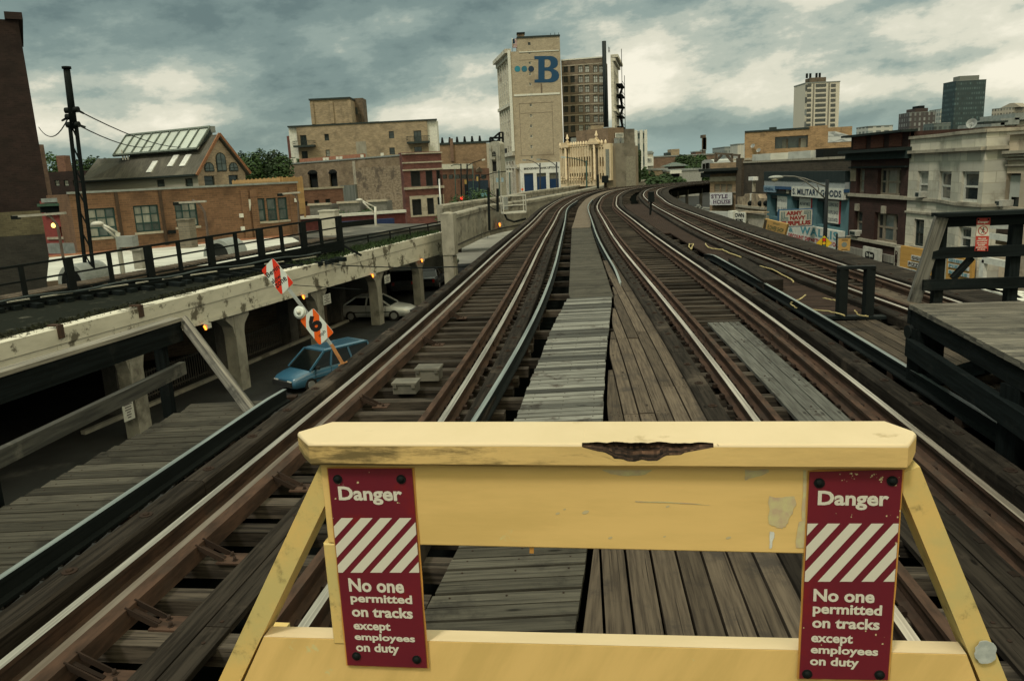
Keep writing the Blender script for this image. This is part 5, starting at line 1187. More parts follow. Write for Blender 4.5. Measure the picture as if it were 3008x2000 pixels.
mb = MB(); mb.prism([tp + tr_ * a + uz * b + td * .03 for a, b in ((-hwT, .2), (hwT, .2), (hwT, 1.1), (-hwT, 1.1))], td * .2); mb.build('anticlimber', black_m, T_)
# --- building helpers
UZ = VZ(1)
glass_w = M('window_glass', (.020, .028, .028), (.035, .045, .045), (.7, .7), rough=.10, spec=.7, tv=.3)
glass_c = M('curtained_glass', (.24, .25, .215), (.15, .16, .14), (2.5, .8), rough=.35, spec=.5, tv=.35)
glass_g = M('grey_glass', (.10, .125, .12), (.05, .065, .065), (1.2, .7), rough=.12, spec=.7, tv=.3)
void_m = M('dark_interior', (.008, .010, .010), rough=.9, tv=.2)
fr_dk = M('dark_frame', (.022, .034, .032), rough=.6, tv=.2); fr_wt = M('white_frame', (.52, .52, .46), rough=.6, tv=.1); fr_tn = M('tan_frame', (.22, .185, .14), rough=.7, tv=.1)
roof_w = M('white_roof', (.52, .53, .48), (.42, .43, .39), (.4, .9), rough=.8, dirt=(.30, .30, .265), ds=.35, tv=.05)
roof_g = M('tar_roof', (.085, .085, .075), (.05, .05, .045), (.5, .5), rough=.95, dirt=(.16, .155, .13), ds=.3, tv=.05)
tarmetal = M('grey_metal', (.24, .26, .25), (.17, .19, .18), rough=.5, tv=.15)
def brick_m(name, c, c2=None, dirt=None, **k):
    k.setdefault('ds', .35); k.setdefault('dr', (.5, .72))
    return M(name, c, c2 or tuple(x * .7 for x in c), (.7, 1.1), (.3, .7), .92, dirt=dirt or tuple(x * .45 for x in c), tv=.12, brick=(.42, .15, .018, (1.25, 1.2, 1.1)), **k)
def cells(mb, fr, s0, s1, z0, z1, ops, m=0, rev=.22, off=0.0, t=.5):
    ops = [(max(a, s0), max(b, z0), min(c, s1), min(d, z1)) for a, b, c, d in ops]; ops = [o for o in ops if o[2] - o[0] > .02 and o[3] - o[1] > .02]
    xs = sorted({s0, s1} | {o[0] for o in ops} | {o[2] for o in ops}); zs = sorted({z0, z1} | {o[1] for o in ops} | {o[3] for o in ops})
    for i in range(len(xs) - 1):
        for j in range(len(zs) - 1):
            cx, cz = (xs[i] + xs[i + 1]) / 2, (zs[j] + zs[j + 1]) / 2
            if any(o[0] < cx < o[2] and o[1] < cz < o[3] for o in ops): continue
            C = [(xs[i], zs[j]), (xs[i + 1], zs[j]), (xs[i + 1], zs[j + 1]), (xs[i], zs[j + 1])]; mb.face([fr.P(a, b, off) for a, b in C], m, C, t)
    for a, b, c, d in ops:
        for (p, q_) in (((a, b), (c, b)), ((c, b), (c, d)), ((c, d), (a, d)), ((a, d), (a, b))):
            mb.face([fr.P(*p, off), fr.P(*q_, off), fr.P(*q_, off - rev), fr.P(*p, off - rev)], m, [(p[0], p[1]), (q_[0], q_[1]), (q_[0] + .1, q_[1] + rev), (p[0], p[1] + rev)], t)
def box_fr(mb, fr, s0, s1, z0, z1, o0, o1, m=0, t=.5):
    """box in frame coords, o0 front offset, o1 back offset"""
    F = [fr.P(s0, z0, o0), fr.P(s1, z0, o0), fr.P(s1, z1, o0), fr.P(s0, z1, o0)]; Bk = [fr.P(s0, z0, o1), fr.P(s1, z0, o1), fr.P(s1, z1, o1), fr.P(s0, z1, o1)]
    u_ = [(s0, z0), (s1, z0), (s1, z1), (s0, z1)]; d_ = abs(o0 - o1)
    mb.face(F, m, u_, t); mb.face([Bk[1], Bk[0], Bk[3], Bk[2]], m, u_, t)
    mb.face([F[3], F[2], Bk[2], Bk[3]], m, [(s0, 0), (s1, 0), (s1, d_), (s0, d_)], t); mb.face([F[1], F[0], Bk[0], Bk[1]], m, [(s1, 0), (s0, 0), (s0, d_), (s1, d_)], t)
    mb.face([F[0], F[3], Bk[3], Bk[0]], m, [(0, z0), (0, z1), (d_, z1), (d_, z0)], t); mb.face([F[2], F[1], Bk[1], Bk[2]], m, [(0, z1), (0, z0), (d_, z0), (d_, z1)], t)
def win(T_, fr, rc, nv=0, nh=1, frm=None, gl=None, rev=.16, fw=.07, sill=None, off=0.0, simple=False, mull=None):
    s0, z0, s1, z1 = rc; frm = frm or fr_dk; gl = gl or glass_w; mb = MB(); mw = mull or fw * .8; o0, o1 = off - rev + .05, off - rev - .02
    box_fr(mb, fr, s0, s1, z0, z0 + fw, o0, o1); box_fr(mb, fr, s0, s1, z1 - fw, z1, o0, o1)
    box_fr(mb, fr, s0, s0 + fw, z0 + fw, z1 - fw, o0, o1); box_fr(mb, fr, s1 - fw, s1, z0 + fw, z1 - fw, o0, o1)
    for k in range(nv): c = s0 + (s1 - s0) * (k + 1) / (nv + 1); box_fr(mb, fr, c - mw / 2, c + mw / 2, z0 + fw, z1 - fw, o0 - .01, o1)
    for k in range(nh): c = z0 + (z1 - z0) * (k + 1) / (nh + 1); box_fr(mb, fr, s0 + fw, s1 - fw, c - mw / 2, c + mw / 2, o0 - .005, o1)
    g_ = [fr.P(s0 + fw * .5, z0 + fw * .5, o1 + .012), fr.P(s1 - fw * .5, z0 + fw * .5, o1 + .012), fr.P(s1 - fw * .5, z1 - fw * .5, o1 + .012), fr.P(s0 + fw * .5, z1 - fw * .5, o1 + .012)]; u_ = [(s0, z0), (s1, z0), (s1, z1), (s0, z1)]
    if simple: mb.face(g_, 1, u_, random.random()); return mb.build('window', [frm, gl], T_)
    o = mb.build('window', frm, T_); gm = MB()

    for i in range(nv + 1):
        for j in range(nh + 1):
            a0, a1 = s0 + (s1 - s0) * i / (nv + 1), s0 + (s1 - s0) * (i + 1) / (nv + 1); b0, b1 = z0 + (z1 - z0) * j / (nh + 1), z0 + (z1 - z0) * (j + 1) / (nh + 1)
            mm = 0
            if isinstance(gl, (list, tuple)): mm = random.randrange(len(gl))
            gm.face([fr.P(a0, b0, o1 + .012), fr.P(a1, b0, o1 + .012), fr.P(a1, b1, o1 + .012), fr.P(a0, b1, o1 + .012)], mm, [(a0, b0), (a1, b0), (a1, b1), (a0, b1)], random.random())
    gm.build('pane', gl, o)
    if sill is not None:
        sm = MB(); box_fr(sm, fr, s0 - .12, s1 + .12, z0 - .16, z0 - .005, off + .07, off - .1); sm.build('sill', sill, o)
    return o
def bld(name, lab, cat, A, B, ztop, mat, depth, rects=(), z0=GZ, group=None, rev=.22, s_pad=(0, 0), roof=None, par=.0, off=0.0):
    """A, B: 2D ends of the front (left, right). returns root, frame, list of opening rects"""
    fr = wall_frame(A, B); W_ = (Vector(B[:2]) - Vector(A[:2])).length; s0, s1 = -s_pad[0], W_ + s_pad[1]
    T_ = thing(name, lab, cat, (*fr.P((s0 + s1) / 2, 0, -depth / 2)[:2], z0), group); mb = MB(); rc = [fr.rect(*r_) if isinstance(r_[0], str) else r_ for r_ in rects]
    cells(mb, fr, s0, s1, z0, ztop, rc, rev=rev)
    box_fr_open(mb, fr, s0, s1, z0, ztop, depth)
    mb.build('wall', mat, T_)
    rm = MB(); q4 = [fr.P(s0, ztop - par - .02, -.25), fr.P(s1, ztop - par - .02, -.25), fr.P(s1, ztop - par - .02, -depth + .1), fr.P(s0, ztop - par - .02, -depth + .1)]; rm.face(q4, 0, [(0, 0), (s1, 0), (s1, depth), (0, depth)]); rm.build('roof', roof or roof_g, T_)
    return T_, fr, rc, W_
def box_fr_open(mb, fr, s0, s1, z0, z1, depth, m=0, t=.5):
    P = fr.P
    mb.face([P(s0, z0, 0), P(s0, z0, -depth), P(s0, z1, -depth), P(s0, z1, 0)][::-1], m, [(0, z0), (depth, z0), (depth, z1), (0, z1)][::-1], t)
    mb.face([P(s1, z0, 0), P(s1, z0, -depth), P(s1, z1, -depth), P(s1, z1, 0)], m, [(0, z0), (depth, z0), (depth, z1), (0, z1)], t)
    mb.face([P(s1, z0, -depth), P(s0, z0, -depth), P(s0, z1, -depth), P(s1, z1, -depth)], m, [(0, z0), (s1, z0), (s1, z1), (0, z1)], t)

    th_ = .25
    mb.face([P(s0, z1, 0), P(s1, z1, 0), P(s1, z1, -th_), P(s0, z1, -th_)], m, [(s0, 0), (s1, 0), (s1, th_), (s0, th_)], t)
    mb.face([P(s0, z1, -th_), P(s1, z1, -th_), P(s1, z1 - .6, -th_), P(s0, z1 - .6, -th_)], m, None, t)
def D2(u, v, y): p = Y(u, v, y); return (p.x, p.y)
def topz_(u, v, y): return Y(u, v, y).z
def pbox(T_, nm, mat, fr, s0, s1, z0, z1, o0, o1, lab=None): mb = MB(); box_fr(mb, fr, s0, s1, z0, z1, o0, o1); return mb.build(nm, mat, T_, label=lab)
def pr(r, x, y, yy): return D2(*q(r, x, y), yy)
tan_b = brick_m('tan_brick', (.30, .245, .17)); brown_b = brick_m('brown_brick', (.165, .098, .060), (.125, .073, .044)); olive_b = brick_m('olive_brick', (.21, .165, .115), (.13, .10, .07), dirt=(.30, .235, .17)); maroon_b = brick_m('maroon_brick', (.13, .058, .052)); dark_b = brick_m('dark_brick', (.030, .019, .018), (.018, .013, .012)); red_b = brick_m('red_brick', (.17, .095, .07)); grey_b = brick_m('dim_brick', (.125, .10, .075), (.08, .065, .05))
stone_t = M('limestone_trim', (.36, .33, .26), (.28, .255, .20), rough=.85, tv=.1, dirt=(.15, .135, .105), ds=.8)

# --- left side
dR = 68
B1 = D2(138, 560, dR); zt_ = topz_(44, 60, dR); BA_ = (B1[0] - 26, B1[1] - 15.6)
T_, fr, _, W_ = bld('brick_building', 'very dark tall brick building cut by the left edge of the view', 'building', BA_, B1, zt_, dark_b, 14)
ph = wall_frame(BA_, B1); s_c = ph.st(*q('a', 28, 100))[0]
pbox(T_, 'cornice', dark_b, fr, s_c, W_ + .35, zt_, zt_ + .55, .35, -13.5); pbox(T_, 'parapet_step', dark_b, fr, 0, s_c - .4, zt_ + .56, zt_ + 1.9, .3, -13.4)
zz0, zz1 = fr.st(*q('f', 300, 60))[1], fr.st(*q('f', 300, 280))[1]
pbox(T_, 'painted_band', brick_m('drab_painted_brick', (.125, .115, .075)), fr, 2, W_ - .02, zz1, zz0, .05, -.1)
pbox(T_, 'grey_plinth', brick_m('grey_painted_brick', (.042, .042, .040)), fr, 2, W_ - .01, GZ, zz1 - .01, .06, -.1)
B2 = pr('a', 300, 1200, 84); T_, fr, _, W_ = bld('brick_building', 'narrow pink-brown brick building peeking out behind the very dark building', 'building', (B2[0] - 7, 84), B2, topz_(*q('a', 268, 950), 84), brick_m('pink_brick', (.17, .115, .088)), .8)
pbox(T_, 'stair_tower', brick_m('pale_brick', (.23, .175, .13)), fr, W_ - 3, W_ - .55, topz_(*q('a', 268, 950), 84) + .02, topz_(*q('a', 240, 820), 84), -.05, -.7)
A_, B_ = pr('a', 300, 1125, 105), pr('a', 565, 1125, 105)
T_, fr, rc, W_ = bld('brick_building', 'low dark brick house with three small pale windows under the left trees', 'house', A_, B_, topz_(*q('a', 430, 1128), 105), dark_b, 10, [('a', 360, 1185, 390, 1225), ('a', 420, 1185, 450, 1225), ('a', 480, 1185, 500, 1225)])
for r_ in rc: win(T_, fr, r_, gl=glass_c, simple=True)
ch = fr.rect('a', 332, 1022, 386, 1125); pbox(T_, 'chimney', red_b, fr, ch[0], ch[2], ch[1] - .5, ch[3], -1.5, -3)
# red shop with green awning
A_, B_ = pr('f', 380, 70, 58), pr('f', 700, 70, 57)
T_, fr, rc, W_ = bld('shop', 'small red painted shop with dark green awning, left of the brown brick building', 'shop', A_, B_, topz_(*q('f', 520, -35), 57.5), M('red_painted_wall', (.21, .045, .04), (.17, .04, .035), tv=.05), 8, [('f', 552, 208, 608, 295)])
for r_ in rc: win(T_, fr, r_, simple=True)
for nm, y0, y1, m_, o_ in (('awning', -12, 14, M('green_awning', (.04, .085, .055)), .55), ('awning_shade', 14, 72, black_m, .3), ('fascia', -60, -20, tarmetal, .2)):  # black box below the awning stands in for its shade
    r_ = fr.rect('f', 400, y0, 690, y1); pbox(T_, nm, m_, fr, r_[0], r_[2], r_[1], r_[3] - .01, o_, -.1)
r_ = fr.rect('f', 440, 300, 720, 322); pbox(T_, 'sill_band', stone_t, fr, r_[0], r_[2], r_[1], r_[3], .08, -.1)
# brown brick two storey building
A_, B_ = pr('a', 452, 1280, 52), D2(872, 545, 61)
RW = [('a', 580, 1370, 765, 1560), ('a', 885, 1350, 1050, 1525), ('a', 1155, 1335, 1300, 1490), ('b', 178, 1122, 268, 1350), ('b', 288, 1118, 382, 1345), ('b', 398, 1112, 488, 1335)]
T_, fr, rc, W_ = bld('brick_building', 'two storey brown brick building with large multi-pane windows behind the steel railing', 'building', A_, B_, topz_(*q('a', 452, 1278), 52), brown_b, 13, RW, roof=roof_g)
zt_ = topz_(*q('a', 452, 1278), 52)
for k, r_ in enumerate(rc): win(T_, fr, r_, *((2, 2) if k < 3 else (0, 1)), gl=[glass_c, glass_c, glass_g] if k < 3 else glass_g, sill=stone_t, fw=.09, frm=M('teal_frame', (.02, .055, .052)))
pbox(T_, 'coping', tarmetal, fr, -.08, W_ + .08, zt_, zt_ + .14, .1, -.4)
for x in (780, 1068):
    s_ = fr.st(*q('a', x, 1400))[0]; pbox(T_, 'downpipe', M('dark_pipe', (.055, .035, .022)), fr, s_ - .1, s_ + .1, -4, zt_ - .02, .12, -.02)
for x in (62, 152, 540): s_ = fr.st(*q('b', x, 1150))[0]; pbox(T_, 'pilaster', brown_b, fr, s_ - .25, s_ + .25, -4, zt_ - .3, .14, -.02)
mb = MB(); p3 = [fr.st(*q('b', x, y), .05) for x, y in ((92, 1132), (132, 1132), (114, 1250))]; mb.prism([fr.P(a, b, .02) for a, b in p3], fr.n * .08); mb.build('ornament', white_m, T_)
for r0, x, y in (('b', 25, 1292), ('b', 40, 1420), ('b', 563, 1140)): a, b = fr.st(*q(r0, x, y)); pbox(T_, 'wall_light', white_m, fr, a - .12, a + .12, b - .14, b + .14, .25, -.01)
a, b = fr.st(*q('f', 1578, 255)); pbox(T_, 'vent_hood', black_m, fr, a - .25, a + .25, b - .12, b + .12, .3, -.01)
fr_b3, W_b3 = fr, W_
# low white roofed building in front
fw_ = wall_frame(pr('x', 60, 700, 40.5), D2(900, 745, 50)); zr = -1.2
T_ = thing('low_building', 'low building with a wide white flat roof in front of the brown brick building', 'building', (-18, 48, GZ)); mb = MB()
c4 = [Vector((*D2(138, 830, 36.5), 0)), Vector((rb_.x - .5, rb_.y + .6, 0)), Vector((*fr_b3.P(W_b3 - 1.0, 0, .12)[:2], 0)), Vector((*D2(138, 720, 51), 0))]
mb.face([p + UZ * zr for p in c4], 0, [(p.x, p.y) for p in c4]); mb.build('roof', roof_w, T_); mb = MB()
for k in range(4): a, b = c4[k], c4[(k + 1) % 4]; mb.face([a + UZ * GZ, b + UZ * GZ, b + UZ * zr, a + UZ * zr], 0, [(0, GZ), ((b - a).length, GZ), ((b - a).length, zr), (0, zr)])
mb.build('wall', grey_b, T_); mb = MB(); mb.bar(c4[3] + UZ * (zr + .05), c4[2] + UZ * (zr + .05), .25, .12); mb.build('edge_flashing', M('clay_flashing', (.36, .17, .10)), T_)
pz = Z(*q('x', 300, 425), zr); pe = Z(*q('x', 1100, 340), zr); mb = MB(); mb.bar(Z(*q('x', 300, 420), zr) + UZ * .35, Z(*q('x', 640, 420), zr) + UZ * .35, .3, .7); mb.bar(Z(*q('x', 640, 420), zr) + UZ * .4, Z(*q('x', 1020, 372), zr) + UZ * .4, .3, .8); mb.build('inner_parapet', tarmetal, T_)
def roof_dome(lab, u, v, rr, h_):
    p = Z(u, v, zr); T2 = thing('skylight_dome', lab, 'skylight', p); mb = MB()
    P_ = lambda a, o: p + Vector((math.cos(a) * rr, o, max(0, math.sin(a)) * h_))
    mb.prism([p + Vector((math.cos(a) * rr, -.9, math.sin(a) * h_)) for a in np.linspace(0, math.pi, 13)], Vector((.3, 1.8, 0))); mb.build('dome', tarmetal, T2)
    mb = MB(); mb.prism([p + Vector((math.cos(a) * rr * .72, -.915, math.sin(a) * h_ * .78)) for a in np.linspace(0, math.pi, 13)], Vector((0, .01, 0))); mb.build('opening', glass_d, T2)
roof_dome('grey half round skylight on the white roof behind the second heavy railing post', *q('x', 615, 690), .62, .85); roof_dome('grey half round skylight on the white roof near the brown brick wall', *q('x', 2010, 430), .85, .95)
def roof_item(nm, lab, cat, r, x0, y0, x1, y1, z_, mat, dp=.8, cap=True):
    p0, p1 = Z(*q(r, x0, y1), z_), Z(*q(r, x1, y1), z_); h_ = topz_(*q(r, x0, y0), p0.y) - z_; d_ = p1 - p0; f2 = Frame(Vector((p0.x, p0.y, 0)), Vector((d_.x, d_.y * .3, 0))); T2 = thing(nm, lab, cat, p0)
    pbox(T2, 'body', mat, f2, 0, d_.length, z_, z_ + h_, 0, -dp)
    if cap: pbox(T2, 'cap', mat, f2, -.06, d_.length + .06, z_ + h_ + .004, z_ + h_ + .1, .06, -dp - .06)
    return T2
roof_item('vent_cabinet', 'pale grey vent cabinet on the white roof behind the railing', 'vent', 'x', 1130, 395, 1195, 575, zr, conc_g); roof_item('chimney', 'grey brick chimney on the white roof in front of the brown building', 'chimney', 'x', 1588, 95, 1672, 370, zr, brick_m('grey_brick', (.16, .145, .115)))
roof_item('utility_cabinet', 'tall pale grey cabinet behind the end of the steel railing', 'cabinet', 'b', 822, 1255, 940, 1500, -1.25, conc, .9)
# gabled house
zA, zB, zC = pr('a', 556, 1175, 82), pr('a', 1298, 1145, 74), pr('a', 1612, 1140, 78.5)
A3, B3, C3 = [Vector((*p, 0)) for p in (zA, zB, zC)]; ze = topz_(*q('a', 1300, 1142), 74); za = topz_(*q('a', 1450, 885), 76.3); rdir = (A3 - B3).normalized()
T_ = thing('gabled_house', 'large house with grey shingle roof, arched gable windows and a glass roof skylight', 'house', (*((A3 + C3) / 2)[:2], GZ)); beige_b = brick_m('beige_brick', (.32, .265, .20)); cream_s = M('cream_siding', (.34, .33, .27), (.28, .27, .22), (.5, 9), rough=.85, tv=.05)
f1 = Frame(A3, B3 - A3); w1_ = (B3 - A3).length; rc = [f1.rect('a', 1030, 1183, 1082, 1230), f1.rect('a', 1217, 1175, 1268, 1228)]; mb = MB(); cells(mb, f1, 0, w1_, GZ, ze, rc, rev=.2); mb.build('side_wall', cream_s, T_)
for r_ in rc: win(T_, f1, r_, gl=glass_g)
f2 = Frame(B3, C3 - B3); w2_ = (C3 - B3).length; rc = [f2.rect('a', 1345, 1157, 1412, 1222), f2.rect('a', 1505, 1152, 1568, 1215)]; mb = MB(); cells(mb, f2, 0, w2_, GZ, ze, rc, rev=.25); mb.face([f2.P(0, ze), f2.P(w2_, ze), f2.P(w2_ * .5, za)], 0, [(0, ze), (w2_, ze), (w2_ / 2, za)]); mb.build('gable_wall', beige_b, T_)
for r_ in rc: win(T_, f2, r_, gl=glass_w)
def arch_win(T_, fr, rc, frm=fr_dk, gl=glass_g, n=9, off=.01):
    s0, z0, s1, z1 = rc; r_ = (s1 - s0) / 2; zs = max(z0 + .05, z1 - r_); c = (s0 + s1) / 2; ol = lambda k: [(s0 + k, z0 + k), (s1 - k, z0 + k)] + [(c + (r_ - k) * math.cos(a), zs + (min(r_, z1 - zs) - k) * math.sin(a)) for a in np.linspace(0, math.pi, n)]
    mb = MB(); mb.prism([fr.P(a, b, off) for a, b in ol(0)], fr.n * .07); o = mb.build('arched_window', frm, T_); mb = MB(); mb.prism([fr.P(a, b, off + .072) for a, b in ol(.09)], fr.n * .012); mb.build('pane', gl, o); mb = MB(); box_fr(mb, fr, c - .03, c + .03, z0, z1, off + .1, off + .06); box_fr(mb, fr, s0, s1, (z0 + zs) / 2 + .1, (z0 + zs) / 2 + .16, off + .099, off + .06); mb.build('glazing_bar', frm, o)
for x0, y0, x1, y1 in ((1342, 1068, 1405, 1130), (1420, 1004, 1484, 1128), (1505, 1068, 1562, 1126)): arch_win(T_, f2, f2.rect('a', x0, y0, x1, y1))
shing = M('shingle_roof', (.098, .095, .078), (.065, .063, .052), (1.2, 7), rough=.95, tv=.08, dirt=(.13, .125, .10), ds=.5)
ap = f2.P(w2_ / 2, za, .35); ap2 = ap + rdir * 20.5; ev = f1.P(w1_ + .1, ze - .12, .35); ev2 = f1.P(-.4, ze - .12, .35); er = f2.P(w2_ + .35, ze - .2, .35); er2 = er + rdir * 19
hipz = topz_(*q('a', 835, 1030), 84); hp = Vector((*pr('a', 640, 1035, 86), hipz)); hq = ap2
mb = MB()
def slab4(P_, th_=.16): 
    n_ = (P_[1] - P_[0]).cross(P_[2] - P_[0]).normalized(); n_ = n_ if n_.z > 0 else -n_; mb.prism(P_, -n_ * th_)
k_ = ap + rdir * 11.6; slab4([ev, ap, k_, ev + rdir * 11.6 * 1.0]); 
e9 = ev + rdir * 11.6; slab4([e9, k_.lerp(e9, .42), hp, ev2]); mb.face([k_, k_.lerp(e9, .42) , k_.lerp(e9, .42) + Vector((-1, 3, 0)), k_ + Vector((-1, 3, -.5))], 0)
slab4([ap, er, er + rdir * 11.6, ap + rdir * 11.6]); mb.build('roof', shing, T_)
mb = MB(); mb.bar(f2.P(-.35, ze - .15, .4), ap + UZ * .06, .14, .24, t=.9); mb.bar(f2.P(w2_ + .35, ze - .15, .4), ap + UZ * .06, .14, .24, t=.9); mb.build('bargeboard', M('rust_brown_board', (.22, .105, .055), tv=.2), T_)
mb = MB(); mb.bar(ev, ev2, .2, .16); mb.build('gutter', fr_dk, T_)
sn = (ap - ev).cross(rdir); sn = sn.normalized(); sn = sn if sn.z > 0 else -sn
gl_s = M('skylight_glass', (.50, .56, .51), (.43, .48, .44), (.5, .5), rough=.25, spec=.6, tv=.12)
T1 = lambda f_, d_, o=.45: ap.lerp(ev, f_) + rdir * d_ + sn * o
dn_, dm_ = 1.2, 13.4
mb = MB(); mb.prism([T1(-.12, dn_), T1(.42, dn_), T1(.42, dm_), T1(-.12, dm_)], -sn * .12); mb.build('glass_roof', gl_s, T_); mb = MB()
for k in range(10): d_ = dn_ + (dm_ - dn_) * k / 9; mb.bar(T1(-.12, d_, .5), T1(.42, d_, .5), .13, .13, tuple(sn))
mb.bar(T1(.42, dn_, .47), T1(.42, dm_, .47), .2, .2, tuple(sn)); mb.bar(T1(-.12, dn_, .47), T1(-.12, dm_, .47), .2, .2, tuple(sn)); mb.build('glass_roof_bars', M('skylight_bar', (.13, .16, .14), tv=.1), T_)
mb = MB(); mb.prism([T1(-.12, dn_), T1(.42, dn_), ap + rdir * dn_ - sn * .2], rdir * .05); mb.build('skylight_end', fr_dk, T_)
cp_ = ap + rdir * 1.9; mb = MB(); f3 = Frame(Vector((cp_.x, cp_.y, 0)), -rdir); box_fr(mb, f3, -.55, .55, cp_.z + .25, cp_.z + .85, 0, -.8); mb.build('chimney_hood', tarmetal, T_); mb = MB()
for s_ in (-.45, .45): mb.bar(f3.P(s_, cp_.z - .3, -.4), f3.P(s_, cp_.z + .25, -.4), .1, .1, (0, 1, 0))
mb.build('hood_legs', tarmetal, T_)
e1 = (ev - ap).normalized()
for x, y in ((1003, 1100), (1142, 1060), (1222, 1058)):
    C = VZ(CAMZ); d_ = ray(*q('a', x, y)); t_ = (ap - C).dot(sn) / d_.dot(sn); p = C + d_ * t_ + sn * .03; mb = MB(); mb.box(p, (.75, 1.35, .12), (rdir, e1, sn)); mb.build('roof_window', M('bright_skylight', (.72, .74, .70), rough=.2), T_)
mb = MB(); 
for k in range(3): p = ap.lerp(ev, .5) + rdir * (11.2 + .4 * k) + sn * .1; mb.bar(p, p + UZ * (.5 + .5 * (k == 2)), .12, .12, (0, 1, 0))
mb.build('roof_vents', white_m, T_)
# light roof box on brown building and timber screen fence
T_ = roof_item('air_conditioner', 'white rooftop air conditioner behind the parapet of the brown brick building', 'air conditioner', 'a', 850, 1205, 972, 1258, zt_ - .3, white_m, 1.5)
sg_ = [Vector((*p, 0)) for p in (pr('b', -60, 960, 72), pr('b', 425, 955, 63), pr('b', 640, 990, 65.5))]; cedar = M('cedar_boards', (.44, .285, .125), (.34, .21, .09), (7, .6), rough=.8, tv=.15)
T_ = thing('timber_fence', 'new yellow timber screen fence on the roof of the brown brick building', 'fence', (*sg_[1][:2], 2.6))
for k in range(2):
    f2 = Frame(sg_[k], sg_[k + 1] - sg_[k]); w_ = (sg_[k + 1] - sg_[k]).length; zt2 = topz_(*q('b', 430, 915), sg_[1].y); z02 = zt2 - (1.75 if k == 0 else 3.0)
    n_ = int(w_ / .9); mb = MB()
    for j in range(7): box_fr(mb, f2, 0, w_, z02 + (zt2 - z02) * j / 7, z02 + (zt2 - z02) * (j + 1) / 7 - .012, .03, -.05, t=random.random())
    mb.build('boards', cedar, T_); mb = MB()
    for j in range(n_ + 1): box_fr(mb, f2, w_ * j / n_ - .06, w_ * j / n_ + .06, z02 - .3, zt2 + .05, -.055, -.15)
    mb.build('posts', cedar, T_)
# small red brick building with three small windows, storefront, grey boxes
A_, B_ = pr('b', 575, 1046, 84), pr('b', 1034, 1015, 88); T_, fr, rc, W_ = bld('brick_building', 'low pinkish brick building with three small dark windows in front of the long olive wall', 'building', A_, B_, topz_(*q('b', 580, 1046), 84), red_b, 8, [('b', 635, 1153, 688, 1198), ('b', 753, 1138, 803, 1186), ('b', 863, 1128, 912, 1176)])
zz = topz_(*q('b', 580, 1046), 84); pbox(T_, 'coping', stone_t, fr, -.1, W_ + .1, zz + .004, zz + .22, .12, -.4)
for r_ in rc: win(T_, fr, r_, gl=void_m, simple=True)
A_, B_ = pr('b', 560, 1310, 70), pr('b', 1650, 1262, 74); zz = topz_(*q('b', 1640, 1262), 74); T_, fr, rc, W_ = bld('storefront', 'low storefront with maroon fascia and blue awning band behind the steel railing', 'shop', A_, B_, zz, M('maroon_fascia', (.10, .03, .028)), 7, roof=roof_w)
pbox(T_, 'coping', white_m, fr, -.1, W_ + .1, zz + .004, zz + .25, .15, -.4); r_ = fr.rect('b', 945, 1340, 1420, 1392); pbox(T_, 'blue_awning', M('blue_awning', (.018, .035, .105)), fr, r_[0], r_[2] + 1, r_[1] - .6, r_[3], .8, -.1)
a, b = fr.st(*q('b', 1195, 1365)); mb = MB(); mb.box(fr.P(a, b, .82), (1.9, .04, .45), (fr.ex, fr.n, UZ)); mb.build('white_emblem', white_m, T_)
for lab, x0, y0, x1, y1, d_ in (('grey metal shed roof box between the two small bushes', 1000, 1175, 1205, 1275, 79), ('grey low shed left of the small bushes', 715, 1195, 915, 1300, 78), ('long grey low shed in front of the ghost-sign wall', 1295, 1160, 1475, 1260, 80)):
    T_, fr, rc, W_ = bld('shed', lab, 'shed', pr('b', x0, y1, d_), pr('b', x1, y1, d_), topz_(*q('b', x0, y0), d_), M('shed_grey', (.135, .135, .12), tv=.1), 4); zz = topz_(*q('b', x0, y0), d_); pbox(T_, 'coping', stone_t, fr, -.15, W_ + .15, zz + .004, zz + .2, .15, -.3)
A_, B_ = pr('b', 1030, 1360, 57), pr('b', 2060, 1318, 66); zz = -1.2
T_ = thing('low_roof', 'low tar covered flat roof between the pipe railing and the maroon storefront', 'roof', (*A_, GZ)); fr = wall_frame(A_, B_); W_ = gap(A_, B_); mb = MB(); box_fr(mb, fr, -1, W_ + .5, GZ, zz, 0, -9); mb.build('slab', roof_g, T_); mb = MB(); box_fr(mb, fr, W_ * .62, W_, zz + .005, zz + .45, -8.7, -9); mb.build('rear_parapet', black_m, T_)
# long olive brick building with arched openings and the maroon front building
A_, B_ = pr('b', 262, 800, 128), pr('b', 1625, 710, 106); zz = topz_(*q('b', 1612, 702), 106)
OW = [('b', 698, 870, 787, 1022), ('b', 903, 866, 980, 1006), ('b', 1143, 866, 1160, 985)]
T_, fr, rc, W_ = bld('brick_building', 'long weathered olive brick building with dark arched openings and a faded painted sign', 'building', A_, B_, zz, olive_b, 3, OW, s_pad=(4, 0))
for r_ in rc[:2]: win(T_, fr, r_, gl=void_m, simple=True, rev=.5); arch_win(T_, fr, (r_[0] - .1, r_[3] - .15, r_[2] + .1, r_[3] + .45), void_m, void_m, off=-.05)
win(T_, fr, rc[2], gl=void_m, simple=True)
pbox(T_, 'coping', tarmetal, fr, -4.1, W_, zz + .004, zz + .2, .1, -.5)
pale_rough = M('ghost_sign_brick', (.27, .215, .15), (.165, .13, .09), (2.2, 5), (.42, .58), .95, dirt=(.10, .08, .06), ds=.5, dr=(.52, .62))
r_ = fr.rect('b', 1172, 760, 1628, 1300); mb = MB(); box_fr(mb, fr, r_[0], r_[2], r_[1] - 4, zz - 1.2, .04, -.05); o = mb.build('faded_sign_area', pale_rough, T_)
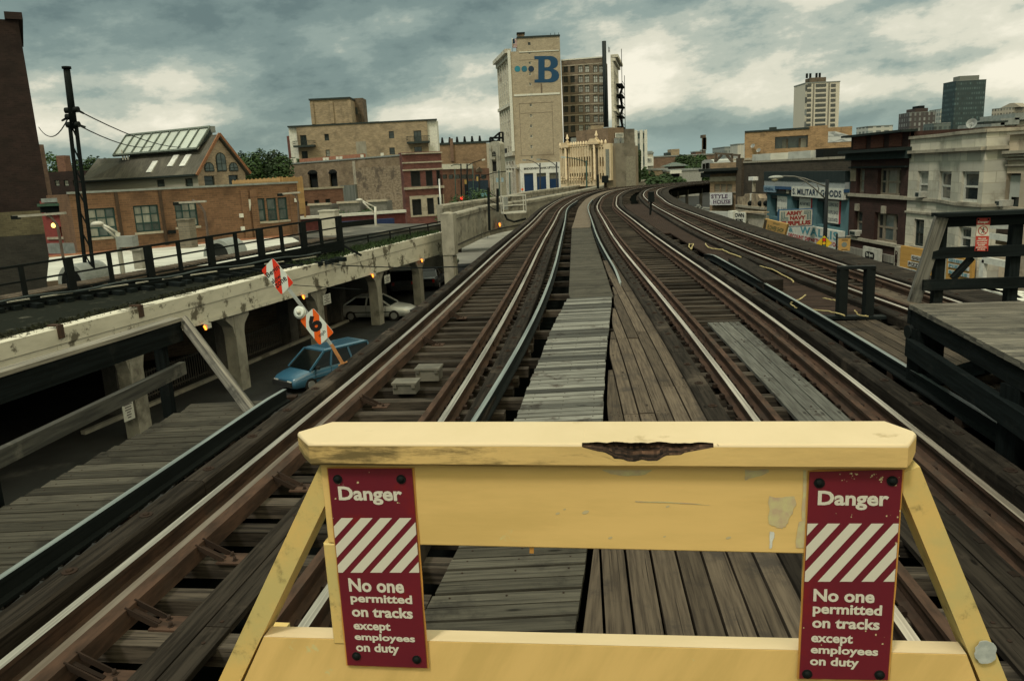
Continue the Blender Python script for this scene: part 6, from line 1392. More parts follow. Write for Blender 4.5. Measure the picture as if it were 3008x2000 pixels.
mb = MB(); put_text(mb, fr, fr.rect('b', 1245, 1060, 1640, 1150), 'GOOD', .01, .045); mb.build('faded_lettering', M('faded_paint', (.31, .25, .18), (.2, .16, .11), (6, 6), (.45, .55)), o)
pbox(T_, 'pale_strip', stone_t, fr, fr.st(*q('b', 1133, 800))[0], fr.st(*q('b', 1160, 800))[0], fr.st(*q('b', 1140, 985))[1], zz - .2, .06, -.05); r_ = fr.rect('b', 1032, 990, 1185, 1150); pbox(T_, 'corrugated_screen', M('corrugated', (.17, .18, .16), (.06, .07, .06), (4, .1)), fr, r_[0], r_[2], r_[1], r_[3], .3, -.01)
r_ = fr.rect('b', 65, 805, 262, 840)
pbox(T_, 'white_roof_edge', white_m, fr, -4, fr.st(*q('b', 262, 820))[0] + .3, r_[1], r_[3], .5, -6); r_ = fr.rect('b', 495, 735, 1165, 765)
pbox(T_, 'clay_parapet', M('clay_parapet', (.33, .155, .10)), fr, r_[0], r_[2] - 1, zz + .21, zz + .8, -2, -2.6)
mb = MB()
for x in (450, 478, 770, 800, 900, 935, 1145, 1345): s_ = fr.st(*q('b', x, 740))[0]; mb.bar(fr.P(s_, zz, -1.5), fr.P(s_, zz + .65 + .3 * (x < 500), -1.5), .4, .35, (0, 1, 0))
mb.build('roof_vents', white_m, T_)
A_ = pr('b', 1622, 700, 105); B_ = pr('b', 2008, 700, 107); zz = topz_(*q('b', 1640, 668), 105)
T_, fr, rc, W_ = bld('brick_building', 'maroon brick two storey building with stone bands, right of the olive wall', 'building', A_, B_, zz, maroon_b, 2, [('b', 1708, 850, 1803, 1005), ('b', 1857, 848, 1925, 1000), ('b', 1963, 845, 2000, 990), ('b', 1722, 1130, 1814, 1290), ('b', 1870, 1118, 1937, 1280), ('b', 1973, 1110, 2003, 1245)])
for r_ in rc: win(T_, fr, r_, gl=void_m, nh=0, fw=.1)
for y0, y1, o_ in ((668, 682, .2), (758, 772, .08), (830, 845, .14), (1005, 1030, .22)): r_ = fr.rect('b', 1622, y0, 2008, y1); pbox(T_, 'stone_band', stone_t, fr, -.1, W_ + .1, r_[1], r_[3], o_, -.05)
r_ = fr.rect('b', 1700, 1092, 2008, 1300); mb = MB(); cells(mb, fr, r_[0], W_, r_[1], r_[3], [rc[3], rc[4], rc[5]], off=.05, rev=.1); mb.build('stone_surround', stone_t, T_); pbox(T_, 'downpipe', rust_dark, fr, fr.st(*q('b', 1992, 800))[0], fr.st(*q('b', 1992, 800))[0] + .12, GZ, zz - 3, .2, .08)
# tan apartment block with tower
A_, B_ = pr('b', 572, 420, 150), pr('b', 1865, 365, 150); zz = topz_(*q('b', 600, 415), 150)
AW = [('b', 615, 497, 678, 600), ('b', 853, 485, 897, 552), ('b', 866, 642, 907, 710), ('b', 628, 655, 688, 735), ('b', 1490, 458, 1542, 530), ('b', 1497, 620, 1550, 688), ('b', 1737, 452, 1812, 560), ('b', 1743, 612, 1818, 690)]
T_, fr, rc, W_ = bld('apartment_building', 'tan brick apartment block with a square rooftop tower and two balconies', 'building', A_, B_, zz, tan_b, 9, AW, s_pad=(0, 0))
for k, r_ in enumerate(rc): win(T_, fr, r_, *((1, 0) if k in (0, 3, 6, 7) else (0, 1)), gl=glass_w if k != 2 else glass_c, frm=fr_dk)
pbox(T_, 'coping', fr_dk, fr, -1.6, W_ + 1.9, zz + .004, zz + .25, .12, -.5)
for a, b in ((-1.55, -.01), (W_ + .01, W_ + 1.8)): pbox(T_, 'white_corner', white_m, fr, a, b, GZ, zz, -.4, -4)
r_ = fr.rect('b', 718, 145, 1112, 395); pbox(T_, 'tower', tan_b, fr, r_[0], r_[2], zz - .05, r_[3], -.01, -9)
for x in (728, 922, 1100): s_ = fr.st(*q('b', x, 200))[0]; pbox(T_, 'tower_pilaster', tan_b, fr, s_ - .3, s_ + .3, zz + .3, r_[3] - .3, .2, -.01)
pbox(T_, 'tower_coping', fr_dk, fr, r_[0] - .15, r_[2] + .15, r_[3] + .004, r_[3] + .3, .2, -9); r2 = fr.rect('b', 1112, 132, 1232, 375, -9); f9 = fr.shift(-5)
pbox(T_, 'tower_side', grey_b, f9, r2[0] - .6, f9.st(*q('b', 1236, 200))[0], zz - .05, f9.st(*q('b', 1200, 130))[1], 0, -4); arch_win(T_, f9, f9.rect('b', 1155, 222, 1182, 290), gl=glass_w); win(T_, f9, f9.rect('b', 1192, 290, 1218, 365), rev=0, simple=True)
for x0, y0, x1, y1 in ((540, 552, 748, 615), (1665, 505, 1890, 577)):
    b_ = fr.rect('b', x0, y0, x1, y1, 1.5); mb = MB(); box_fr(mb, fr, b_[0], b_[2], b_[1], b_[1] + .35, 1.5, .01); n_ = 16; h_ = b_[3] - b_[1]
    for k in range(n_ + 1): s_ = b_[0] + (b_[2] - b_[0]) * k / n_; box_fr(mb, fr, s_ - .025, s_ + .025, b_[1] + .35, b_[3] - .08, 1.48, 1.43)
    box_fr(mb, fr, b_[0], b_[2], b_[3] - .08, b_[3], 1.5, 1.4)
    for s_ in (b_[0] + .03, b_[2] - .03): box_fr(mb, fr, s_ - .03, s_ + .03, b_[3] - .07, b_[3], 1.4, .01); box_fr(mb, fr, s_ - .03, s_ + .03, b_[1] + .7, b_[1] + .8, 1.4, .01)
    mb.build('balcony', fr_dk, T_)
for x0, y0, x1, m_ in ((1265, 348, 1358, tarmetal), (1445, 350, 1480, black_m), (1690, 340, 1740, tarmetal)): r_ = fr.rect('b', x0, y0, x1, 368); pbox(T_, 'roof_box', m_, fr, r_[0], r_[2], zz + .26, r_[3], -4, -6)
r_ = fr.rect('b', 1170, 560, 1270, 725); pbox(T_, 'grey_patch', M('grey_wash', (.27, .26, .215), (.2, .19, .15), (2, .5)), fr, r_[0], r_[2], r_[1] - 2, r_[3], .03, -.02); 
A_, B_ = pr('b', 488, 600, 165), pr('b', 560, 600, 165); bld('brick_building', 'narrow brick building with white trim just left of the tan apartment block', 'building', A_, B_, topz_(*q('b', 500, 505), 165), maroon_b, 8)
# brick hall with chimney, storefront row, white arched tower
A_, B_ = pr('v', -60, 260, 240), pr('v', 868, 232, 240); zz = topz_(*q('v', 0, 262), 240); T_, fr, rc, W_ = bld('brick_hall', 'wide windowless brown brick hall with a row of small roof vents and a brick chimney', 'building', A_, B_, zz, brick_m('hall_brick', (.235, .165, .105)), 20, s_pad=(12, 0)); pbox(T_, 'white_corner', M('corner_plaster', (.40, .37, .30), tv=.1), fr, W_ + .01, W_ + 2.4, GZ, zz - .2, .15, -1)
pbox(T_, 'coping', fr_dk, fr, -12, W_ + 3, zz + .004, zz + .6, .2, -.6); r_ = fr.rect('v', 292, 150, 342, 520); pbox(T_, 'chimney', brick_m('chimney_brick', (.17, .11, .08)), fr, r_[0], r_[2], r_[1], r_[3], .6, -.01)
for x in (40, 160, 280, 400, 522, 643, 767): s_ = fr.st(*q('v', x, 240))[0]; mb = MB(); mb.cyl(fr.P(s_, zz, -1), fr.P(s_, zz + 2.2, -1), .55, .25, 8); mb.build('roof_vent', black_m, T_)
A_, B_ = pr('v', 60, 680, 200), pr('v', 915, 640, 230); zz = topz_(*q('v', 300, 645), 208)
ops = [('v', 160 + k * 105, 730, 240 + k * 105, 800) for k in range(7)]; T_, fr, rc, W_ = bld('shop_row', 'row of low brick shops with white cornice along the far street', 'shops', A_, B_, zz, red_b, 12, ops)
for r_ in rc: win(T_, fr, r_, gl=glass_w, simple=True)
pbox(T_, 'cornice', white_m, fr, 0, W_ * .62, zz + .004, zz + 1.3, .6, -1.0); r_ = fr.rect('v', 690, 610, 790, 690); mb = MB(); mb.prism([fr.P(r_[0], r_[1], .1), fr.P(r_[2], r_[1], .1), fr.P(r_[2], (r_[1] + r_[3]) / 2, .1), fr.P((r_[0] + r_[2]) / 2, r_[3], .1), fr.P(r_[0], (r_[1] + r_[3]) / 2, .1)], fr.n * .3); mb.build('gable_front', grey_b, T_)
r_ = fr.rect('v', 520, 830, 860, 950); pbox(T_, 'blue_shopfront', M('blue_shopfront', (.02, .05, .09), (.012, .02, .03)), fr, r_[0], r_[2], GZ, r_[3], .8, -.1)
A_, B_ = pr('v', 918, 500, 215), pr('v', 1108, 500, 213); zz = topz_(*q('v', 1010, 250), 214); wt = M('grey_terracotta', (.33, .32, .265), (.24, .235, .195), tv=.1, dirt=(.16, .155, .13), ds=.4)
T_, fr, rc, W_ = bld('tower', 'pale grey arched terracotta tower beside the tall bank building', 'tower', A_, B_, zz, wt, 2); mb = MB(); mb.prism([fr.P(W_ / 2 + W_ / 2 * math.cos(a), zz + .9 * math.sin(a), 0) for a in np.linspace(0, math.pi, 13)], -fr.n * 2); mb.build('arched_top', wt, T_)
arch_win(T_, fr, fr.rect('v', 962, 352, 1032, 445), wt, void_m, off=.05)
for x in (935, 955, 1045, 1065, 1090): s_ = fr.st(*q('v', x, 400))[0]; pbox(T_, 'pilaster', wt, fr, s_ - .2, s_ + .2, GZ, zz - .2, .35, -.01)
for x in (985, 1005, 1025): s_ = fr.st(*q('v', x, 600))[0]; pbox(T_, 'slot_window', void_m, fr, s_ - .22, s_ + .22, fr.st(*q('v', x, 680))[1], fr.st(*q('v', x, 520))[1], .03, -.01)
r_ = fr.rect('v', 965, 450, 1035, 490); pbox(T_, 'balcony', wt, fr, r_[0], r_[2], r_[1], r_[3], .9, -.01)
T_ = thing('rooftop_billboard', 'dark steel billboard framework standing above the pale arched tower', 'frame', fr.P(W_ / 2, zz, -3)); fb = fr.shift(-3); mb = MB(); V_ = lambda x, y: fb.P(*fb.st(*q('v', x, y)), 0)
for a, b in (((930, 140), (930, 215)), ((965, 150), (965, 215)), ((930, 140), (1140, 140)), ((1080, 55), (1080, 220)), ((1135, 50), (1140, 300)), ((1080, 55), (1138, 52)), ((1000, 130), (1080, 60)), ((970, 165), (1020, 212)), ((1075, 165), (1020, 212)), ((1100, 280), (1145, 275))): mb.bar(V_(*a), V_(*b), .55 if a[1] == b[1] else .35, .5, tuple(fb.n))
mb.build('truss', black_m, T_)
# --- tall bank building in the centre
fa = brick_m('bank_tan_wall', (.34, .30, .23), (.285, .25, .19), dirt=(.21, .17, .12), ds=.12)
wt_t = M('white_terracotta', (.60, .575, .48), (.47, .45, .375), (.5, 2), tv=.1, dirt=(.24, .22, .18), ds=.3)
DB = 255
A_, B_ = pr('c', 590, 800, DB), pr('c', 1002, 800, DB); zl = topz_(*q('c', 590, 292), DB)
SM = [('c', x - 10, y - 12, x + 12, y + 13) for x, y in ((725, 225), (727, 300), (730, 388), (731, 478), (733, 565), (737, 652), (738, 740), (739, 828), (740, 915), (742, 1000), (743, 1087), (746, 1175))]
T_, fr, rc, W_ = bld('bank_building', 'tall tan bank building painted with a big blue letter and three dots', 'building', A_, B_, zl, fa, 30, SM[1:], z0=GZ)
for r_ in rc: win(T_, fr, r_, simple=True, frm=wt_t, fw=.12)
u0 = fr.rect('c', 625, 172, 1000, 292); mb = MB(); cells(mb, fr, u0[0], W_, zl + .002, u0[3], [fr.rect(*SM[0])]); box_fr_open(mb, fr, u0[0], W_, zl + .002, u0[3], 18); mb.build('penthouse', fa, T_); win(T_, fr, fr.rect(*SM[0]), simple=True)
pbox(T_, 'coping', fr_dk, fr, u0[0] - .1, W_ + .1, u0[3] + .004, u0[3] + .5, .2, -18)
r_ = fr.rect('c', 627, 142, 685, 172, -3); f3 = fr.shift(-3); pbox(T_, 'roof_hut', brick_m('hut_brick', (.17, .13, .09)), f3, r_[0], r_[2], u0[3], r_[3], 0, -3); pbox(T_, 'hut_top', black_m, f3, r_[0] - .2, r_[2] + .2, r_[3] + .004, r_[3] + .4, .2, -3.2)
for y0, y1, x0, x1 in ((642, 658, 598, 982), (286, 293, 640, 975)): r_ = fr.rect('c', x0, y0, x1, y1); pbox(T_, 'white_band', white_m, fr, r_[0], r_[2], r_[1], r_[3], .15, -.05)
cr_ = M('painted_line', (.16, .125, .09))
for x0, y0, x1, y1 in ((640, 720, 930, 723), (652, 802, 922, 805), (645, 1157, 935, 1160), (650, 725, 653, 1158), (922, 725, 925, 1158), (822, 560, 836, 640), (1000, 100, 1003, 101), (640, 360, 780, 363)):
    r_ = fr.rect('c', x0, y0, x1, y1); pbox(T_, 'wall_stain', cr_, fr, r_[0], r_[2], r_[1], r_[3], .03, -.02)
# painted slab-serif letter
blue1 = M('painted_blue', (.012, .060, .130), (.014, .052, .11), (.4, .4)); blu2 = M('painted_light_blue', (.035, .22, .30)); blu3 = M('painted_mid_blue', (.035, .15, .215)); blu4 = M('painted_navy', (.018, .04, .075))
BX = lambda x, y: fr.st(*q('c', x, y))
def curve(p0, c0, c1, p1, n=8): return [tuple((1 - t) ** 3 * a + 3 * (1 - t) ** 2 * t * b + 3 * (1 - t) * t * t * c + t ** 3 * d for a, b, c, d in zip(p0, c0, c1, p1)) for t in np.linspace(0, 1, n)]
outer = [(768, 330), (900, 329)] + curve((900, 329), (945, 330), (968, 355), (966, 388)) + curve((966, 388), (966, 415), (950, 428), (922, 437)) + curve((922, 437), (958, 445), (978, 465), (976, 495)) + curve((976, 495), (975, 530), (945, 549), (905, 550)) + [(770, 552), (770, 527), (802, 524), (802, 357), (770, 355)]
h1 = [(855, 357), (880, 357)] + curve((880, 357), (900, 360), (906, 372), (905, 390)) + curve((905, 390), (905, 410), (895, 422), (878, 424)) + [(855, 424)]
h2 = [(855, 452), (880, 452)] + curve((880, 452), (905, 455), (915, 468), (914, 488)) + curve((914, 488), (914, 510), (902, 522), (880, 523)) + [(855, 523)]
mb = MB(); C_ = lambda P_: [BX(*p) for p in P_]
def scan(mb, poly, holes, off, n=64):
    ys = [p[1] for p in poly]; y0, y1 = min(ys), max(ys); E_ = sorted(set(list(np.linspace(y0, y1, n)) + [p[1] for h in [poly] + holes for p in h]))
    def xs(y):
        out = []
        for P_ in [poly] + holes:
            for i in range(len(P_)):
                a, b = P_[i], P_[(i + 1) % len(P_)]
                if (a[1] <= y) != (b[1] <= y): out.append((a[0] + (b[0] - a[0]) * (y - a[1]) / (b[1] - a[1]), a, b))
        return sorted(out, key=lambda o: o[0])
    for a_, b_ in zip(E_[:-1], E_[1:]):
        if b_ - a_ < 1e-6: continue
        X_ = xs((a_ + b_) / 2); at = lambda e, y: e[1][0] + (e[2][0] - e[1][0]) * (y - e[1][1]) / (e[2][1] - e[1][1])
        for k in range(0, len(X_) - 1, 2): l, r__ = X_[k], X_[k + 1]; mb.face([fr.P(at(l, a_), a_, off), fr.P(at(r__, a_), a_, off), fr.P(at(r__, b_), b_, off), fr.P(at(l, b_), b_, off)])
scan(mb, C_(outer), [C_(h1), C_(h2)], .06); mb.build('painted_letter', blue1, T_)
for x, m_ in ((627, blu2), (685, blu3), (742, blu4)): mb = MB(); mb.face([fr.P(*BX(x + 24.5 * math.cos(a), 437 + 25.5 * math.sin(a)), .06) for a in -np.linspace(0, 2 * math.pi, 25)[:-1]]); mb.build('painted_dot', m_, T_)
# receding white street fronts
A2 = pr('c', 482, 800, 281); fl = wall_frame(A2, A_); wl = gap(A2, A_); ops = []
for i in range(5):
    for j in range(9): ops.append((1.6 + i * (wl - 3) / 5, 11 + j * 3.05, 1.6 + i * (wl - 3) / 5 + 2.6, 13.1 + j * 3.05))
for i in range(4): ops.append((2 + i * (wl - 3) / 4, -3.5, 2 + i * (wl - 3) / 4 + 3.2, 6.5))
mb = MB(); cells(mb, fl, 0, wl - .02, GZ, zl - .3, ops, rev=.7); mb.build('street_front', wt_t, T_)
for i in range(5): mb = MB(); s_ = 1.6 + i * (wl - 3) / 5; box_fr(mb, fl, s_, s_ + 2.6, 10.9, 38.4, -.72, -.8); mb.build('window_bay', glass_w, T_)
for i in range(4): mb = MB(); s_ = 2 + i * (wl - 3) / 4; box_fr(mb, fl, s_ - .05, s_ + 3.25, -3.6, 6.6, -.72, -.8); mb.build('window_bay', glass_w, T_)
for z0_, z1_, o_ in ((zl - .29, zl + .9, 1.7), (zl - 1.6, zl - .3, .7), (23.6, 24.6, .8), (8.2, 9.4, .8)): pbox(T_, 'cornice', wt_t, fl, -.3, wl - .03, z0_, z1_, o_, -.3)
for i in range(6): s_ = .8 + i * (wl - 3) / 5; pbox(T_, 'pilaster', wt_t, fl, s_ - .35, s_ + .35, 9.4, zl - 1.7, .4, -.01)
pbox(T_, 'white_edge', white_m, fr, -.9, -.01, 9.5, zl + .4, .3, -.8)
# white ground floor
bo = 3.0; fb = fr.shift(bo); bb = fb.rect('c', 650, 1222, 988, 1460); WB = [fb.rect('c', 685, 1310, 762, 1475), fb.rect('c', 791, 1308, 869, 1475), fb.rect('c', 897, 1305, 974, 1475)]
mb = MB(); cells(mb, fb, bb[0], bb[2], GZ, bb[3], WB, rev=.5); box_fr_open(mb, fb, bb[0], bb[2], GZ, bb[3], bo + 6); mb.build('ground_floor', M('white_bank_base', (.60, .62, .60), (.52, .54, .52), (.4, .8)), T_)
pbox(T_, 'base_roof', tarmetal, fb, bb[0], bb[2], bb[3] - .5, bb[3] - .4, -.3, -bo - .1)
gb = M('bank_blue_panel', (.010, .035, .095), (.008, .028, .075), (.3, .3), rough=.3)
for k, r_ in enumerate(WB):
    z_ = r_[3] - (r_[3] - r_[1]) * (.05, .18, .30)[k]; pbox(T_, 'blue_panel', gb, fb, r_[0], r_[2], r_[1], z_, -.35, -.5); pbox(T_, 'window', M('dull_window', (.12, .12, .095), rough=.25), fb, r_[0], r_[2], z_ + .002, r_[3], -.4, -.5)
mb = MB(); put_text(mb, fb, fb.rect('c', 681, 1257, 974, 1275), 'BRIDGEVIEW BANK UPTOWN', .03, .05); mb.build('lettering', ink, T_)
sd_b = wall_frame(fb.P(bb[0], 0, -4.5)[:2], fb.P(bb[0], 0, -.0)[:2]); A3_ = pr('c', 515, 1300, 283); fcb = wall_frame(A3_, fb.P(bb[0] - .05, 0, -.3)[:2]); wcb = (fb.P(bb[0] - .05, 0, -.3).xy - Vector(A3_)).length
ops = [(1.5 + k * 3.3, -4.5, 1.5 + k * 3.3 + 2.2, bb[3] - 6) for k in range(int((wcb - 2) / 3.3))]; mb = MB(); cells(mb, fcb, 0, wcb, GZ, bb[3] - 1.2, ops, rev=.5); mb.build('street_base', wt_t, T_); pbox(T_, 'base_windows', glass_w, fcb, .5, wcb - .5, -4.8, bb[3] - 5.5, -.52, -.6); pbox(T_, 'base_cornice', wt_t, fcb, -.2, wcb, bb[3] - 1.19, bb[3] - .2, .8, -.5); pbox(T_, 'dark_panel', ink, fl, 4, 11, 9.5, 11.0, .5, -.01)
# rear wing with windows
A_w, B_w = pr('c', 1004, 700, 275), pr('c', 1348, 700, 272); zw = topz_(*q('c', 1345, 342), 272); wing_b = brick_m('wing_brick', (.175, .145, .112), (.135, .112, .088)); ys = [(405, 466), (488, 551), (572, 633), (656, 716), (740, 800), (823, 883), (905, 968)]; xs_ = [(1012, 1050), (1069, 1107), (1136, 1174), (1191, 1229), (1262, 1298), (1309, 1344)]
WW = [('c', x0 + (y0 - 405) * .008, y0, x1 + (y0 - 405) * .008, y1) for y0, y1 in ys for x0, x1 in xs_]; fw = wall_frame(A_w, B_w); ww = gap(A_w, B_w); rc = [fw.rect(*r_) for r_ in WW]
T_ = thing('office_wing', 'brown brick office wing with rows of sash windows, right of the tan painted wall', 'building', (*fw.P(ww / 2, 0, -8)[:2], GZ)); mb = MB(); cells(mb, fw, 0, ww, GZ, zw, rc, rev=.4); box_fr_open(mb, fw, 0, ww, GZ, zw, 18); mb.build('wall', wing_b, T_)
M('pale_blind', (.42, .43, .39), (.30, .31, .28), (.6, .6), rough=.4, tv=.3)
for k, r_ in enumerate(rc): c_ = k % 6; win(T_, fw, r_, nv=1, nh=1, simple=True, fw=.13, rev=.3, frm=fr_dk, gl=glass_w if c_ < 2 else (MT['pale_blind'] if c_ > 2 or k % 3 else glass_g))
for y0, y1 in ys: z_ = fw.st(*q('c', 1180, y0 - 4))[1]; pbox(T_, 'lintel_band', stone_t, fw, 0, ww, z_ - .12, z_ + .2, .06, -.01)
pbox(T_, 'coping', white_m, fw, 0, ww, zw + .004, zw + .4, .15, -.6); lo = fw.rect('c', 1004, 1000, 1245, 1040, 2); pbox(T_, 'dark_lower_bay', void_m, fw, .2, lo[2], lo[1], lo[3], .3, -.01)
chim = fw.rect('c', 1344, 206, 1379, 935, 1); mb = MB(); c0 = (chim[0] + chim[2]) / 2; mb.cyl(fw.P(c0, chim[1], 1.6), fw.P(c0, chim[3], 1.6), (chim[2] - chim[0]) / 2, n=16); T2 = mb.build('chimney_stack', M('black_stack', (.012, .02, .022), rough=.6)); tag(T2, 'tall round black chimney stack on the corner of the office wing', 'chimney')
B3_ = pr('c', 1478, 700, 296); C0 = (fw.P(ww + 3.6, 0, .8)[0], fw.P(ww + 3.6, 0, .8)[1]); f5 = wall_frame(C0, B3_); w5 = gap(C0, B3_); zf = topz_(*q('c', 1380, 320), 271)
T_ = thing('white_office_block', 'narrow white receding front with a black fire escape at the right of the office wing', 'building', (*f5.P(w5 / 2, 0, -6)[:2], GZ)); ops = [(w5 * (.14 + .24 * i), 4 + j * 3.55, w5 * (.14 + .24 * i) + w5 * .14, 6.3 + j * 3.55) for i in range(3) for j in range(9)]
mb = MB(); cells(mb, f5, 0, w5, GZ, zf, ops, rev=.5); box_fr_open(mb, f5, 0, w5, GZ, zf, .9); mb.build('wall', wt_t, T_); pbox(T_, 'windows', glass_w, f5, .6, w5 - .6, 3.5, zf - 2.5, -.52, -.6)
for z_, o_ in ((zf - .9, 1.6), (zf - 2, .7), (zf - 18, .6)): pbox(T_, 'cornice', wt_t, f5, -.2, w5 + .3, z_, z_ + .9, o_, -.3)
T2 = thing('fire_escape', 'black iron fire escape zigzagging down the white receding front', 'fire escape', f5.P(w5 * .75, 3, 1)); n_ = 9
for j in range(n_): z_ = 2.5 + j * 3.55; mb = MB(); box_fr(mb, f5, w5 * .38, w5 * 1.02, z_, z_ + .25, 2.2, .1); box_fr(mb, f5, w5 * .38, w5 * 1.02, z_ + 1.0, z_ + 1.12, 2.2, 2.1); mb.build('landing', black_m, T2)
for j in range(n_ - 1): z_ = 2.5 + j * 3.55; a, b = (w5 * .42, w5 * .95) if j % 2 else (w5 * .95, w5 * .42); mb = MB(); mb.bar(f5.P(a, z_ + .2, 1.3), f5.P(b, z_ + 3.5, 1.3), .8, .25); mb.build('stair', black_m, T2)
for s_ in (.4, 1.0): mb = MB(); mb.bar(f5.P(w5 * s_, 2, 2.1), f5.P(w5 * s_, zf + (3 if s_ < .5 else -4), 2.1), .2, .2, tuple(f5.n)); mb.build('upright', black_m, T2)
# flag and aerials
fp = Y(*q('c', 584, 290), 258); T_ = thing('flag', 'american flag on a thin pole at the left roof corner of the bank building', 'flag', fp); ft_ = Y(*q('c', 583, 178), 258); mb = MB(); mb.cyl(fp, ft_, .09, n=6); mb.build('flagpole', white_m, T_)
fz0, fz1, fx1 = Y(*q('c', 600, 258), 258).z, Y(*q('c', 600, 184), 258).z, Y(*q('c', 623, 200), 258).x; hh = (fz1 - fz0) / 13; mb = MB()
for k in range(13):
    for i in range(5):
        xa, xb = fp.x + (fx1 - fp.x) * i / 5, fp.x + (fx1 - fp.x) * (i + 1) / 5; wv = lambda x: 258 + .25 * math.sin((x - fp.x) * 2.2); can = k < 7 and i < 3
        mb.face([(xa, wv(xa), fz1 - hh * (k + 1)), (xb, wv(xb), fz1 - hh * (k + 1)), (xb, wv(xb), fz1 - hh * k), (xa, wv(xa), fz1 - hh * k)], 2 if can else (0 if k % 2 == 0 else 1))
mb.build('cloth', [M('flag_red', (.30, .04, .05)), white_m, blu4], T_)
for lab, x0, ys_ in (('group of thin aerials on the roof of the bank building', (905, 940, 972), 170), ('two thin aerials behind the black chimney stack', (1390, 1400), 300)):
    p = Y(*q('c', x0[0], ys_), 262); T_ = thing('aerial', lab, 'aerial', p); mb = MB()
    for x in x0: a = Y(*q('c', x, ys_), 262); b = Y(*q('c', x, ys_ - rnu(28, 48)), 262); mb.bar(a, b, .14, .14, (0, 1, 0))
    a = Y(*q('c', x0[0], ys_ - 12), 262); b = Y(*q('c', x0[-1], ys_ - 16), 262); mb.bar(a, b, .1, .1); mb.build('masts', black_m, T_)
# ornate cream building with grey side wall
cream = M('cream_terracotta', (.60, .495, .335), (.50, .40, .265), (.8, .8), tv=.12, dirt=(.33, .22, .12), ds=.5, dr=(.55, .75))
A_, B_ = pr('u', 32, 600, 134), pr('u', 806, 500, 128); zo = topz_(*q('u', 750, 215), 128.4); fo = wall_frame(A_, B_); wo_ = gap(A_, B_)
T_ = thing('ornate_building', 'ornate cream terracotta building crowned with a row of finials', 'building', (*fo.P(wo_ / 2, 0, -5)[:2], GZ)); pbox(T_, 'wall', M('bay_glazing', (.25, .205, .145), (.17, .14, .10), (.8, .3), rough=.5), fo, 0, wo_, GZ, zo - .4, -.3, -9)
US = lambda x: fo.st(*q('u', x, 450))[0]; UZ_ = lambda y, x=420: fo.st(*q('u', x, y))[1]
piers = [40, 62, 85, 108, 165, 200, 235, 272, 308, 345, 382, 425, 465, 500, 620, 660, 700]
for x in piers:
    s_ = US(x); mb = MB(); box_fr(mb, fo, s_ - .1, s_ + .1, UZ_(800), UZ_(290), .2, -.3); mb.build('pilaster', cream, T_)
def turned(T_, nm, s_, z0_, prof_, o_=.1, n=8): 
    mb = MB(); z_ = z0_
    for (h_, r0, r1) in prof_: mb.cyl(fo.P(s_, z_, o_), fo.P(s_, z_ + h_, o_), r0, r1, n); z_ += h_
    mb.build(nm, cream, T_)
for x in (40, 75, 205, 242, 275, 312, 350, 392, 432, 480, 665, 722): turned(T_, 'finial', US(x), UZ_(258), [(.18, .16, .16), (.2, .1, .2), (.28, .2, .17), (.22, .17, .02)], .12)
for x in (150, 585): turned(T_, 'great_finial', US(x), UZ_(200, x) if x < 300 else UZ_(150, x), [(.22, .3, .28), (.22, .14, .12), (.2, .12, .3), (.3, .3, .14), (.18, .14, .12), (.25, .12, .01)], .1)
for x0, x1, y0, y1 in ((65, 190, 230, 275), (465, 640, 165, 220)):
    s0_, s1_ = US(x0), US(x1); mb = MB(); zz0, zz1 = UZ_(y1, x1), UZ_(y0 - 30, x1); box_fr(mb, fo, s0_, s1_, zz0, zz0 + (zz1 - zz0) * .35, .8, -.3); mb.prism([fo.P(s0_ + .1, zz0 + (zz1 - zz0) * .36, -.3), fo.P(s1_ - .1, zz0 + (zz1 - zz0) * .36, -.3), fo.P((s0_ + s1_) / 2 + .5, zz1, -.3), fo.P((s0_ + s1_) / 2 - .5, zz1, -.3)], fo.n * 1.0); mb.build('pediment', cream, T_)
for x in (140, 570):
    z_ = UZ_(780, x); mb = MB(); zt2 = UZ_(285 if x < 300 else 235, x); n_ = 14
    for k in range(n_): a0 = z_ + (zt2 - z_) * k / n_; mb.cyl(fo.P(US(x), a0, .55), fo.P(US(x), a0 + (zt2 - z_) / n_, .55), .17 if k % 2 else .21, .21 if k % 2 else .17, 9)
    mb.build('spiral_column', cream, T_)
def spandrel(y0, y1, segs):
    for x0, x1 in segs: mb = MB(); box_fr(mb, fo, US(x0), US(x1), UZ_(y1, x0 / 2 + x1 / 2), UZ_(y0, x0 / 2 + x1 / 2), .1, -.32); mb.build('spandrel', cream, T_)
spandrel(300, 420, [(38, 120), (165, 500), (605, 695)]); spandrel(560, 660, [(38, 100), (165, 500), (605, 695)]); spandrel(250, 292, [(30, 735)]); spandrel(770, 860, [(30, 700)])
for x in (55, 95, 180, 220, 262, 300, 340, 380, 445, 500): turned(T_, 'dwarf_column', US(x), UZ_(790, x), [(.5, .13, .11), (.2, .16, .16), (.2, .11, .02)], .3, 7)
r_ = fo.rect('u', 702, 215, 808, 770); mb = MB(); box_fr(mb, fo, r_[0], r_[2], r_[1], r_[3], .35, -.3); mb.build('end_pier', cream, T_); r_ = fo.rect('u', 735, 300, 786, 728); pbox(T_, 'blank_panel', M('grey_panel', (.20, .21, .18)), fo, r_[0], r_[2], r_[1], r_[3], .42, .3)
pbox(T_, 'coping', M('white_coping', (.5, .47, .38)), fo, 0, wo_, zo - .38, zo, -.2, -.6)
stucco = M('grey_stucco', (.235, .215, .175), (.17, .155, .125), (.35, .5), tv=.05, dirt=(.085, .078, .065), ds=.16, dr=(.48, .62))
Bs = pr('u', 809, 500, 128.5); Cs = pr('u', 1165, 500, 131.5); fs_ = wall_frame(Bs, Cs); ws_ = gap(Bs, Cs)
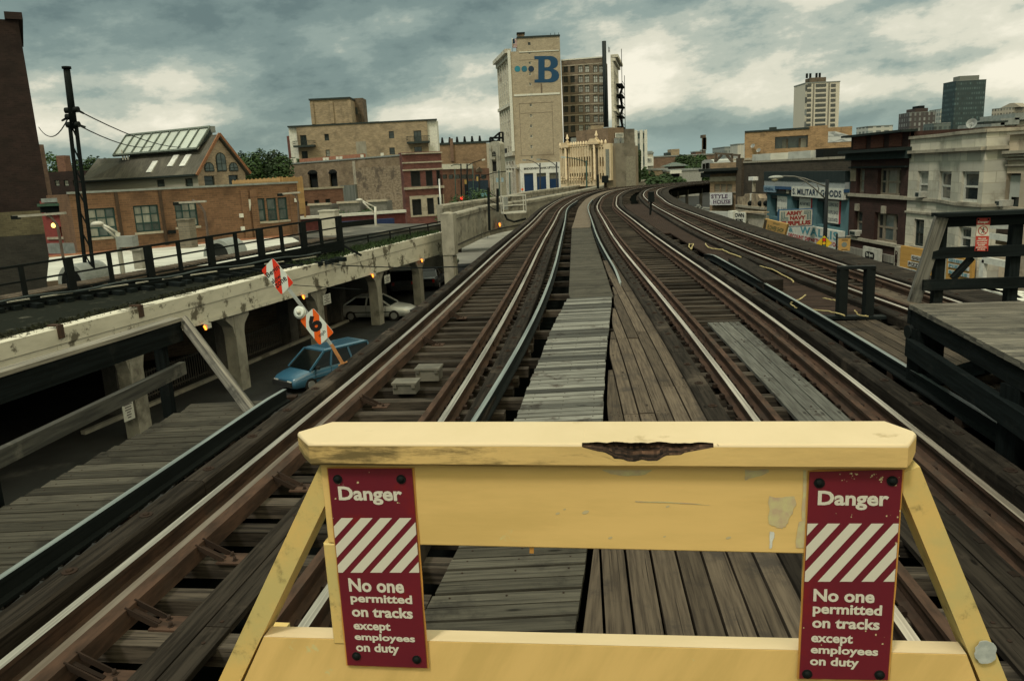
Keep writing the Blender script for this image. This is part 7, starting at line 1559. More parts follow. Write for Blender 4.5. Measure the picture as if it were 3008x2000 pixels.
T_ = thing('grey_side_building', 'plain stained grey stucco building with a taller block, right of the ornate cream one', 'building', (*fs_.P(ws_ / 2, 0, -5)[:2], GZ)); zs_ = topz_(*q('u', 815, 212), 128.5); sq_ = fs_.st(*q('u', 1080, 100))[0]
mb = MB(); box_fr(mb, fs_, 0, ws_, GZ, zs_, 0, -10); mb.build('wall', stucco, T_); zt2 = topz_(*q('u', 1075, 0), 137)
tb = fs_.rect('u', 750, -25, 1168, 215, -1.5); mb = MB(); ft2 = fs_.shift(-1.5); box_fr(mb, ft2, tb[0], sq_, zs_ + .003, tb[3], 0, -8); mb.build('upper_block', brick_m('block_brick', (.21, .155, .11)), T_)
mb = MB(); box_fr(mb, ft2, sq_ + .005, tb[2], zs_ + .003, tb[3] - .2, -.3, -8); mb.build('upper_return', stucco, T_); r_ = ft2.rect('u', 850, 58, 972, 128); win(T_, ft2, r_, simple=True, frm=white_m, gl=glass_g, rev=-.12, fw=.14); r_ = fs_.rect('u', 1020, 410, 1165, 800); pbox(T_, 'patched_render', M('pale_render', (.28, .265, .215)), fs_, r_[0], ws_ - .05, GZ, r_[3], .03, -.01)
for x in (815, 880): a, b = ft2.st(*q('u', x, 205)); pbox(T_, 'roof_unit', tarmetal, fs_, a - .3 + .2, a + .5, zs_, zs_ + .8, -.3, -1)
A_, B_ = pr('c', 1244, 950, 150), pr('c', 1349, 950, 150); bld('brick_building', 'small plain tan brick block rising just behind the ornate cream building', 'building', A_, B_, topz_(*q('c', 1300, 910), 150), tan_b, 5)
mb = MB(); f6 = wall_frame(pr('c', 1352, 950, 149), pr('c', 1380, 950, 149)); box_fr(mb, f6, 0, 1.5, 4, topz_(*q('c', 1360, 925), 149), 0, -3); tag(mb.build('billboard', M('pale_blue_board', (.42, .47, .50), (.30, .36, .42), (.6, .3))), 'narrow pale blue billboard edge between the tan block and the grey stucco building', 'billboard')
A_, B_ = pr('u', 200, 140, 160), pr('u', 500, 140, 160); f6 = wall_frame(A_, B_); mb = MB(); box_fr(mb, f6, 0, gap(A_, B_), 4, topz_(*q('u', 350, 125), 160), 0, -2); tag(mb.build('roof_units', tarmetal), 'long pale grey rooftop unit behind the finials of the ornate building', 'roof unit')
# --- far centre: small glass tower, low buildings
def _grid(name, wall, glass, cw, ch, gw, gh):
    m = bpy.data.materials.new(name); m.use_nodes = True; t = m.node_tree; b = t.nodes['Principled BSDF']; tcn = t.nodes.new('ShaderNodeTexCoord'); s_ = t.nodes.new('ShaderNodeSeparateXYZ'); t.links.new(tcn.outputs['UV'], s_.inputs[0])
    def mt(op, a, b_, c=None):
        n = t.nodes.new('ShaderNodeMath'); n.operation = op
        for i, x in enumerate((a, b_, c)):
            if x is None: continue
            if isinstance(x, (int, float)): n.inputs[i].default_value = x
            else: t.links.new(x, n.inputs[i])
        return n.outputs[0]
    fx = mt('FRACT', mt('DIVIDE', s_.outputs[0], cw), 0); fy = mt('FRACT', mt('DIVIDE', s_.outputs[1], ch), 0); f_ = mt('MULTIPLY', mt('LESS_THAN', fx, gw), mt('LESS_THAN', fy, gh))
    no = t.nodes.new('ShaderNodeTexWhiteNoise'); no.noise_dimensions = '2D'; cb_ = t.nodes.new('ShaderNodeCombineXYZ'); t.links.new(mt('FLOOR', mt('DIVIDE', s_.outputs[0], cw), 0), cb_.inputs[0]); t.links.new(mt('FLOOR', mt('DIVIDE', s_.outputs[1], ch), 0), cb_.inputs[1]); t.links.new(cb_.outputs[0], no.inputs['Vector'])
    mg = t.nodes.new('ShaderNodeMix'); mg.data_type = 'RGBA'; t.links.new(no.outputs['Value'], mg.inputs[0]); mg.inputs[6].default_value = (*[x * .5 for x in glass], 1); mg.inputs[7].default_value = (*[min(1, x * 1.9) for x in glass], 1)
    mx = t.nodes.new('ShaderNodeMix'); mx.data_type = 'RGBA'; t.links.new(f_, mx.inputs[0]); mx.inputs[6].default_value = (*wall, 1); t.links.new(mg.outputs[2], mx.inputs[7]); t.links.new(mx.outputs[2], b.inputs['Base Color']); b.inputs['Roughness'].default_value = .55; return m
def blk(name, lab, cat, r, x0, y0, x1, y1, d0, mat, depth=12, d1=None, z0=GZ, extra=None, side=None):
    """plain block; side: px x of a visible receding face to the right or left"""
    A_, B_ = pr(r, x0, y1, d0), pr(r, x1, y1, d1 or d0); fr = wall_frame(A_, B_); W_ = gap(A_, B_); zt_ = topz_(*q(r, (x0 + x1) / 2, y0), ((d1 or d0) + d0) / 2); T_ = thing(name, lab, cat, (*fr.P(W_ / 2, 0, -depth / 2)[:2], z0)); mb = MB(); box_fr(mb, fr, 0, W_, z0, zt_, 0, -depth); mb.build('wall', mat, T_)
    mb = MB(); box_fr(mb, fr, -.2, W_ + .2, zt_ + .01, zt_ + .5, .2, -depth - .2); mb.build('roof_edge', tarmetal, T_); return T_, fr, W_, zt_
T_, fr, W_, zt_ = blk('office_tower', 'small glass office tower with white corner piers behind the grey stucco building', 'building', 'u', 1170, 62, 1320, 500, 200, _grid('tower_glazing', (.28, .29, .265), (.05, .075, .075), 1.4, 3.2, .82, .62), 10)
for x in (1250, 1318, 1172): s_ = fr.st(*q('u', x, 300))[0]; pbox(T_, 'white_pier', white_m, fr, s_ - .35, s_ + .35, GZ, zt_ + .8, .3, -.5)
T_, fr, W_, zt_ = blk('brick_building', 'long low brown brick building in the far distance left of the far trees', 'building', 'u', 1430, 402, 2400, 560, 330, brick_m('far_brick', (.185, .13, .095)), 20); r_ = fr.rect('u', 1655, 345, 1850, 402)
pbox(T_, 'roof_house', fr_dk, fr, fr.st(*q('u', 1660, 380))[0], fr.st(*q('u', 1715, 380))[0], zt_, r_[3], -3, -10); pbox(T_, 'roof_wall', tan_b, fr, fr.st(*q('u', 1720, 380))[0], fr.st(*q('u', 1850, 380))[0], zt_, zt_ + 3, -3, -10)
T_, fr, W_, zt_ = blk('corner_building', 'pale building with a framed picture billboard on its front, right of the glass tower', 'building', 'u', 1275, 372, 1432, 560, 260, M('pale_wall', (.42, .40, .335)), 10); pbox(T_, 'upper_floor', tarmetal, fr, W_ * .35, W_, zt_ + .5, topz_(*q('u', 1400, 355), 260) + .6, -1, -8)
r_ = fr.rect('u', 1292, 422, 1430, 555); pbox(T_, 'billboard', white_m, fr, r_[0], r_[2], r_[1], r_[3], .5, .01); r_ = fr.rect('u', 1318, 440, 1400, 500); pbox(T_, 'picture', M('grey_picture', (.30, .31, .28), (.10, .11, .10), (1, .6), (.45, .55)), fr, r_[0], r_[2], r_[1], r_[3], .6, .5)
for lab, x0, y0, x1, y1, d_, m_ in (('beige low wall building left of the far sheds', 1310, 620, 1640, 760, 210, tan_b), ('tan gateway shed with an open front by the far curve', 1640, 635, 1830, 770, 205, M('tan_shed', (.36, .29, .20))), ('long pale grey low warehouse left of the train', 1820, 622, 2160, 740, 215, M('pale_warehouse', (.30, .31, .285)))):
    T_, fr, W_, zt_ = blk('warehouse', lab, 'building', 'u', x0, y0, x1, y1, d_, m_, 14)
    if 'open front' in lab: r_ = fr.rect('u', 1690, 668, 1825, 760); pbox(T_, 'opening', void_m, fr, r_[0], r_[2], GZ, r_[3], .05, -.01); pbox(T_, 'white_awning', white_m, fr, r_[0] - .3, r_[2] + .3, r_[3] + .01, r_[3] + .8, 1.2, -.01)
T_, fr, W_, zt_ = blk('pavilion', 'low pavilion with a grey green hipped roof in front of the far trees', 'pavilion', 'u', 1690, 555, 1900, 610, 240, grey_b, 9); mb = MB(); ov = 1.2; P4 = [fr.P(-ov, zt_, ov), fr.P(W_ + ov, zt_, ov), fr.P(W_ + ov, zt_, -9 - ov), fr.P(-ov, zt_, -9 - ov)]; tz = topz_(*q('u', 1780, 500), 244); a, b = fr.P(W_ * .35, tz, -4.5), fr.P(W_ * .65, tz, -4.5)
for P_ in ((P4[0], P4[1], b, a), (P4[1], P4[2], b), (P4[2], P4[3], a, b), (P4[3], P4[0], a)): mb.face(list(P_))
mb.build('hipped_roof', M('grey_green_roof', (.10, .135, .12)), T_)
for k in range(9):
    p = Y(*q('u', 1470 + k * 85, 620), 222); vv = vehicle('parked_car', 'tiny pale parked car in the row beyond the far low sheds', 'car', (white_p, silver_p, dark_p)[k % 3 if k % 4 else 0], **SED, detail=False, group='parked cars beyond the far sheds'); put(vv, (p.x - 2, p.y, 0), (p.x + 2, p.y + .5, 0)); vv.location.z = p.z - 1.2
    if k == 0: lot_z = p.z - 1.22
mb = MB(); p0, p1 = Y(*q('u', 1420, 620), 216), Y(*q('u', 2200, 620), 216); mb.box(((p0.x + p1.x) / 2, 226, lot_z - .3), (p1.x - p0.x, 18, .55)); tag(mb.build('parking_deck', conc_g), kind='structure')
T_, fr, W_, zt_ = blk('church_tower', 'small grey church bell tower far off on the skyline', 'tower', 'u', 2180, 320, 2222, 460, 420, grey_b, 6)
for x in (2184, 2192, 2210, 2218): s_ = fr.st(*q('u', x, 300))[0]; pbox(T_, 'pinnacle', grey_b, fr, s_ - .5, s_ + .5, zt_, zt_ + 6.5, 0, -1.2)
pbox(T_, 'belfry_top', grey_b, fr, 0, W_, zt_ + 6.5, zt_ + 8, 0, -6)
blk('brick_building', 'small red brick block on the skyline left of the church tower', 'building', 'u', 2070, 345, 2155, 420, 380, red_b, 10)
blk('apartment_building', 'grey boxy apartment block far off above the steel gantry', 'building', 'd', 715, 887, 832, 1010, 520, _grid('far_grey_grid', (.24, .26, .245), (.12, .14, .135), 3, 3, .6, .5), 30); blk('water_tower', 'white slab silo tower far off beside the tan brick block', 'tower', 'd', 836, 862, 895, 1010, 430, M('white_slab', (.50, .49, .43), (.36, .36, .32), (1.5, .05)), 14)
# steel gantry over the tracks
T_ = thing('gantry', 'grey steel overhead gantry by the far right track, left of the tan brick corner building', 'gantry', Y(*q('d', 630, 1020), 125)); fg = wall_frame(pr('d', 625, 1000, 125), pr('d', 860, 1000, 122)); DG = lambda x, y: fg.P(*fg.st(*q('d', x, y)), 0); mb = MB()
for a, b in (((632, 945), (632, 1025)), ((785, 950), (785, 1025)), ((632, 945), (790, 955)), ((632, 1020), (690, 960)), ((735, 960), (785, 1020)), ((790, 958), (860, 962)), ((850, 960), (850, 1020))): mb.bar(DG(*a), DG(*b), .3, .3, tuple(fg.n))
mb.build('truss', grey_b, T_)
# --- right side of the line
XR = 25.0
def xr_(u, v=600):
    d = ray(u, v); t = XR / d.x; return (XR, d.y * t)
# corner building with style house sign
A_, B_ = pr('d', 582, 1200, 90), pr('d', 838, 1200, 88); tanf = brick_m('corner_tan_brick', (.275, .205, .135)); zt_ = topz_(*q('d', 700, 1030), 89); T_, fr, rc, W_ = bld('corner_building', 'tan brick corner building with a heavy dark cornice and three louvred windows', 'building', A_, B_, zt_, tanf, 12, [('d', 622, 1225, 672, 1300), ('d', 680, 1226, 728, 1300), ('d', 738, 1228, 786, 1300)])
for r_ in rc: win(T_, fr, r_, nv=0, nh=3, frm=fr_tn, gl=M('louvre', (.27, .25, .185), (.17, .16, .12), (.1, 6), tv=.1), simple=True)
r_ = fr.rect('d', 555, 1078, 930, 1128); mb = MB(); box_fr(mb, fr, -.9, W_ + 1.9, (r_[1] + r_[3]) / 2, r_[3], 1.1, -11); box_fr(mb, fr, -.5, W_ + 1.2, r_[1], (r_[1] + r_[3]) / 2 - .003, .7, -11); mb.build('cornice', M('dark_cornice', (.018, .024, .022)), T_)
for y0, y1, o_ in ((1158, 1200, .12), (1300, 1310, .15)): r_ = fr.rect('d', 582, y0, 838, y1); pbox(T_, 'stone_band', stone_t, fr, 0, W_, r_[1], r_[3], o_, -.01)
fs2 = fr.shift(.6); r_ = fs2.rect('d', 581, 1309, 785, 1420); T2 = thing('shop_sign', 'white STYLE HOUSE sign with purple serif letters on the tan corner building', 'sign', fs2.P(*((r_[0] + r_[2]) / 2, r_[1])))
pbox(T2, 'board', M('pale_sign_board', (.55, .57, .58)), fs2, r_[0], r_[2], r_[1], r_[3], 0, -.3); mb = MB(); W2_, H2 = r_[2] - r_[0], r_[3] - r_[1]; purp = M('purple_ink', (.07, .03, .075))
put_text(mb, fs2, (r_[0] + W2_ * .06, r_[1] + H2 * .55, r_[0] + W2_ * .81, r_[1] + H2 * .88), 'STYLE', .035, .01, spacing=1.1); put_text(mb, fs2, (r_[0] + W2_ * .15, r_[1] + H2 * .10, r_[0] + W2_ * .94, r_[1] + H2 * .43), 'HOUSE', .035, .01, spacing=1.1)
for z_ in (.55, .86, .10, .41):
    for k in range(5): a = (.06 if z_ > .5 else .15) + .152 * k + (.008 * k if z_ < .5 else 0); mb.face([fs2.P(r_[0] + W2_ * a, r_[1] + H2 * z_, .0105), fs2.P(r_[0] + W2_ * (a + .10), r_[1] + H2 * z_, .0105), fs2.P(r_[0] + W2_ * (a + .10), r_[1] + H2 * (z_ + .022), .0105), fs2.P(r_[0] + W2_ * a, r_[1] + H2 * (z_ + .022), .0105)])
mb.build('lettering', purp, T2)
# dark brick wall behind the surplus shop
A_, B_ = pr('d', 842, 1100, 87.5), pr('d', 1900, 1100, 62); T_, fr, rc, W_ = bld('brick_building', 'long dark grey-brown brick wall behind the turquoise surplus shop', 'building', A_, B_, topz_(*q('d', 1000, 1030), 83), brick_m('sooty_brick', (.060, .050, .038), (.04, .034, .027)), 14); zt_ = topz_(*q('d', 1000, 1030), 83)
pbox(T_, 'coping', stone_t, fr, 0, W_, zt_ + .004, zt_ + .2, .1, -.5)
for x0, x1 in ((1010, 1180), (1345, 1555)): p0, p1 = fr.rect('d', x0, 1000, x1, 1026, -3)[0], fr.rect('d', x0, 1000, x1, 1026, -3)[2]; pbox(T_, 'roof_skylight', roof_w, fr, p0, p1, zt_, zt_ + .9, -2.5, -6)
pbox(T_, 'roof_slab', black_m, fr, fr.rect('d', 1550, 1000, 1620, 1026, -3)[0], fr.rect('d', 1550, 1000, 1620, 1026, -3)[2], zt_, zt_ + 1.0, -3, -6); r_ = fr.rect('d', 840, 1160, 892, 1320); pbox(T_, 'pilaster', brick_m('pilaster_brick', (.085, .068, .05)), fr, r_[0], r_[2], GZ, r_[3] + 2, .25, -.01)
# tan upper block with recessed terrace
A_, B_ = pr('d', 900, 900, 108), pr('d', 1885, 900, 103.5); fr = wall_frame(A_, B_); W_ = gap(A_, B_); z1 = topz_(*q('d', 1100, 742), 107); rcs = fr.rect('d', 1180, 785, 1484, 895); s1_, s2_ = fr.st(*q('d', 1497, 800))[0], fr.st(*q('d', 1664, 800))[0]
T_ = thing('apartment_building', 'big tan brick building with a recessed glass terrace and satellite dishes', 'building', (*fr.P(W_ / 2, 0, -8)[:2], GZ)); mb = MB(); cells(mb, fr, 0, W_, GZ, z1, [rcs], rev=1.4); box_fr_open(mb, fr, 0, W_, GZ, z1, 16); mb.build('wall', brick_m('rough_tan_brick', (.33, .225, .125), (.25, .17, .095), ds=.8), T_)
zt2 = fr.st(*q('d', 1580, 690))[1]; pbox(T_, 'raised_parapet', MT['rough_tan_brick'], fr, s1_, s2_, z1 + .003, zt2, 0, -5)
s3 = fr.st(*q('d', 1664, 850))[0]; mb = MB(); zC_ = fr.st(*q('d', 1770, 840))[1]; zA_, zB_ = fr.st(*q('d', 1668, 745))[1], fr.st(*q('d', 1875, 785))[1]; mb.prism([fr.P(s3 + .05, zC_, .05), fr.P(W_, zC_, .05), fr.P(W_, zB_, .05), fr.P(s3 + .9, zA_, .05), fr.P(s3 + .05, zA_, .05)], -fr.n * 3); mb.build('white_lean_to', M('peeling_white', (.50, .52, .50), (.22, .24, .24), (.8, 3), (.45, .6)), T_)
pbox(T_, 'terrace_glass', glass_g, fr, rcs[0], rcs[2], rcs[1], rcs[3], -1.3, -1.45)
for x0, x1, m_ in ((1285, 1300, fr_tn), (1400, 1420, fr_tn), (1420, 1470, white_m), (1245, 1285, glass_c)): a, b = fr.st(*q('d', x0, 850))[0], fr.st(*q('d', x1, 850))[0]; pbox(T_, 'terrace_door', m_, fr, a, b, rcs[1], rcs[1] + (rcs[3] - rcs[1]) * .8, -1.2, -1.31)
pbox(T_, 'coping', fr_dk, fr, 0, s1_ - .01, z1 + .004, z1 + .22, .1, -.4); r_ = fr.rect('d', 1127, 703, 1195, 735, -2); pbox(T_, 'roof_unit', fr_dk, fr, r_[0], r_[2], z1 + .2, r_[3], -2, -4); r_ = fr.rect('d', 860, 965, 1880, 985); pbox(T_, 'ledge', stone_t, fr, -1.5, W_, r_[1], r_[3], .2, -.01)
def dish(T_, p, r__, d_): mb = MB(); d_ = Vector(d_).normalized(); mb.cyl(p, p + d_ * r__ * .3, r__ * .35, r__, 14, caps=False); mb.cyl(p, p + d_ * .02, r__ * .35, n=14); mb.cyl(p, p - d_ * r__ * .8, .06, n=6); mb.bar(p + d_ * .1, p + d_ * r__ * 1.2 - UZ * .2, .05, .05); mb.build('satellite_dish', M('dish_grey', (.30, .32, .31)), T_)
for x, y in ((980, 878), (1032, 918)): a, b = fr.st(*q('d', x, y)); dish(T_, fr.P(a, b, .4), .3, (-.6, -.6, .5))
# carved terracotta wall, panels and small signs
A_, B_ = pr('i', 652, 500, 84), pr('i', 988, 500, 76); fr = wall_frame(A_, B_); TI = lambda x, y: fr.P(*fr.st(*q('i', x, y)), 0); carved = M('carved_terracotta', (.36, .29, .20), (.22, .17, .115), (1.6, 1.6), (.42, .58), bump=.8, tv=0, dirt=(.14, .11, .08), ds=1.0)
T_ = thing('carved_wall', 'carved tan terracotta parapet wall with a stepped top, left of the surplus shop', 'wall', fr.P(2, GZ, -.3)); mb = MB(); mb.prism([TI(652, 800), TI(988, 800), TI(988, 400), TI(905, 402), TI(885, 358), TI(740, 352), TI(722, 382), TI(652, 385)], -fr.n * .8); mb.build('wall', carved, T_)
for y0, y1 in ((490, 505), (545, 560)): r_ = fr.rect('i', 652, y0, 988, y1 + 12); pbox(T_, 'moulding', stone_t, fr, 0, gap(A_, B_), r_[1], r_[3], .25, -.01)
for x in (805, 920, 985): a, b = fr.st(*q('i', x, 462)); mb = MB(); mb.ball(fr.P(a, b, .05), (.28, .2, .28), 10, 7); mb.build('rosette', black_m, T_)
T2 = thing('floodlight_post', 'small white box sign on a post standing on the carved wall', 'post', TI(808, 360)); a = TI(840, 330); b = TI(842, 200); mb = MB(); mb.bar(a, b, .3, .25, (0, 1, 0)); mb.build('post', stone_t, T2); mb = MB(); r_ = fr.rect('i', 812, 155, 868, 197); box_fr(mb, fr, r_[0], r_[2], r_[1], r_[3], .3, -.2); mb.build('white_box', M('bright_white', (.78, .78, .74)), T2); mb = MB(); mb.bar(TI(808, 430), TI(808, 345), .18, .18, (0, 1, 0)); mb.build('bracket', white_m, T2)
A_, B_ = pr('i', 240, 600, 66), pr('i', 985, 650, 60); fr = wall_frame(A_, B_); T_ = thing('panel_wall', 'pale panelled wall below the STYLE HOUSE sign, behind the right track', 'wall', (*fr.P(4, 0)[:2], GZ)); W_ = gap(A_, B_)
r_ = fr.rect('i', 250, 555, 560, 690); pbox(T_, 'panel', M('pale_panel', (.44, .45, .42), (.38, .39, .36)), fr, r_[0], r_[2], GZ, r_[3], 0, -.3); r_ = fr.rect('i', 557, 548, 620, 690); pbox(T_, 'white_pier', white_m, fr, r_[0], r_[2], GZ, r_[3], .15, -.4); r_ = fr.rect('i', 745, 600, 985, 720); pbox(T_, 'stone_base', M('pale_stone_base', (.30, .285, .235), (.22, .21, .175)), fr, r_[0], W_, GZ, r_[3], 0, -.3)
r_ = fr.rect('i', 720, 555, 985, 600); pbox(T_, 'ledge', carved, fr, r_[0], W_, r_[1] + .2, r_[3], .3, -.3)
f2 = fr.shift(.5); r_ = f2.rect('i', 620, 563, 740, 698); T2 = thing('shop_sign', 'white sign with cut off black letters OWN and ES by the white pier', 'sign', f2.P(r_[0], r_[1])); pbox(T2, 'board', white_m, f2, r_[0], r_[2], r_[1], r_[3], 0, -.12); mb = MB(); H2 = r_[3] - r_[1]; W2_ = r_[2] - r_[0]; put_text(mb, f2, (r_[0] + .02, r_[1] + H2 * .55, r_[0] + W2_ * .9, r_[1] + H2 * .92), 'OWN', .05, .008); put_text(mb, f2, (r_[0] + W2_ * .1, r_[1] + H2 * .08, r_[0] + W2_ * .83, r_[1] + H2 * .44), 'ES', .05, .008); mb.build('lettering', ink, T2)
f2 = fr.shift(.4); r_ = f2.rect('i', 690, 718, 930, 785); T2 = thing('shop_sign', 'long low white sign strip just above the right track, left of the flower shop sign', 'sign', f2.P(r_[0], r_[1])); pbox(T2, 'board', white_m, f2, r_[0], r_[2], r_[1] - .3, r_[3] - .25, 0, -.1)
T2 = thing('railing', 'thin grey pipe frame beside the far right track', 'railing', Y(*q('i', 200, 520), 62)); f3 = wall_frame(pr('i', 150, 500, 60), pr('i', 340, 500, 60)); DI = lambda x, y: f3.P(*f3.st(*q('i', x, y)), 0); mb = MB()
for a, b in (((180, 490), (230, 560)), ((215, 480), (265, 555)), ((180, 490), (215, 480)), ((100, 505), (330, 515)), ((110, 530), (330, 545))): mb.bar(DI(*a), DI(*b), .1, .1, tuple(f3.n))
mb.build('pipes', galv, T2)
# turquoise surplus shop
A_, B_ = xr_(q('i', 992, 0)[0]), xr_(q('i', 1932, 0)[0]); fr = wall_frame(A_, B_); W_ = gap(A_, B_); IR = lambda *a: fr.rect('i', *a)
zt_ = fr.st(*q('i', 1450, 105))[1]; teal = M('teal_paint', (.085, .165, .185), (.065, .135, .155), (.8, .8), tv=.1); bays = [IR(1030, 372, 1222, 625), IR(1272, 388, 1512, 660), IR(1562, 405, 1842, 722)]
T_, fr, rc, W_ = bld('surplus_shop', 'turquoise shopfront lettered military goods, with dark upper fascia and poster filled windows', 'shop', A_, B_, zt_, teal, 12, bays, rev=.6)
for r_ in rc: pbox(T_, 'window', glass_w, fr, r_[0], r_[2], r_[1], r_[3], -.5, -.58); pbox(T_, 'window_head', fr_dk, fr, r_[0], r_[2], r_[3] - .3, r_[3], -.1, -.5)
r_ = IR(1000, 100, 1940, 190); pbox(T_, 'dark_fascia', M('dark_fascia', (.012, .022, .024), (.02, .03, .03), (2, .3)), fr, 0, W_, fr.st(*q('i', 1450, 205))[1], zt_ + .1, .35, -.01); z_a, z_b = fr.st(*q('i', 1450, 275))[1], fr.st(*q('i', 1450, 206))[1]; pbox(T_, 'grey_fascia', M('grey_fascia', (.30, .32, .32), (.25, .27, .27)), fr, 0, W_, z_a, z_b, .3, -.01)
z_l = fr.st(*q('i', 1450, 280))[1]; pbox(T_, 'blue_trim', M('blue_trim', (.03, .08, .17)), fr, 0, W_, z_a - .25, z_a - .003, .36, -.01)
r_ = IR(1326, 276, 1918, 394); blk_t = M('navy_ink', (.02, .04, .075)); o = pbox(T_, 'sign_board', white_m, fr, r_[0], W_ - .1, r_[1], r_[3], .4, -.01, 'white board lettered S. MILITARY GOODS'); mb = MB(); H2 = r_[3] - r_[1]; LW = W_ - .1 - r_[0]; put_text(mb, fr, (r_[0] + LW * .03, r_[1] + H2 * .2, r_[0] + LW * .975, r_[1] + H2 * .82), 'S. MILITARY GOODS', .03, .42, spacing=1.05); mb.build('lettering', blk_t, o)
r_ = IR(1003, 258, 1128, 330); o = pbox(T_, 'sign_board', M('faded_blue_sign', (.20, .30, .38)), fr, r_[0], r_[2], r_[1], r_[3], .4, -.01, 'faded blue lettered board piece'); mb = MB(); put_text(mb, fr, (r_[0] + .2, r_[1] + .15, r_[2] - .2, r_[3] - .15), 'GENERAL', .02, .42); mb.build('lettering', blue1, o)
r_ = IR(1132, 268, 1320, 345); pbox(T_, 'brick_gap', brick_m('gap_brick', (.21, .10, .07)), fr, r_[0], r_[2], r_[1], r_[3], .1, -.01); s_ = IR(1248, 268, 1275, 345); pbox(T_, 'gap_post', stone_t, fr, s_[0], s_[2], s_[1], s_[3], .25, -.01); pbox(T_, 'lower_trim', fr_dk, fr, 0, W_, IR(1030, 350, 1840, 372)[3] - .1, IR(1030, 350, 1840, 372)[3] + .15, .2, -.01)
red_e = M('red_edge', (.45, .03, .04))
for (x0, y0, x1, y1), lines in (((1102, 380, 1216, 565), ('COTTON BOOTS', 'SEL. 10 AND')), ((1356, 402, 1488, 640), ('MILITARY MEGS', 'FIELD GEAR')), ((1682, 432, 1812, 690), ('SLEEPING BAGS', 'DUFFLE BAGS', "'S DISCOUNTED"))):
    r_ = IR(x0, y0, x1, y1); o = pbox(T_, 'poster', white_m, fr, r_[0], r_[2], r_[1], r_[3], -.05, -.12); pbox(T_, 'poster_edge', red_e, fr, r_[2] + .002, r_[2] + .22, r_[1], r_[3], -.05, -.12); mb = MB(); H2 = r_[3] - r_[1]; n_ = len(lines)
    for k, t_ in enumerate(lines): zc = r_[3] - H2 * (k + .55) / n_; put_text(mb, fr, (r_[0] + .15, zc - H2 * .08, r_[2] - .15, zc + H2 * .08), t_, .02, -.045)
    mb.build('lettering', blk_t, o)
r_ = IR(1262, 715, 1896, 905); zlo = fr.st(*q('i', 1580, 930))[1]; zhi = fr.st(*q('i', 1580, 730))[1]; o = pbox(T_, 'sign_board', white_m, fr, r_[0], W_ - .4, zlo - .3, zhi, .35, -.01, 'large white board lettered WALLIS in turquoise'); mb = MB(); tb_ = M('turquoise_letters', (.10, .30, .36)); r2 = IR(1420, 745, 1870, 860)
put_text(mb, fr, (fr.st(*q('i', 1420, 790))[0], fr.st(*q('i', 1640, 845))[1], fr.st(*q('i', 1868, 800))[0], fr.st(*q('i', 1640, 752))[1]), 'WALLIS', .03, .37, spacing=1.15); put_text(mb, fr, (fr.st(*q('i', 1290, 760))[0], fr.st(*q('i', 1310, 785))[1], fr.st(*q('i', 1340, 760))[0], fr.st(*q('i', 1310, 735))[1]), '&', .02, .37); mb.build('lettering', tb_, o)
mb = MB(); put_text(mb, fr, (fr.st(*q('i', 1282, 840))[0], fr.st(*q('i', 1580, 905))[1], fr.st(*q('i', 1893, 900))[0], fr.st(*q('i', 1580, 858))[1]), 'DISCOUNT DEPARTMENT STORE', .03, .37); mb.build('small_lettering', red_e, o)
zb_ = fr.st(*q('i', 1590, 960))[1]; pbox(T_, 'blue_awning', M('teal_awning', (.03, .11, .16)), fr, W_ * .3, W_ - .3, zb_ - 1.2, zlo - .31, 1.2, -.01)
# free standing signs by the street
ap_ = Y(*q('i', 1325, 735), 62); f2 = Frame(Vector((ap_.x, 62, 0)), Vector((1, -.12, 0))); r_ = f2.rect('i', 1135, 528, 1512, 735); T2 = thing('shop_sign', 'projecting ARMY NAVY SURPLUS sign with red letters and teal corner stripes', 'sign', f2.P((r_[0] + r_[2]) / 2, r_[1])); zm = lambda y: f2.st(*q('i', 1325, y))[1]; z0_, z1_ = zm(722), zm(538); W2_ = r_[2] - r_[0]; H2 = z1_ - z0_
pbox(T2, 'case', M('blue_case', (.03, .10, .20)), f2, r_[0] - .06, r_[2] + .06, z0_ - .06, z1_ + .06, -.02, -.45); pbox(T2, 'face', M('cream_face', (.48, .45, .37)), f2, r_[0], r_[2], z0_, z1_, 0, -.02); mb = MB()
for t_, a0, a1, b0, b1 in (('ARMY', .20, .70, .68, .94), ('NAVY', .32, .80, .38, .64), ('SURPLUS', .04, .96, .05, .33)): put_text(mb, f2, (r_[0] + W2_ * a0, z0_ + H2 * b0, r_[0] + W2_ * a1, z0_ + H2 * b1), t_, .06, .008)
mb.build('lettering', M('dark_red_letters', (.26, .035, .03)), T2); mb = MB(); tl = M('teal_stripes', (.05, .14, .15))
def hb(a0, b0, a1, b1): mb.face([f2.P(r_[0] + W2_ * x, z0_ + H2 * y, .008) for x, y in ((a0, b0), (a1, b0), (a1, b1), (a0, b1))])
for k in range(3): hb(.045 + .045 * k, .36 + .08 * k, .07 + .045 * k, .92); hb(.045 + .045 * k, .36 + .08 * k, .28, .40 + .08 * k); hb(.93 - .045 * k, .38, .955 - .045 * k, .92 - .08 * k); hb(.74, .88 - .08 * k, .955 - .045 * k, .92 - .08 * k)
mb.build('stripes', tl, T2)
f3 = wall_frame(Y(*q('i', 960, 700), 56)[:2], Y(*q('i', 1225, 700), 53)[:2]); PI_ = lambda x, y, o=0: f3.P(*f3.st(*q('i', x, y)), o); T2 = thing('shop_sign', 'tilted golden flower shop sign behind the right track', 'sign', PI_(1080, 860)); gold = M('gold_board', (.44, .27, .09), (.40, .24, .08)); gc = [(970, 640), (1228, 738), (1180, 868), (928, 798)]
gc = [(968, 638), (1226, 700), (1182, 868), (926, 800)]; mb = MB(); mb.prism([PI_(*p) for p in gc[::-1]], -f3.n * .15); mb.build('board', gold, T2)
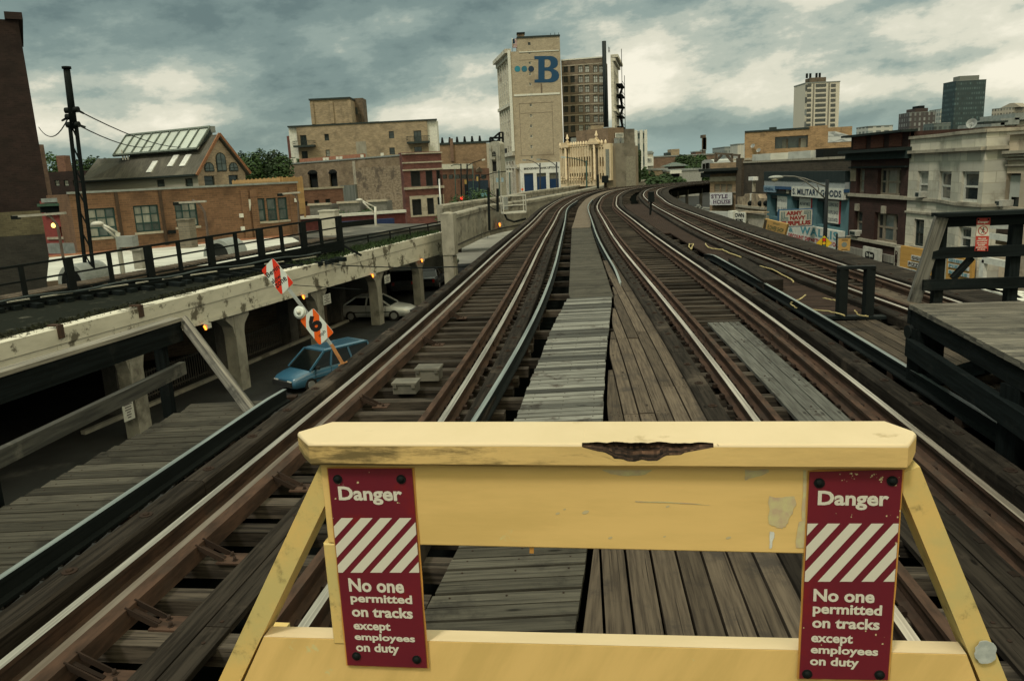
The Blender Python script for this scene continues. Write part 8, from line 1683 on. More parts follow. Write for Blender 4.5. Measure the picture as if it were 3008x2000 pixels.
ex_ = (PI_(1226, 700) - PI_(968, 638)); ey_ = (PI_(968, 638) - PI_(926, 800)); lf = Frame(PI_(926, 800), ex_, ey_ - ex_ * (ey_.dot(ex_) / ex_.dot(ex_))); eL_, hL = ex_.length, lf.st(*q('i', 968, 638))[1]; mb = MB(); gt = M('green_ink', (.05, .09, .045))
put_text(mb, lf, (eL_ * .27, hL * .36, eL_ * .98, hL * .66), 'FLOWER SHOP', .02, .01, shear=.2); put_text(mb, lf, (eL_ * .52, hL * .80, eL_ * .80, hL * .94), 'Shun', .0, .01, shear=.2); mb.build('lettering', gt, T2); mb = MB(); put_text(mb, lf, (eL_ * .22, hL * .08, eL_ * .92, hL * .26), '(773)561-6040', .01, .01, shear=.2); mb.build('phone_number', M('brown_ink', (.12, .05, .02)), T2)
mb = MB()
for a0, a1, b0, b1 in ((.20, .225, .0, .30), (.2, .96, .28, .31), (.2, .96, .02, .05), (.94, .965, .02, .31), (.05, .17, .08, .95)): mb.face([lf.P(eL_ * x + .2 * hL * y, hL * y, .009) for x, y in ((a0, b0), (a1, b0), (a1, b1), (a0, b1))])
mb.build('dark_panel', M('dark_brown_ink', (.06, .045, .025)), T2)
# street lamp and traffic signs
lp_b, lp_t = Y(*q('i', 1655, 940), 51), Y(*q('i', 1686, 188), 51); T2 = thing('street_lamp', 'black post street lamp with a long curved arm, in front of the shop', 'street lamp', (lp_b.x, 51, GZ)); mb = MB(); mb.cyl((lp_b.x, 51, GZ), lp_t, .16, .10, 10); mb.build('post', M('black_lamp_post', (.010, .014, .016)), T2)
LI = lambda x, y: Y(*q('i', x, y), 51); mb = MB(); mb.tube([LI(1672, 270), LI(1560, 225), LI(1430, 178), LI(1300, 152), LI(1170, 148)], .05, 6); mb.tube([LI(1660, 405), LI(1540, 290), LI(1430, 205), LI(1350, 168)], .045, 6); mb.tube([LI(1560, 225), LI(1590, 300)], .03, 5); mb.tube([LI(1470, 190), LI(1390, 250)], .02, 5); mb.build('arm', M('grey_arm', (.16, .16, .145)), T2)
mb = MB(); hd = LI(1095, 162); mb.ball(hd, (.5, .2, .12), 12, 7); mb.build('lamp_head', M('lamp_head_grey', (.33, .35, .33)), T2); mb = MB(); mb.ball(LI(1080, 185), (.24, .16, .17), 10, 7); mb.build('lens', M('lamp_lens', (.34, .32, .22), rough=.2), T2)
dp = Y(*q('i', 1648, 940), 49.5); fd = Frame(Vector((dp.x, 49.5, 0)), Vector((1, -.35, 0))); T2 = thing('traffic_sign', 'yellow diamond signal ahead sign in front of the lamp post', 'sign', dp); hw_ = .47; ys_ = M('sign_yellow', (.66, .44, .02)); c0 = dp.z + .12
mb = MB(); mb.prism([fd.P(0, c0 - hw_, 0), fd.P(hw_, c0, 0), fd.P(0, c0 + hw_, 0), fd.P(-hw_, c0, 0)], fd.n * .03); mb.build('plate', ys_, T2); mb = MB(); box_fr(mb, fd, -.11, .11, c0 - .33, c0 + .33, .06, .03); mb.build('signal_symbol', ink, T2)
for z_, m_ in ((.21, so_red), (0.0, M('amber_paint', (.75, .42, .02))), (-.21, M('green_paint', (.02, .20, .12)))): mb = MB(); mb.face([fd.P(.09 * math.cos(a), c0 + z_ + .09 * math.sin(a), .065) for a in np.linspace(0, 6.28, 17)[:-1]]); mb.build('signal_dot', m_, T2)
mb = MB(); mb.cyl((dp.x, 49.6, GZ), fd.P(0, c0 + .4, -.06), .05, n=7); mb.build('post', galv, T2)
gp = Y(*q('i', 1880, 940), 49); fd = Frame(Vector((gp.x, 49, 0)), Vector((1, -.2, 0))); r_ = fd.rect('i', 1812, 862, 1950, 1008); T2 = thing('banner', 'tan street banner with a round grey seal next to the yellow diamond sign', 'banner', gp); pbox(T2, 'cloth', gold, fd, r_[0], r_[2], r_[1], r_[3], 0, -.04); mb = MB(); c_ = ((r_[0] + r_[2]) / 2, (r_[1] + r_[3]) / 2); mb.face([fd.P(c_[0] + .16 * math.cos(a), c_[1] + .16 * math.sin(a), .01) for a in np.linspace(0, 6.28, 19)[:-1]]); mb.build('seal', M('seal_grey', (.22, .25, .22), (.10, .13, .12), (3, 3), (.4, .6)), T2)
mb = MB()
for z_, h_ in ((r_[1] + .06, .05), (r_[3] - .1, .025), (r_[3] - .16, .025)): mb.face([fd.P(r_[0] + .2, z_, .01), fd.P(r_[2] - .15, z_, .01), fd.P(r_[2] - .15, z_ + h_, .01), fd.P(r_[0] + .2, z_ + h_, .01)])
mb.build('print', M('banner_ink', (.16, .09, .04)), T2); mb = MB(); mb.cyl((fd.P(r_[0], 0).x - .1, 49, GZ), fd.P(r_[0] - .1, r_[3] + .3), .06, n=7); mb.bar(fd.P(r_[0] - .1, r_[3] + .05), fd.P(r_[2], r_[3] + .05), .05, .05); mb.build('post', black_m, T2)
# brown brick house
A_, B_ = xr_(q('e', 248, 0)[0]), xr_(q('e', 688, 0)[0]); fr = wall_frame(A_, B_); ER = lambda *a: fr.rect('e', *a); zt_ = fr.st(*q('e', 500, 640))[1]; BW_ = [('e', 305, 905, 362, 1092), ('e', 463, 900, 640, 1112), ('e', 285, 1230, 347, 1400), ('e', 438, 1245, 618, 1470)]
T_, fr, rc, W_ = bld('brick_house', 'dark brown brick house with a heavy black cornice and tan framed windows', 'house', A_, B_, zt_, brick_m('dark_brown_brick', (.042, .020, .017), (.028, .015, .012), dirt=(.06, .03, .025), ds=1.2), 14, BW_, rev=.35)
for k, r_ in enumerate(rc):
    if k in (1, 3):
        w3 = (r_[2] - r_[0]); xs3 = (r_[0], r_[0] + w3 * .27, r_[0] + w3 * .73, r_[2])
        for i in range(3): win(T_, fr, (xs3[i], r_[1], xs3[i + 1], r_[3]), 0, 1, frm=fr_tn, gl=(glass_w, glass_c if k == 1 else glass_g, glass_w)[i], fw=.16, rev=.3)
    else: win(T_, fr, r_, 0, 1, frm=fr_tn, gl=glass_c if k == 0 else glass_g, fw=.12, rev=.3)
bc = M('black_cornice', (.012, .020, .019), tv=.1)
zc = lambda y: fr.st(*q('e', 470, y))[1]
for y0, y1, o_, m_, nm in ((628, 645, .7, bc, 'roof_cornice'), (752, 775, .9, bc, 'main_cornice'), (776, 832, .35, M('dark_green_frieze', (.018, .035, .032)), 'frieze'), (885, 897, .2, bc, 'string_course'), (1103, 1128, .16, stone_t, 'sill_band'), (1458, 1480, .16, stone_t, 'sill_band'), (1545, 1600, .2, M('grey_stone_band', (.24, .23, .195), (.15, .14, .12), (2, .4)), 'stone_band')): pbox(T_, nm, m_, fr, -.25 if o_ > .3 else 0, W_ + (.25 if o_ > .3 else 0), zc(y1), zc(y0), o_, -.3)
pbox(T_, 'attic', MT['dark_brown_brick'], fr, 0, W_, zc(752), zc(645), .05, -.2)
for x0, x1 in ((290, 385), (425, 520), (565, 660)): r_ = ER(x0, 668, x1, 710); z_m = zc(690); pbox(T_, 'brick_panel', brick_m('panel_brick', (.125, .05, .035)) if x0 == 290 else MT['panel_brick'], fr, r_[0], r_[2], z_m - .45, z_m + .45, .1, -.01)
for x0, x1, y0, y1 in ((300, 327, 1172, 1226), (503, 532, 1190, 1247)): r_ = ER(x0, y0, x1, y1); pbox(T_, 'keystone', stone_t, fr, r_[0], r_[2], r_[1], r_[3], .12, -.01)
r_ = ER(250, 900, 300, 1000); pbox(T_, 'tan_patch', M('tan_render', (.25, .205, .145)), fr, .02, r_[2], r_[1], r_[3], .03, -.01)
def ac(T_, fr, r_, lab=None):
    mb = MB(); box_fr(mb, fr, r_[0], r_[2], r_[1], r_[3], .28, -.3); o = mb.build('air_conditioner', M('ac_white', (.46, .45, .39)), T_); mb = MB(); box_fr(mb, fr, r_[0] + .08, r_[2] - .25, r_[1] + .06, r_[3] - .06, .295, .28); mb.build('grille', fr_dk, o)
ac(T_, fr, ER(277, 1378, 332, 1416))
# shop signs at street level
f2 = fr.shift(.5); zm = lambda x, y: f2.st(*q('i', x, y)); a0 = zm(2092, 1050); a1 = xr_(q('w', 288, 0)[0]); s1 = (Vector((*a1, 0)) - f2.O).dot(f2.ex); z_c = zm(2220, 1085)[1]; T2 = thing('shop_sign', 'white sign board with black oval panel under the brown brick house', 'sign', f2.P((a0[0] + s1) / 2, z_c)); pbox(T2, 'board', M('sign_cream', (.50, .49, .43)), f2, a0[0], s1, z_c - .75, z_c + .62, 0, -.15); c_ = (a0[0] + s1) / 2 - .2; L2 = s1 - a0[0]
mb = MB(); mb.face([f2.P(c_ + L2 * .27 * math.copysign(abs(math.cos(a)) ** .5, math.cos(a)), z_c + .08 + .26 * math.copysign(abs(math.sin(a)) ** .6, math.sin(a)), .01) for a in np.linspace(0, 6.28, 25)[:-1]]); mb.build('oval_panel', ink, T2); mb = MB(); put_text(mb, f2, (c_ - L2 * .2, z_c - .06, c_ + L2 * .2, z_c + .25), 'Da Spot', .03, .02); mb.build('lettering', white_m, T2); mb = MB(); mb.face([f2.P(c_ + L2 * .1, z_c - .6, .01), f2.P(c_ + L2 * .4, z_c - .6, .01), f2.P(c_ + L2 * .38, z_c - .46, .01), f2.P(c_ + L2 * .12, z_c - .44, .01)]); mb.build('small_print', red_e, T2)
pbox(T_, 'shop_base', M('green_shop_base', (.03, .05, .04)), fr, 0, W_, GZ, zc(1600), .1, -.01)
# grey stone house with angled bay
stone = M('grey_ashlar', (.54, .525, .44), (.44, .425, .36), (.5, .9), (.3, .7), .9, dirt=(.27, .25, .20), ds=.55, dr=(.5, .7), tv=.1, bump=.3, brick=(1.15, .55, .02, (.72, .70, .66)))
P0, P1 = xr_(q('e', 690, 0)[0]), xr_(q('e', 918, 0)[0]); uD = lambda u, x: (x, x / ray(u, 600).x * ray(u, 600).y); XB = 23.9; P2 = uD(q('e', 1078, 0)[0], XB); P3 = uD(q('e', 1262, 0)[0], XB); T_ = thing('stone_house', 'pale grey stone house with an angled bay and white sash windows', 'house', (XR + 5, (P0[1] + P3[1]) / 2, GZ))
zs_ = wall_frame(P0, P1).st(*q('e', 800, 672))[1]; faces = [(P0, P1, [('e', 768, 922, 852, 1128), ('e', 740, 1292, 818, 1500)]), (P1, P2, [('e', 935, 925, 1027, 1152)]), (P2, P3, [('e', 1105, 925, 1237, 1160), ('w', 1330, 350, 1525, 690)]), (P3, (XR + .6, P3[1] - .35), [])]
wk = 0
for A_, B_, rr in faces:
    f_ = wall_frame(A_, B_); wv = gap(A_, B_); rc = [f_.rect(*r_) for r_ in rr]; mb = MB(); cells(mb, f_, 0, wv, GZ, zs_, rc, rev=.25); mb.build('wall', stone, T_)
    for r_ in rc: wk += 1; win(T_, f_, r_, 0, 1, frm=fr_wt if wk != 2 else fr_dk, gl=[glass_w, glass_c] if wk in (1, 2) else glass_w, fw=.13, sill=stone_t, rev=.2)
    for y0, y1, o_ in ((650, 672, .12), (762, 785, .28), (1130, 1150, .12), (1235, 1250, .10)):
        z_0, z_1 = wall_frame(P0, P1).st(*q('e', 800, y1))[1], wall_frame(P0, P1).st(*q('e', 800, y0))[1]; pbox(T_, 'stone_course', stone_t, f_, -.05, wv + .05, z_0, z_1, o_, -.05)
mb = MB(); P_ = [Vector((*p, zs_ - .05)) for p in (P0, P1, P2, P3)]; mb.face(P_ + [Vector((XR + 14, P3[1], zs_ - .05)), Vector((XR + 14, P0[1], zs_ - .05))]); mb.build('roof', roof_g, T_); ac(T_, wall_frame(P0, P1), wall_frame(P0, P1).rect('e', 785, 1078, 832, 1122))
mb = MB(); box_fr(mb, wall_frame(P0, P3), 0, gap(P0, P3), GZ, zs_ - .3, -2.0, -13); mb.build('rear_wall', stone, T_)
f_ = wall_frame(P2, P3); r_ = f_.rect('e', 1197, 588, 1282, 640, -4); pbox(T_, 'chimney', brick_m('chimney_grey', (.13, .105, .08)), f_, r_[0], r_[2], zs_ - .1, r_[3], -4, -5.2); pbox(T_, 'chimney_cap', fr_dk, f_, r_[0] - .15, r_[2] + .1, r_[3] + .2, r_[3] + .3, -3.9, -5.3); dish(T_, f_.P(f_.rect('e', 1190, 560, 1200, 570, -3.5)[0], f_.rect('e', 1190, 560, 1200, 570, -3.5)[3], -3.5), .3, (-.7, -.6, .35))
# pizzeria shopfronts
fz = wall_frame(P0, P1).shift(.35); orange_w = M('orange_boards', (.50, .285, .075), (.42, .235, .06), (.3, 8), tv=.05); WW_ = lambda x, y: fz.st(*q('w', x, y)); s0_, s1_ = WW_(440, 800)[0], fz.st(*q('w', 975, 900))[0]; z0_, z1_ = WW_(640, 1010)[1], WW_(640, 720)[1]
T2 = thing('shop_sign', 'orange boarded pizzeria front with white lettered panels under the stone house', 'sign', fz.P(s0_, z0_)); pbox(T2, 'boards', orange_w, fz, s0_, s1_, z0_ - 1.5, z1_ + .2, 0, -.2); pbox(T2, 'side_board', M('side_sign', (.40, .37, .30)), fz, s0_ - .55, s0_ - .01, z0_ - .2, z1_ + .1, .1, -.2); mb = MB()
def panel_text(T2, f_, x0, y0, x1, y1, txt, mat_b, mat_t, reg='w', o_=.06):
    a, b = f_.st(*q(reg, x0, (y0 + y1) / 2)), f_.st(*q(reg, x1, (y0 + y1) / 2)); zc_ = f_.st(*q(reg, (x0 + x1) / 2, (y0 + y1) / 2))[1]; h_ = abs(f_.st(*q(reg, (x0 + x1) / 2, y0))[1] - f_.st(*q(reg, (x0 + x1) / 2, y1))[1]) / 2
    ob = pbox(T2, 'lettered_panel', mat_b, f_, a[0], b[0], zc_ - h_, zc_ + h_, o_, .01); m_ = MB(); put_text(m_, f_, (a[0] + .1, zc_ - h_ * .68, b[0] - .1, zc_ + h_ * .68), txt, .035, o_ + .01, spacing=1.1); m_.build('lettering', mat_t, ob)
panel_text(T2, fz, 622, 800, 860, 875, "GIGIO'S", M('panel_white', (.52, .53, .50)), M('dark_letters', (.05, .03, .025))); panel_text(T2, fz, 570, 905, 905, 985, 'PIZZERIA', MT['panel_white'], MT['dark_letters'])
m_ = MB(); 
for k, t_ in enumerate('PIZZ'): zk = z1_ - .15 - k * (z1_ - z0_) / 4.2; put_text(m_, fz, (s0_ - .45, zk - .5, s0_ - .12, zk), t_, .03, .11)
m_.build('vertical_letters', MT['dark_letters'], T2); panel_text(T2, fz, 420, 985, 705, 1030, 'BY SLICE', MT['panel_white'], tb_)
fz2 = wall_frame(P2, P3).shift(.35); T2 = thing('shop_sign', 'orange pizzeria sign board with turquoise letters, seen through the timber railing', 'sign', fz2.P(0, GZ + 2)); a, b = fz2.st(*q('w', 1150, 950)), fz2.st(*q('w', 1545, 1000)); zt2, zb2 = fz2.st(*q('w', 1350, 820))[1], fz2.st(*q('w', 1350, 1150))[1]; pbox(T2, 'boards', orange_w, fz2, a[0], b[0], zb2 - 1, zt2, 0, -.15)
for y0, y1, t_ in ((848, 908, 'GIGIO'), (935, 995, 'PIZZA'), (1035, 1095, 'BY PIE')): panel_text(T2, fz2, 1190, y0, 1510, y1, t_, MT['panel_white'], tb_)
# beige house at the right edge
A_, B_ = (XR - .2, P3[1] - .4), xr_(3150); fr = wall_frame(A_, B_); zt_ = fr.st(*q('e', 1440, 635))[1]; beige_s = M('beige_stone', (.50, .43, .33), (.41, .35, .265), (.5, .8), dirt=(.19, .155, .115), ds=.7, tv=.08, brick=(1.4, .6, .015, (.8, .78, .74)), bump=.25)
T_, fr, rc, W_ = bld('stone_house', 'beige stone house with one wide curtained window at the right edge', 'house', A_, B_, zt_, beige_s, 14, [('e', 1325, 940, 1556, 1195)], rev=.35); r_ = rc[0]; zq = r_[1] + (r_[3] - r_[1]) * .26
win(T_, fr, r_, 1, 0, frm=fr_dk, gl=glass_w, fw=.1, rev=.33); 
mb = MB(); n_ = 40; w_ = r_[2] - r_[0];
for sg, (a, b) in ((0, (.08, .62)), (1, (.60, .97))):
    for k in range(n_):
        t0, t1 = a + (b - a) * k / n_, a + (b - a) * (k + 1) / n_; o0, o1 = -.22 + .03 * math.sin(k * 1.1), -.22 + .03 * math.sin((k + 1) * 1.1); mb.face([fr.P(r_[0] + w_ * t0 - .0, zq - (.15 if sg == 0 else -.05), o0), fr.P(r_[0] + w_ * t1, zq - (.15 if sg == 0 else -.05), o1), fr.P(r_[0] + w_ * t1, r_[3] - .1, o1), fr.P(r_[0] + w_ * t0, r_[3] - .1, o0)], 0, None, .5, True)
mb.build('curtain', M('curtain_cloth', (.36, .38, .34), (.27, .29, .26), (8, .4)), T_); ac(T_, fr, fr.rect('e', 1368, 1142, 1465, 1190))
zc2 = lambda y: fr.st(*q('e', 1440, y))[1]
for y0, y1, o_ in ((632, 648, .15), (768, 790, .35), (800, 812, .25), (826, 838, .15), (872, 884, .12), (1195, 1215, .2)): pbox(T_, 'stone_course', stone_t, fr, 0, W_, zc2(y1), zc2(y0), o_, -.05)
# porch frame glimpsed through the railing
T2 = thing('porch', 'white timber porch frame glimpsed through the dark railing', 'porch', (XR - 2, 42, GZ)); fp_ = wall_frame((XR - 2, 46), (XR - 2, 37)); PW = lambda x, y: fp_.P(*fp_.st(*q('w', x, y)), 0); mb = MB()
for a, b, w_ in (((1805, 480), (2180, 540), .28), ((1815, 340), (2200, 345), .22), ((2165, 345), (2135, 940), .3), ((1725, 850), (2130, 930), .3), ((1725, 850), (1705, 1120), .35)): mb.bar(PW(*a), PW(*b), .2, w_)
mb.build('frame', white_m, T2); mb = MB(); r_ = fp_.rect('w', 1805, 555, 2150, 640); box_fr(mb, fp_, r_[0], r_[2], r_[1], r_[3], -.3, -.5); mb.build('door_panel', M('tan_door', (.20, .14, .075)), T2); mb = MB(); r_ = fp_.rect('w', 1815, 365, 2160, 480); box_fr(mb, fp_, r_[0], r_[2], r_[1], r_[3], -.3, -.5); mb.build('dark_transom', brick_m('dim_transom', (.08, .06, .045)), T2)
mb = MB()
for k in range(4): mb.bar(Z(*q('w', 1480 + k * 170, 1318 + k * 20), -1.0) , Z(*q('w', 2342, 1410 + k * 45), -1.0), .25, .2)
tag(mb.build('white_awning_slats', white_m), 'white slatted awning low behind the timber railing', 'awning')
# --- distant towers
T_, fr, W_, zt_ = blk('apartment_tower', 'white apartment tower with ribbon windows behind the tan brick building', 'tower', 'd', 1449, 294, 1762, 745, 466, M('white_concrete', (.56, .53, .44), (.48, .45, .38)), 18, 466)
ys = [304 + k * 45.7 for k in range(10)]
for y in ys:
    for x0, x1 in ((1466, 1516), (1556, 1652), (1697, 1741)):
        x0 -= (y - 304) * .022; x1 -= (y - 304) * .022; r_ = fr.rect('d', x0, y, x1, y + 28); mb = MB(); box_fr(mb, fr, r_[0], r_[2], r_[1], r_[3], .15, -.01); mb.build('window', glass_w, T_)
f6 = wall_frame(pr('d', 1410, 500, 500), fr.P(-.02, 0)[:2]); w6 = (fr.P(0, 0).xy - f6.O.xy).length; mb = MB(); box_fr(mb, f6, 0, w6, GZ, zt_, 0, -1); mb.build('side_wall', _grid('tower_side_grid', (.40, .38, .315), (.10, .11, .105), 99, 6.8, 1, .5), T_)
for x in (1530, 1535, 1670, 1675): s_ = fr.st(*q('d', x, 500))[0]; pbox(T_, 'rib', M('rib_shadow', (.30, .285, .24)), fr, s_ - .25, s_ + .25, GZ, zt_, .2, -.01)
r_ = fr.rect('d', 1507, 245, 1652, 296, -6); pbox(T_, 'roof_house', grey_b, fr, r_[0], r_[2], zt_ + .5, r_[3], -6, -14)
for x in (1520, 1552, 1610, 1640): s_ = fr.st(*q('d', x, 240))[0]; pbox(T_, 'aerial', black_m, fr, s_ - .5, s_ + .5, r_[3], r_[3] + 2.6, -7, -8)
T_, fr, W_, zt_ = blk('apartment_tower', 'tall dark slab tower with faint pale window flecks, tallest at right', 'tower', 'e', 1040, 228, 1268, 640, 1050, _grid('dark_slab_grid', (.018, .038, .042), (.035, .06, .062), 3.0, 6.2, .7, .45), 30, 1050); r_ = fr.rect('e', 1095, 190, 1245, 222, -5); pbox(T_, 'roof_house', M('tower_roof_grey', (.16, .17, .155)), fr, r_[0], r_[2], zt_, r_[3], -5, -20)
T_, fr, W_, zt_ = blk('apartment_tower', 'brown ribbed apartment tower with a stepped black top left of the dark slab', 'tower', 'e', 703, 472, 898, 660, 900, _grid('brown_rib_grid', (.052, .045, .045), (.14, .15, .145), 5.2, 5.5, .4, .62), 25); r_ = fr.rect('e', 755, 440, 852, 472); pbox(T_, 'step', M('tower_brown', (.06, .045, .042)), fr, r_[0], r_[2], zt_, r_[3], 0, -20); r2 = fr.rect('e', 785, 420, 826, 440); pbox(T_, 'top_step', black_m, fr, r2[0], r2[2], r_[3], r2[3], 0, -15)
blk('apartment_tower', 'pale glass tower partly hidden behind the dark slab tower', 'tower', 'e', 935, 446, 1032, 640, 1150, _grid('pale_glass_grid', (.36, .37, .33), (.16, .19, .185), 6, 6, .55, .6), 30); blk('apartment_tower', 'low grey block between the brown ribbed tower and the dark slab', 'tower', 'e', 892, 556, 1020, 650, 800, _grid('low_grey_grid', (.10, .125, .12), (.05, .07, .07), 5, 5, .6, .6), 20); blk('apartment_tower', 'thin pale balcony tower just right of the brown ribbed tower', 'tower', 'e', 894, 478, 940, 560, 1180, _grid('balcony_grid', (.32, .33, .30), (.14, .16, .155), 5, 5, .6, .6), 20)
T_, fr, W_, zt_ = blk('apartment_tower', 'wide beige tower with fine window rows near the right edge', 'tower', 'e', 1328, 442, 1490, 640, 950, _grid('beige_grid', (.34, .31, .25), (.12, .12, .10), 3.2, 5.2, .6, .5), 30, 930); mb = MB(); f6 = wall_frame(fr.P(W_ + .05, 0)[:2], pr('e', 1585, 600, 960)); w6 = (Vector(pr('e', 1585, 600, 960)) - fr.P(W_ + .05, 0).xy).length; box_fr(mb, f6, 0, w6, GZ, zt_, 0, -1); mb.build('side_wall', MT['beige_grid'], T_); r_ = fr.rect('e', 1385, 405, 1500, 442); mb = MB(); mb.prism([fr.P(r_[0], zt_, -3), fr.P(r_[2] + 8, zt_, -3), fr.P(r_[2], r_[3], -3), fr.P(r_[0] + 12, r_[3], -3)], -fr.n * 20); mb.build('stepped_top', M('beige_top', (.32, .29, .235)), T_)
blk('apartment_building', 'low pale slab building beyond the roof of the brown brick house', 'building', 'e', 390, 578, 578, 660, 600, _grid('pale_slab_grid', (.42, .43, .39), (.12, .14, .135), 6, 4.6, .6, .55), 20)
for x0, x1, y0 in ((1340, 1400, 600), (1410, 1510, 570), (1515, 1589, 530)):
    blk('roof_structure', 'grey rooftop structure behind the beige stone house, ' + {1340: 'lowest of three', 1410: 'middle of three', 1515: 'tallest of three'}[x0], 'roof structure', 'e', x0, y0, x1, 650, 60, (conc_g, tan_b, stone_t)[(x0 // 70) % 3], 4, z0=1.0)
# --- street lamps, poles and wires
def cobra(lab, d_, post, arm, head, pm=black_m, hm=lamp_cream, group=None, lit=False, r_=.1):
    T_ = thing('street_lamp', lab, 'street lamp', (Y(*post[0], d_).x, d_, GZ), group); mb = MB(); b = Y(*post[0], d_); t_ = Y(*post[1], d_); mb.cyl((b.x + (b.x - t_.x) * (b.z - GZ) / max(.5, (t_.z - b.z)) * 1.0, d_, GZ), t_, r_ * 1.3, r_, 8); mb.build('post', pm, T_)
    mb = MB(); mb.tube([Y(*p, d_) for p in arm], r_ * .6, 6); mb.build('arm', pm, T_); h = [Y(*p, d_) for p in head]; mb = MB(); mb.bar(h[0], h[1], r_ * 3.4, r_ * 2.0); mb.build('lamp_head', hm, T_); return T_
V = lambda x, y: q('v', x, y)
cobra('grey street lamp in front of the brick hall, arm reaching far right', 170, [V(565, 1000), V(560, 560)], [V(560, 590), V(680, 530), V(780, 500), V(825, 490)], [V(800, 498), V(850, 484)], r_=.16); cobra('grey street lamp on the dark post left of the tallest far street post', 175, [V(470, 1050), V(460, 560)], [V(462, 575), V(400, 568), V(330, 580), V(285, 605)], [V(300, 600), V(255, 610)], r_=.14)
cobra('long arm street lamp leaning over the far street to a white head', 120, [V(760, 1080), V(752, 760)], [V(755, 790), V(860, 745), V(1000, 700), V(1190, 680)], [V(1195, 680), V(1290, 680)], hm=lamp_cream, r_=.12); cobra('dark double-curved street lamp in front of the bank sign, left one of the pair', 150, [V(1738, 960), V(1735, 545)], [V(1735, 610), V(1690, 560), V(1620, 520), V(1540, 500), V(1470, 497)], [V(1450, 497), V(1510, 500)], pm=M('dark_grey_post', (.035, .04, .045)), hm=tarmetal, r_=.13); cobra('dark double-curved street lamp in front of the bank sign, right one of the pair', 148, [V(2005, 860), V(2002, 530)], [V(2002, 600), V(1950, 550), V(1870, 505), V(1790, 488), V(1720, 486)], [V(1680, 487), V(1740, 488)], pm=MT['dark_grey_post'], hm=tarmetal, r_=.13)
cobra('thin grey street lamp at the left corner of the white bank base', 152, [V(1450, 960), V(1448, 650)], [V(1448, 690), V(1410, 650), V(1350, 630), V(1290, 622)], [V(1262, 622), V(1300, 622)], pm=galv, r_=.09); U_ = lambda x, y: q('u', x, y)
cobra('green post street lamp in front of the ornate cream building', 116, [U_(428, 820), U_(422, 470)], [U_(424, 500), U_(350, 470), U_(230, 440), U_(120, 425)], [U_(40, 420), U_(110, 425)], pm=M('green_post', (.03, .065, .055)), hm=M('pale_lamp_head', (.40, .47, .46)), r_=.11)
for k, (x, y0, y1, d_) in enumerate(((362, 900, 640, 180), (1070, 990, 660, 160), (728, 1100, 940, 118), (1245, 1010, 690, 150), (110, 1000, 800, 90), (650, 900, 590, 190))):
    b, t_ = Y(*V(x, y0), d_), Y(*V(x, y1), d_); mb = MB(); mb.cyl((b.x, d_, GZ), t_, .13, .1, 7); tag(mb.build('street_pole', MT['green_post'] if k != 4 else galv), ('dark pole at the left of the far street', 'slim pole between the far street and the bank corner', 'dark traffic signal pole at the near end of the far street', 'thin pole standing at the bank corner', 'thin grey pole beside the maroon brick building', 'thin pole in front of the shop row gable')[k], 'pole')
for x, y, m_, lab in ((535, 850, M('gold_banner', (.40, .28, .10)), 'golden banner hanging on a far street pole'), (1045, 820, M('blue_banner', (.24, .34, .40)), 'pale blue banner left of the bank corner, left one'), (1130, 815, MT['blue_banner'], 'pale blue banner left of the bank corner, right one'), (730, 800, MT['gold_banner'], 'golden banner above the signal pole on the far street')):
    f_ = wall_frame(pr('v', x - 18, y, 158), pr('v', x + 18, y, 158)); r_ = f_.rect('v', x - 18, y - 35, x + 18, y + 35); mb = MB(); box_fr(mb, f_, r_[0], r_[2], r_[1], r_[3], 0, -.06); tag(mb.build('banner', m_), lab, 'banner')
p = Y(*V(475, 1105), 100); mb = MB(); mb.cyl(p, p - Vector((0, .2, 0)), .2, n=12); tag(mb.build('traffic_light', M('red_signal', (.8, .02, .02), tv=0, emit=((1, .02, .02), 3.0))), 'small red lit traffic signal low in front of the street tree', 'traffic light'); f_ = wall_frame(pr('v', 1425, 970, 140), pr('v', 1475, 970, 140)); mb = MB(); r_ = f_.rect('v', 1425, 945, 1475, 995); c_ = ((r_[0] + r_[2]) / 2, (r_[1] + r_[3]) / 2); mb.prism([f_.P(c_[0], r_[1]), f_.P(r_[2], c_[1]), f_.P(c_[0], r_[3]), f_.P(r_[0], c_[1])], f_.n * .05); tag(mb.build('construction_sign', so_org), 'small orange diamond roadwork sign at the bank corner', 'sign'); f_ = wall_frame(pr('v', 780, 1070, 105), pr('v', 875, 1070, 105)); r_ = f_.rect('v', 780, 1035, 875, 1085); T_ = thing('bus_shelter', 'pale blue street shelter roof at the near end of the far street', 'shelter', f_.P(r_[0], r_[1])); pbox(T_, 'roof', M('shelter_blue', (.16, .34, .40)), f_, r_[0], r_[2], r_[1], r_[3], 0, -1.5); pbox(T_, 'leg', tarmetal, f_, r_[0] + .5, r_[0] + .7, GZ, r_[1], -.6, -.8)
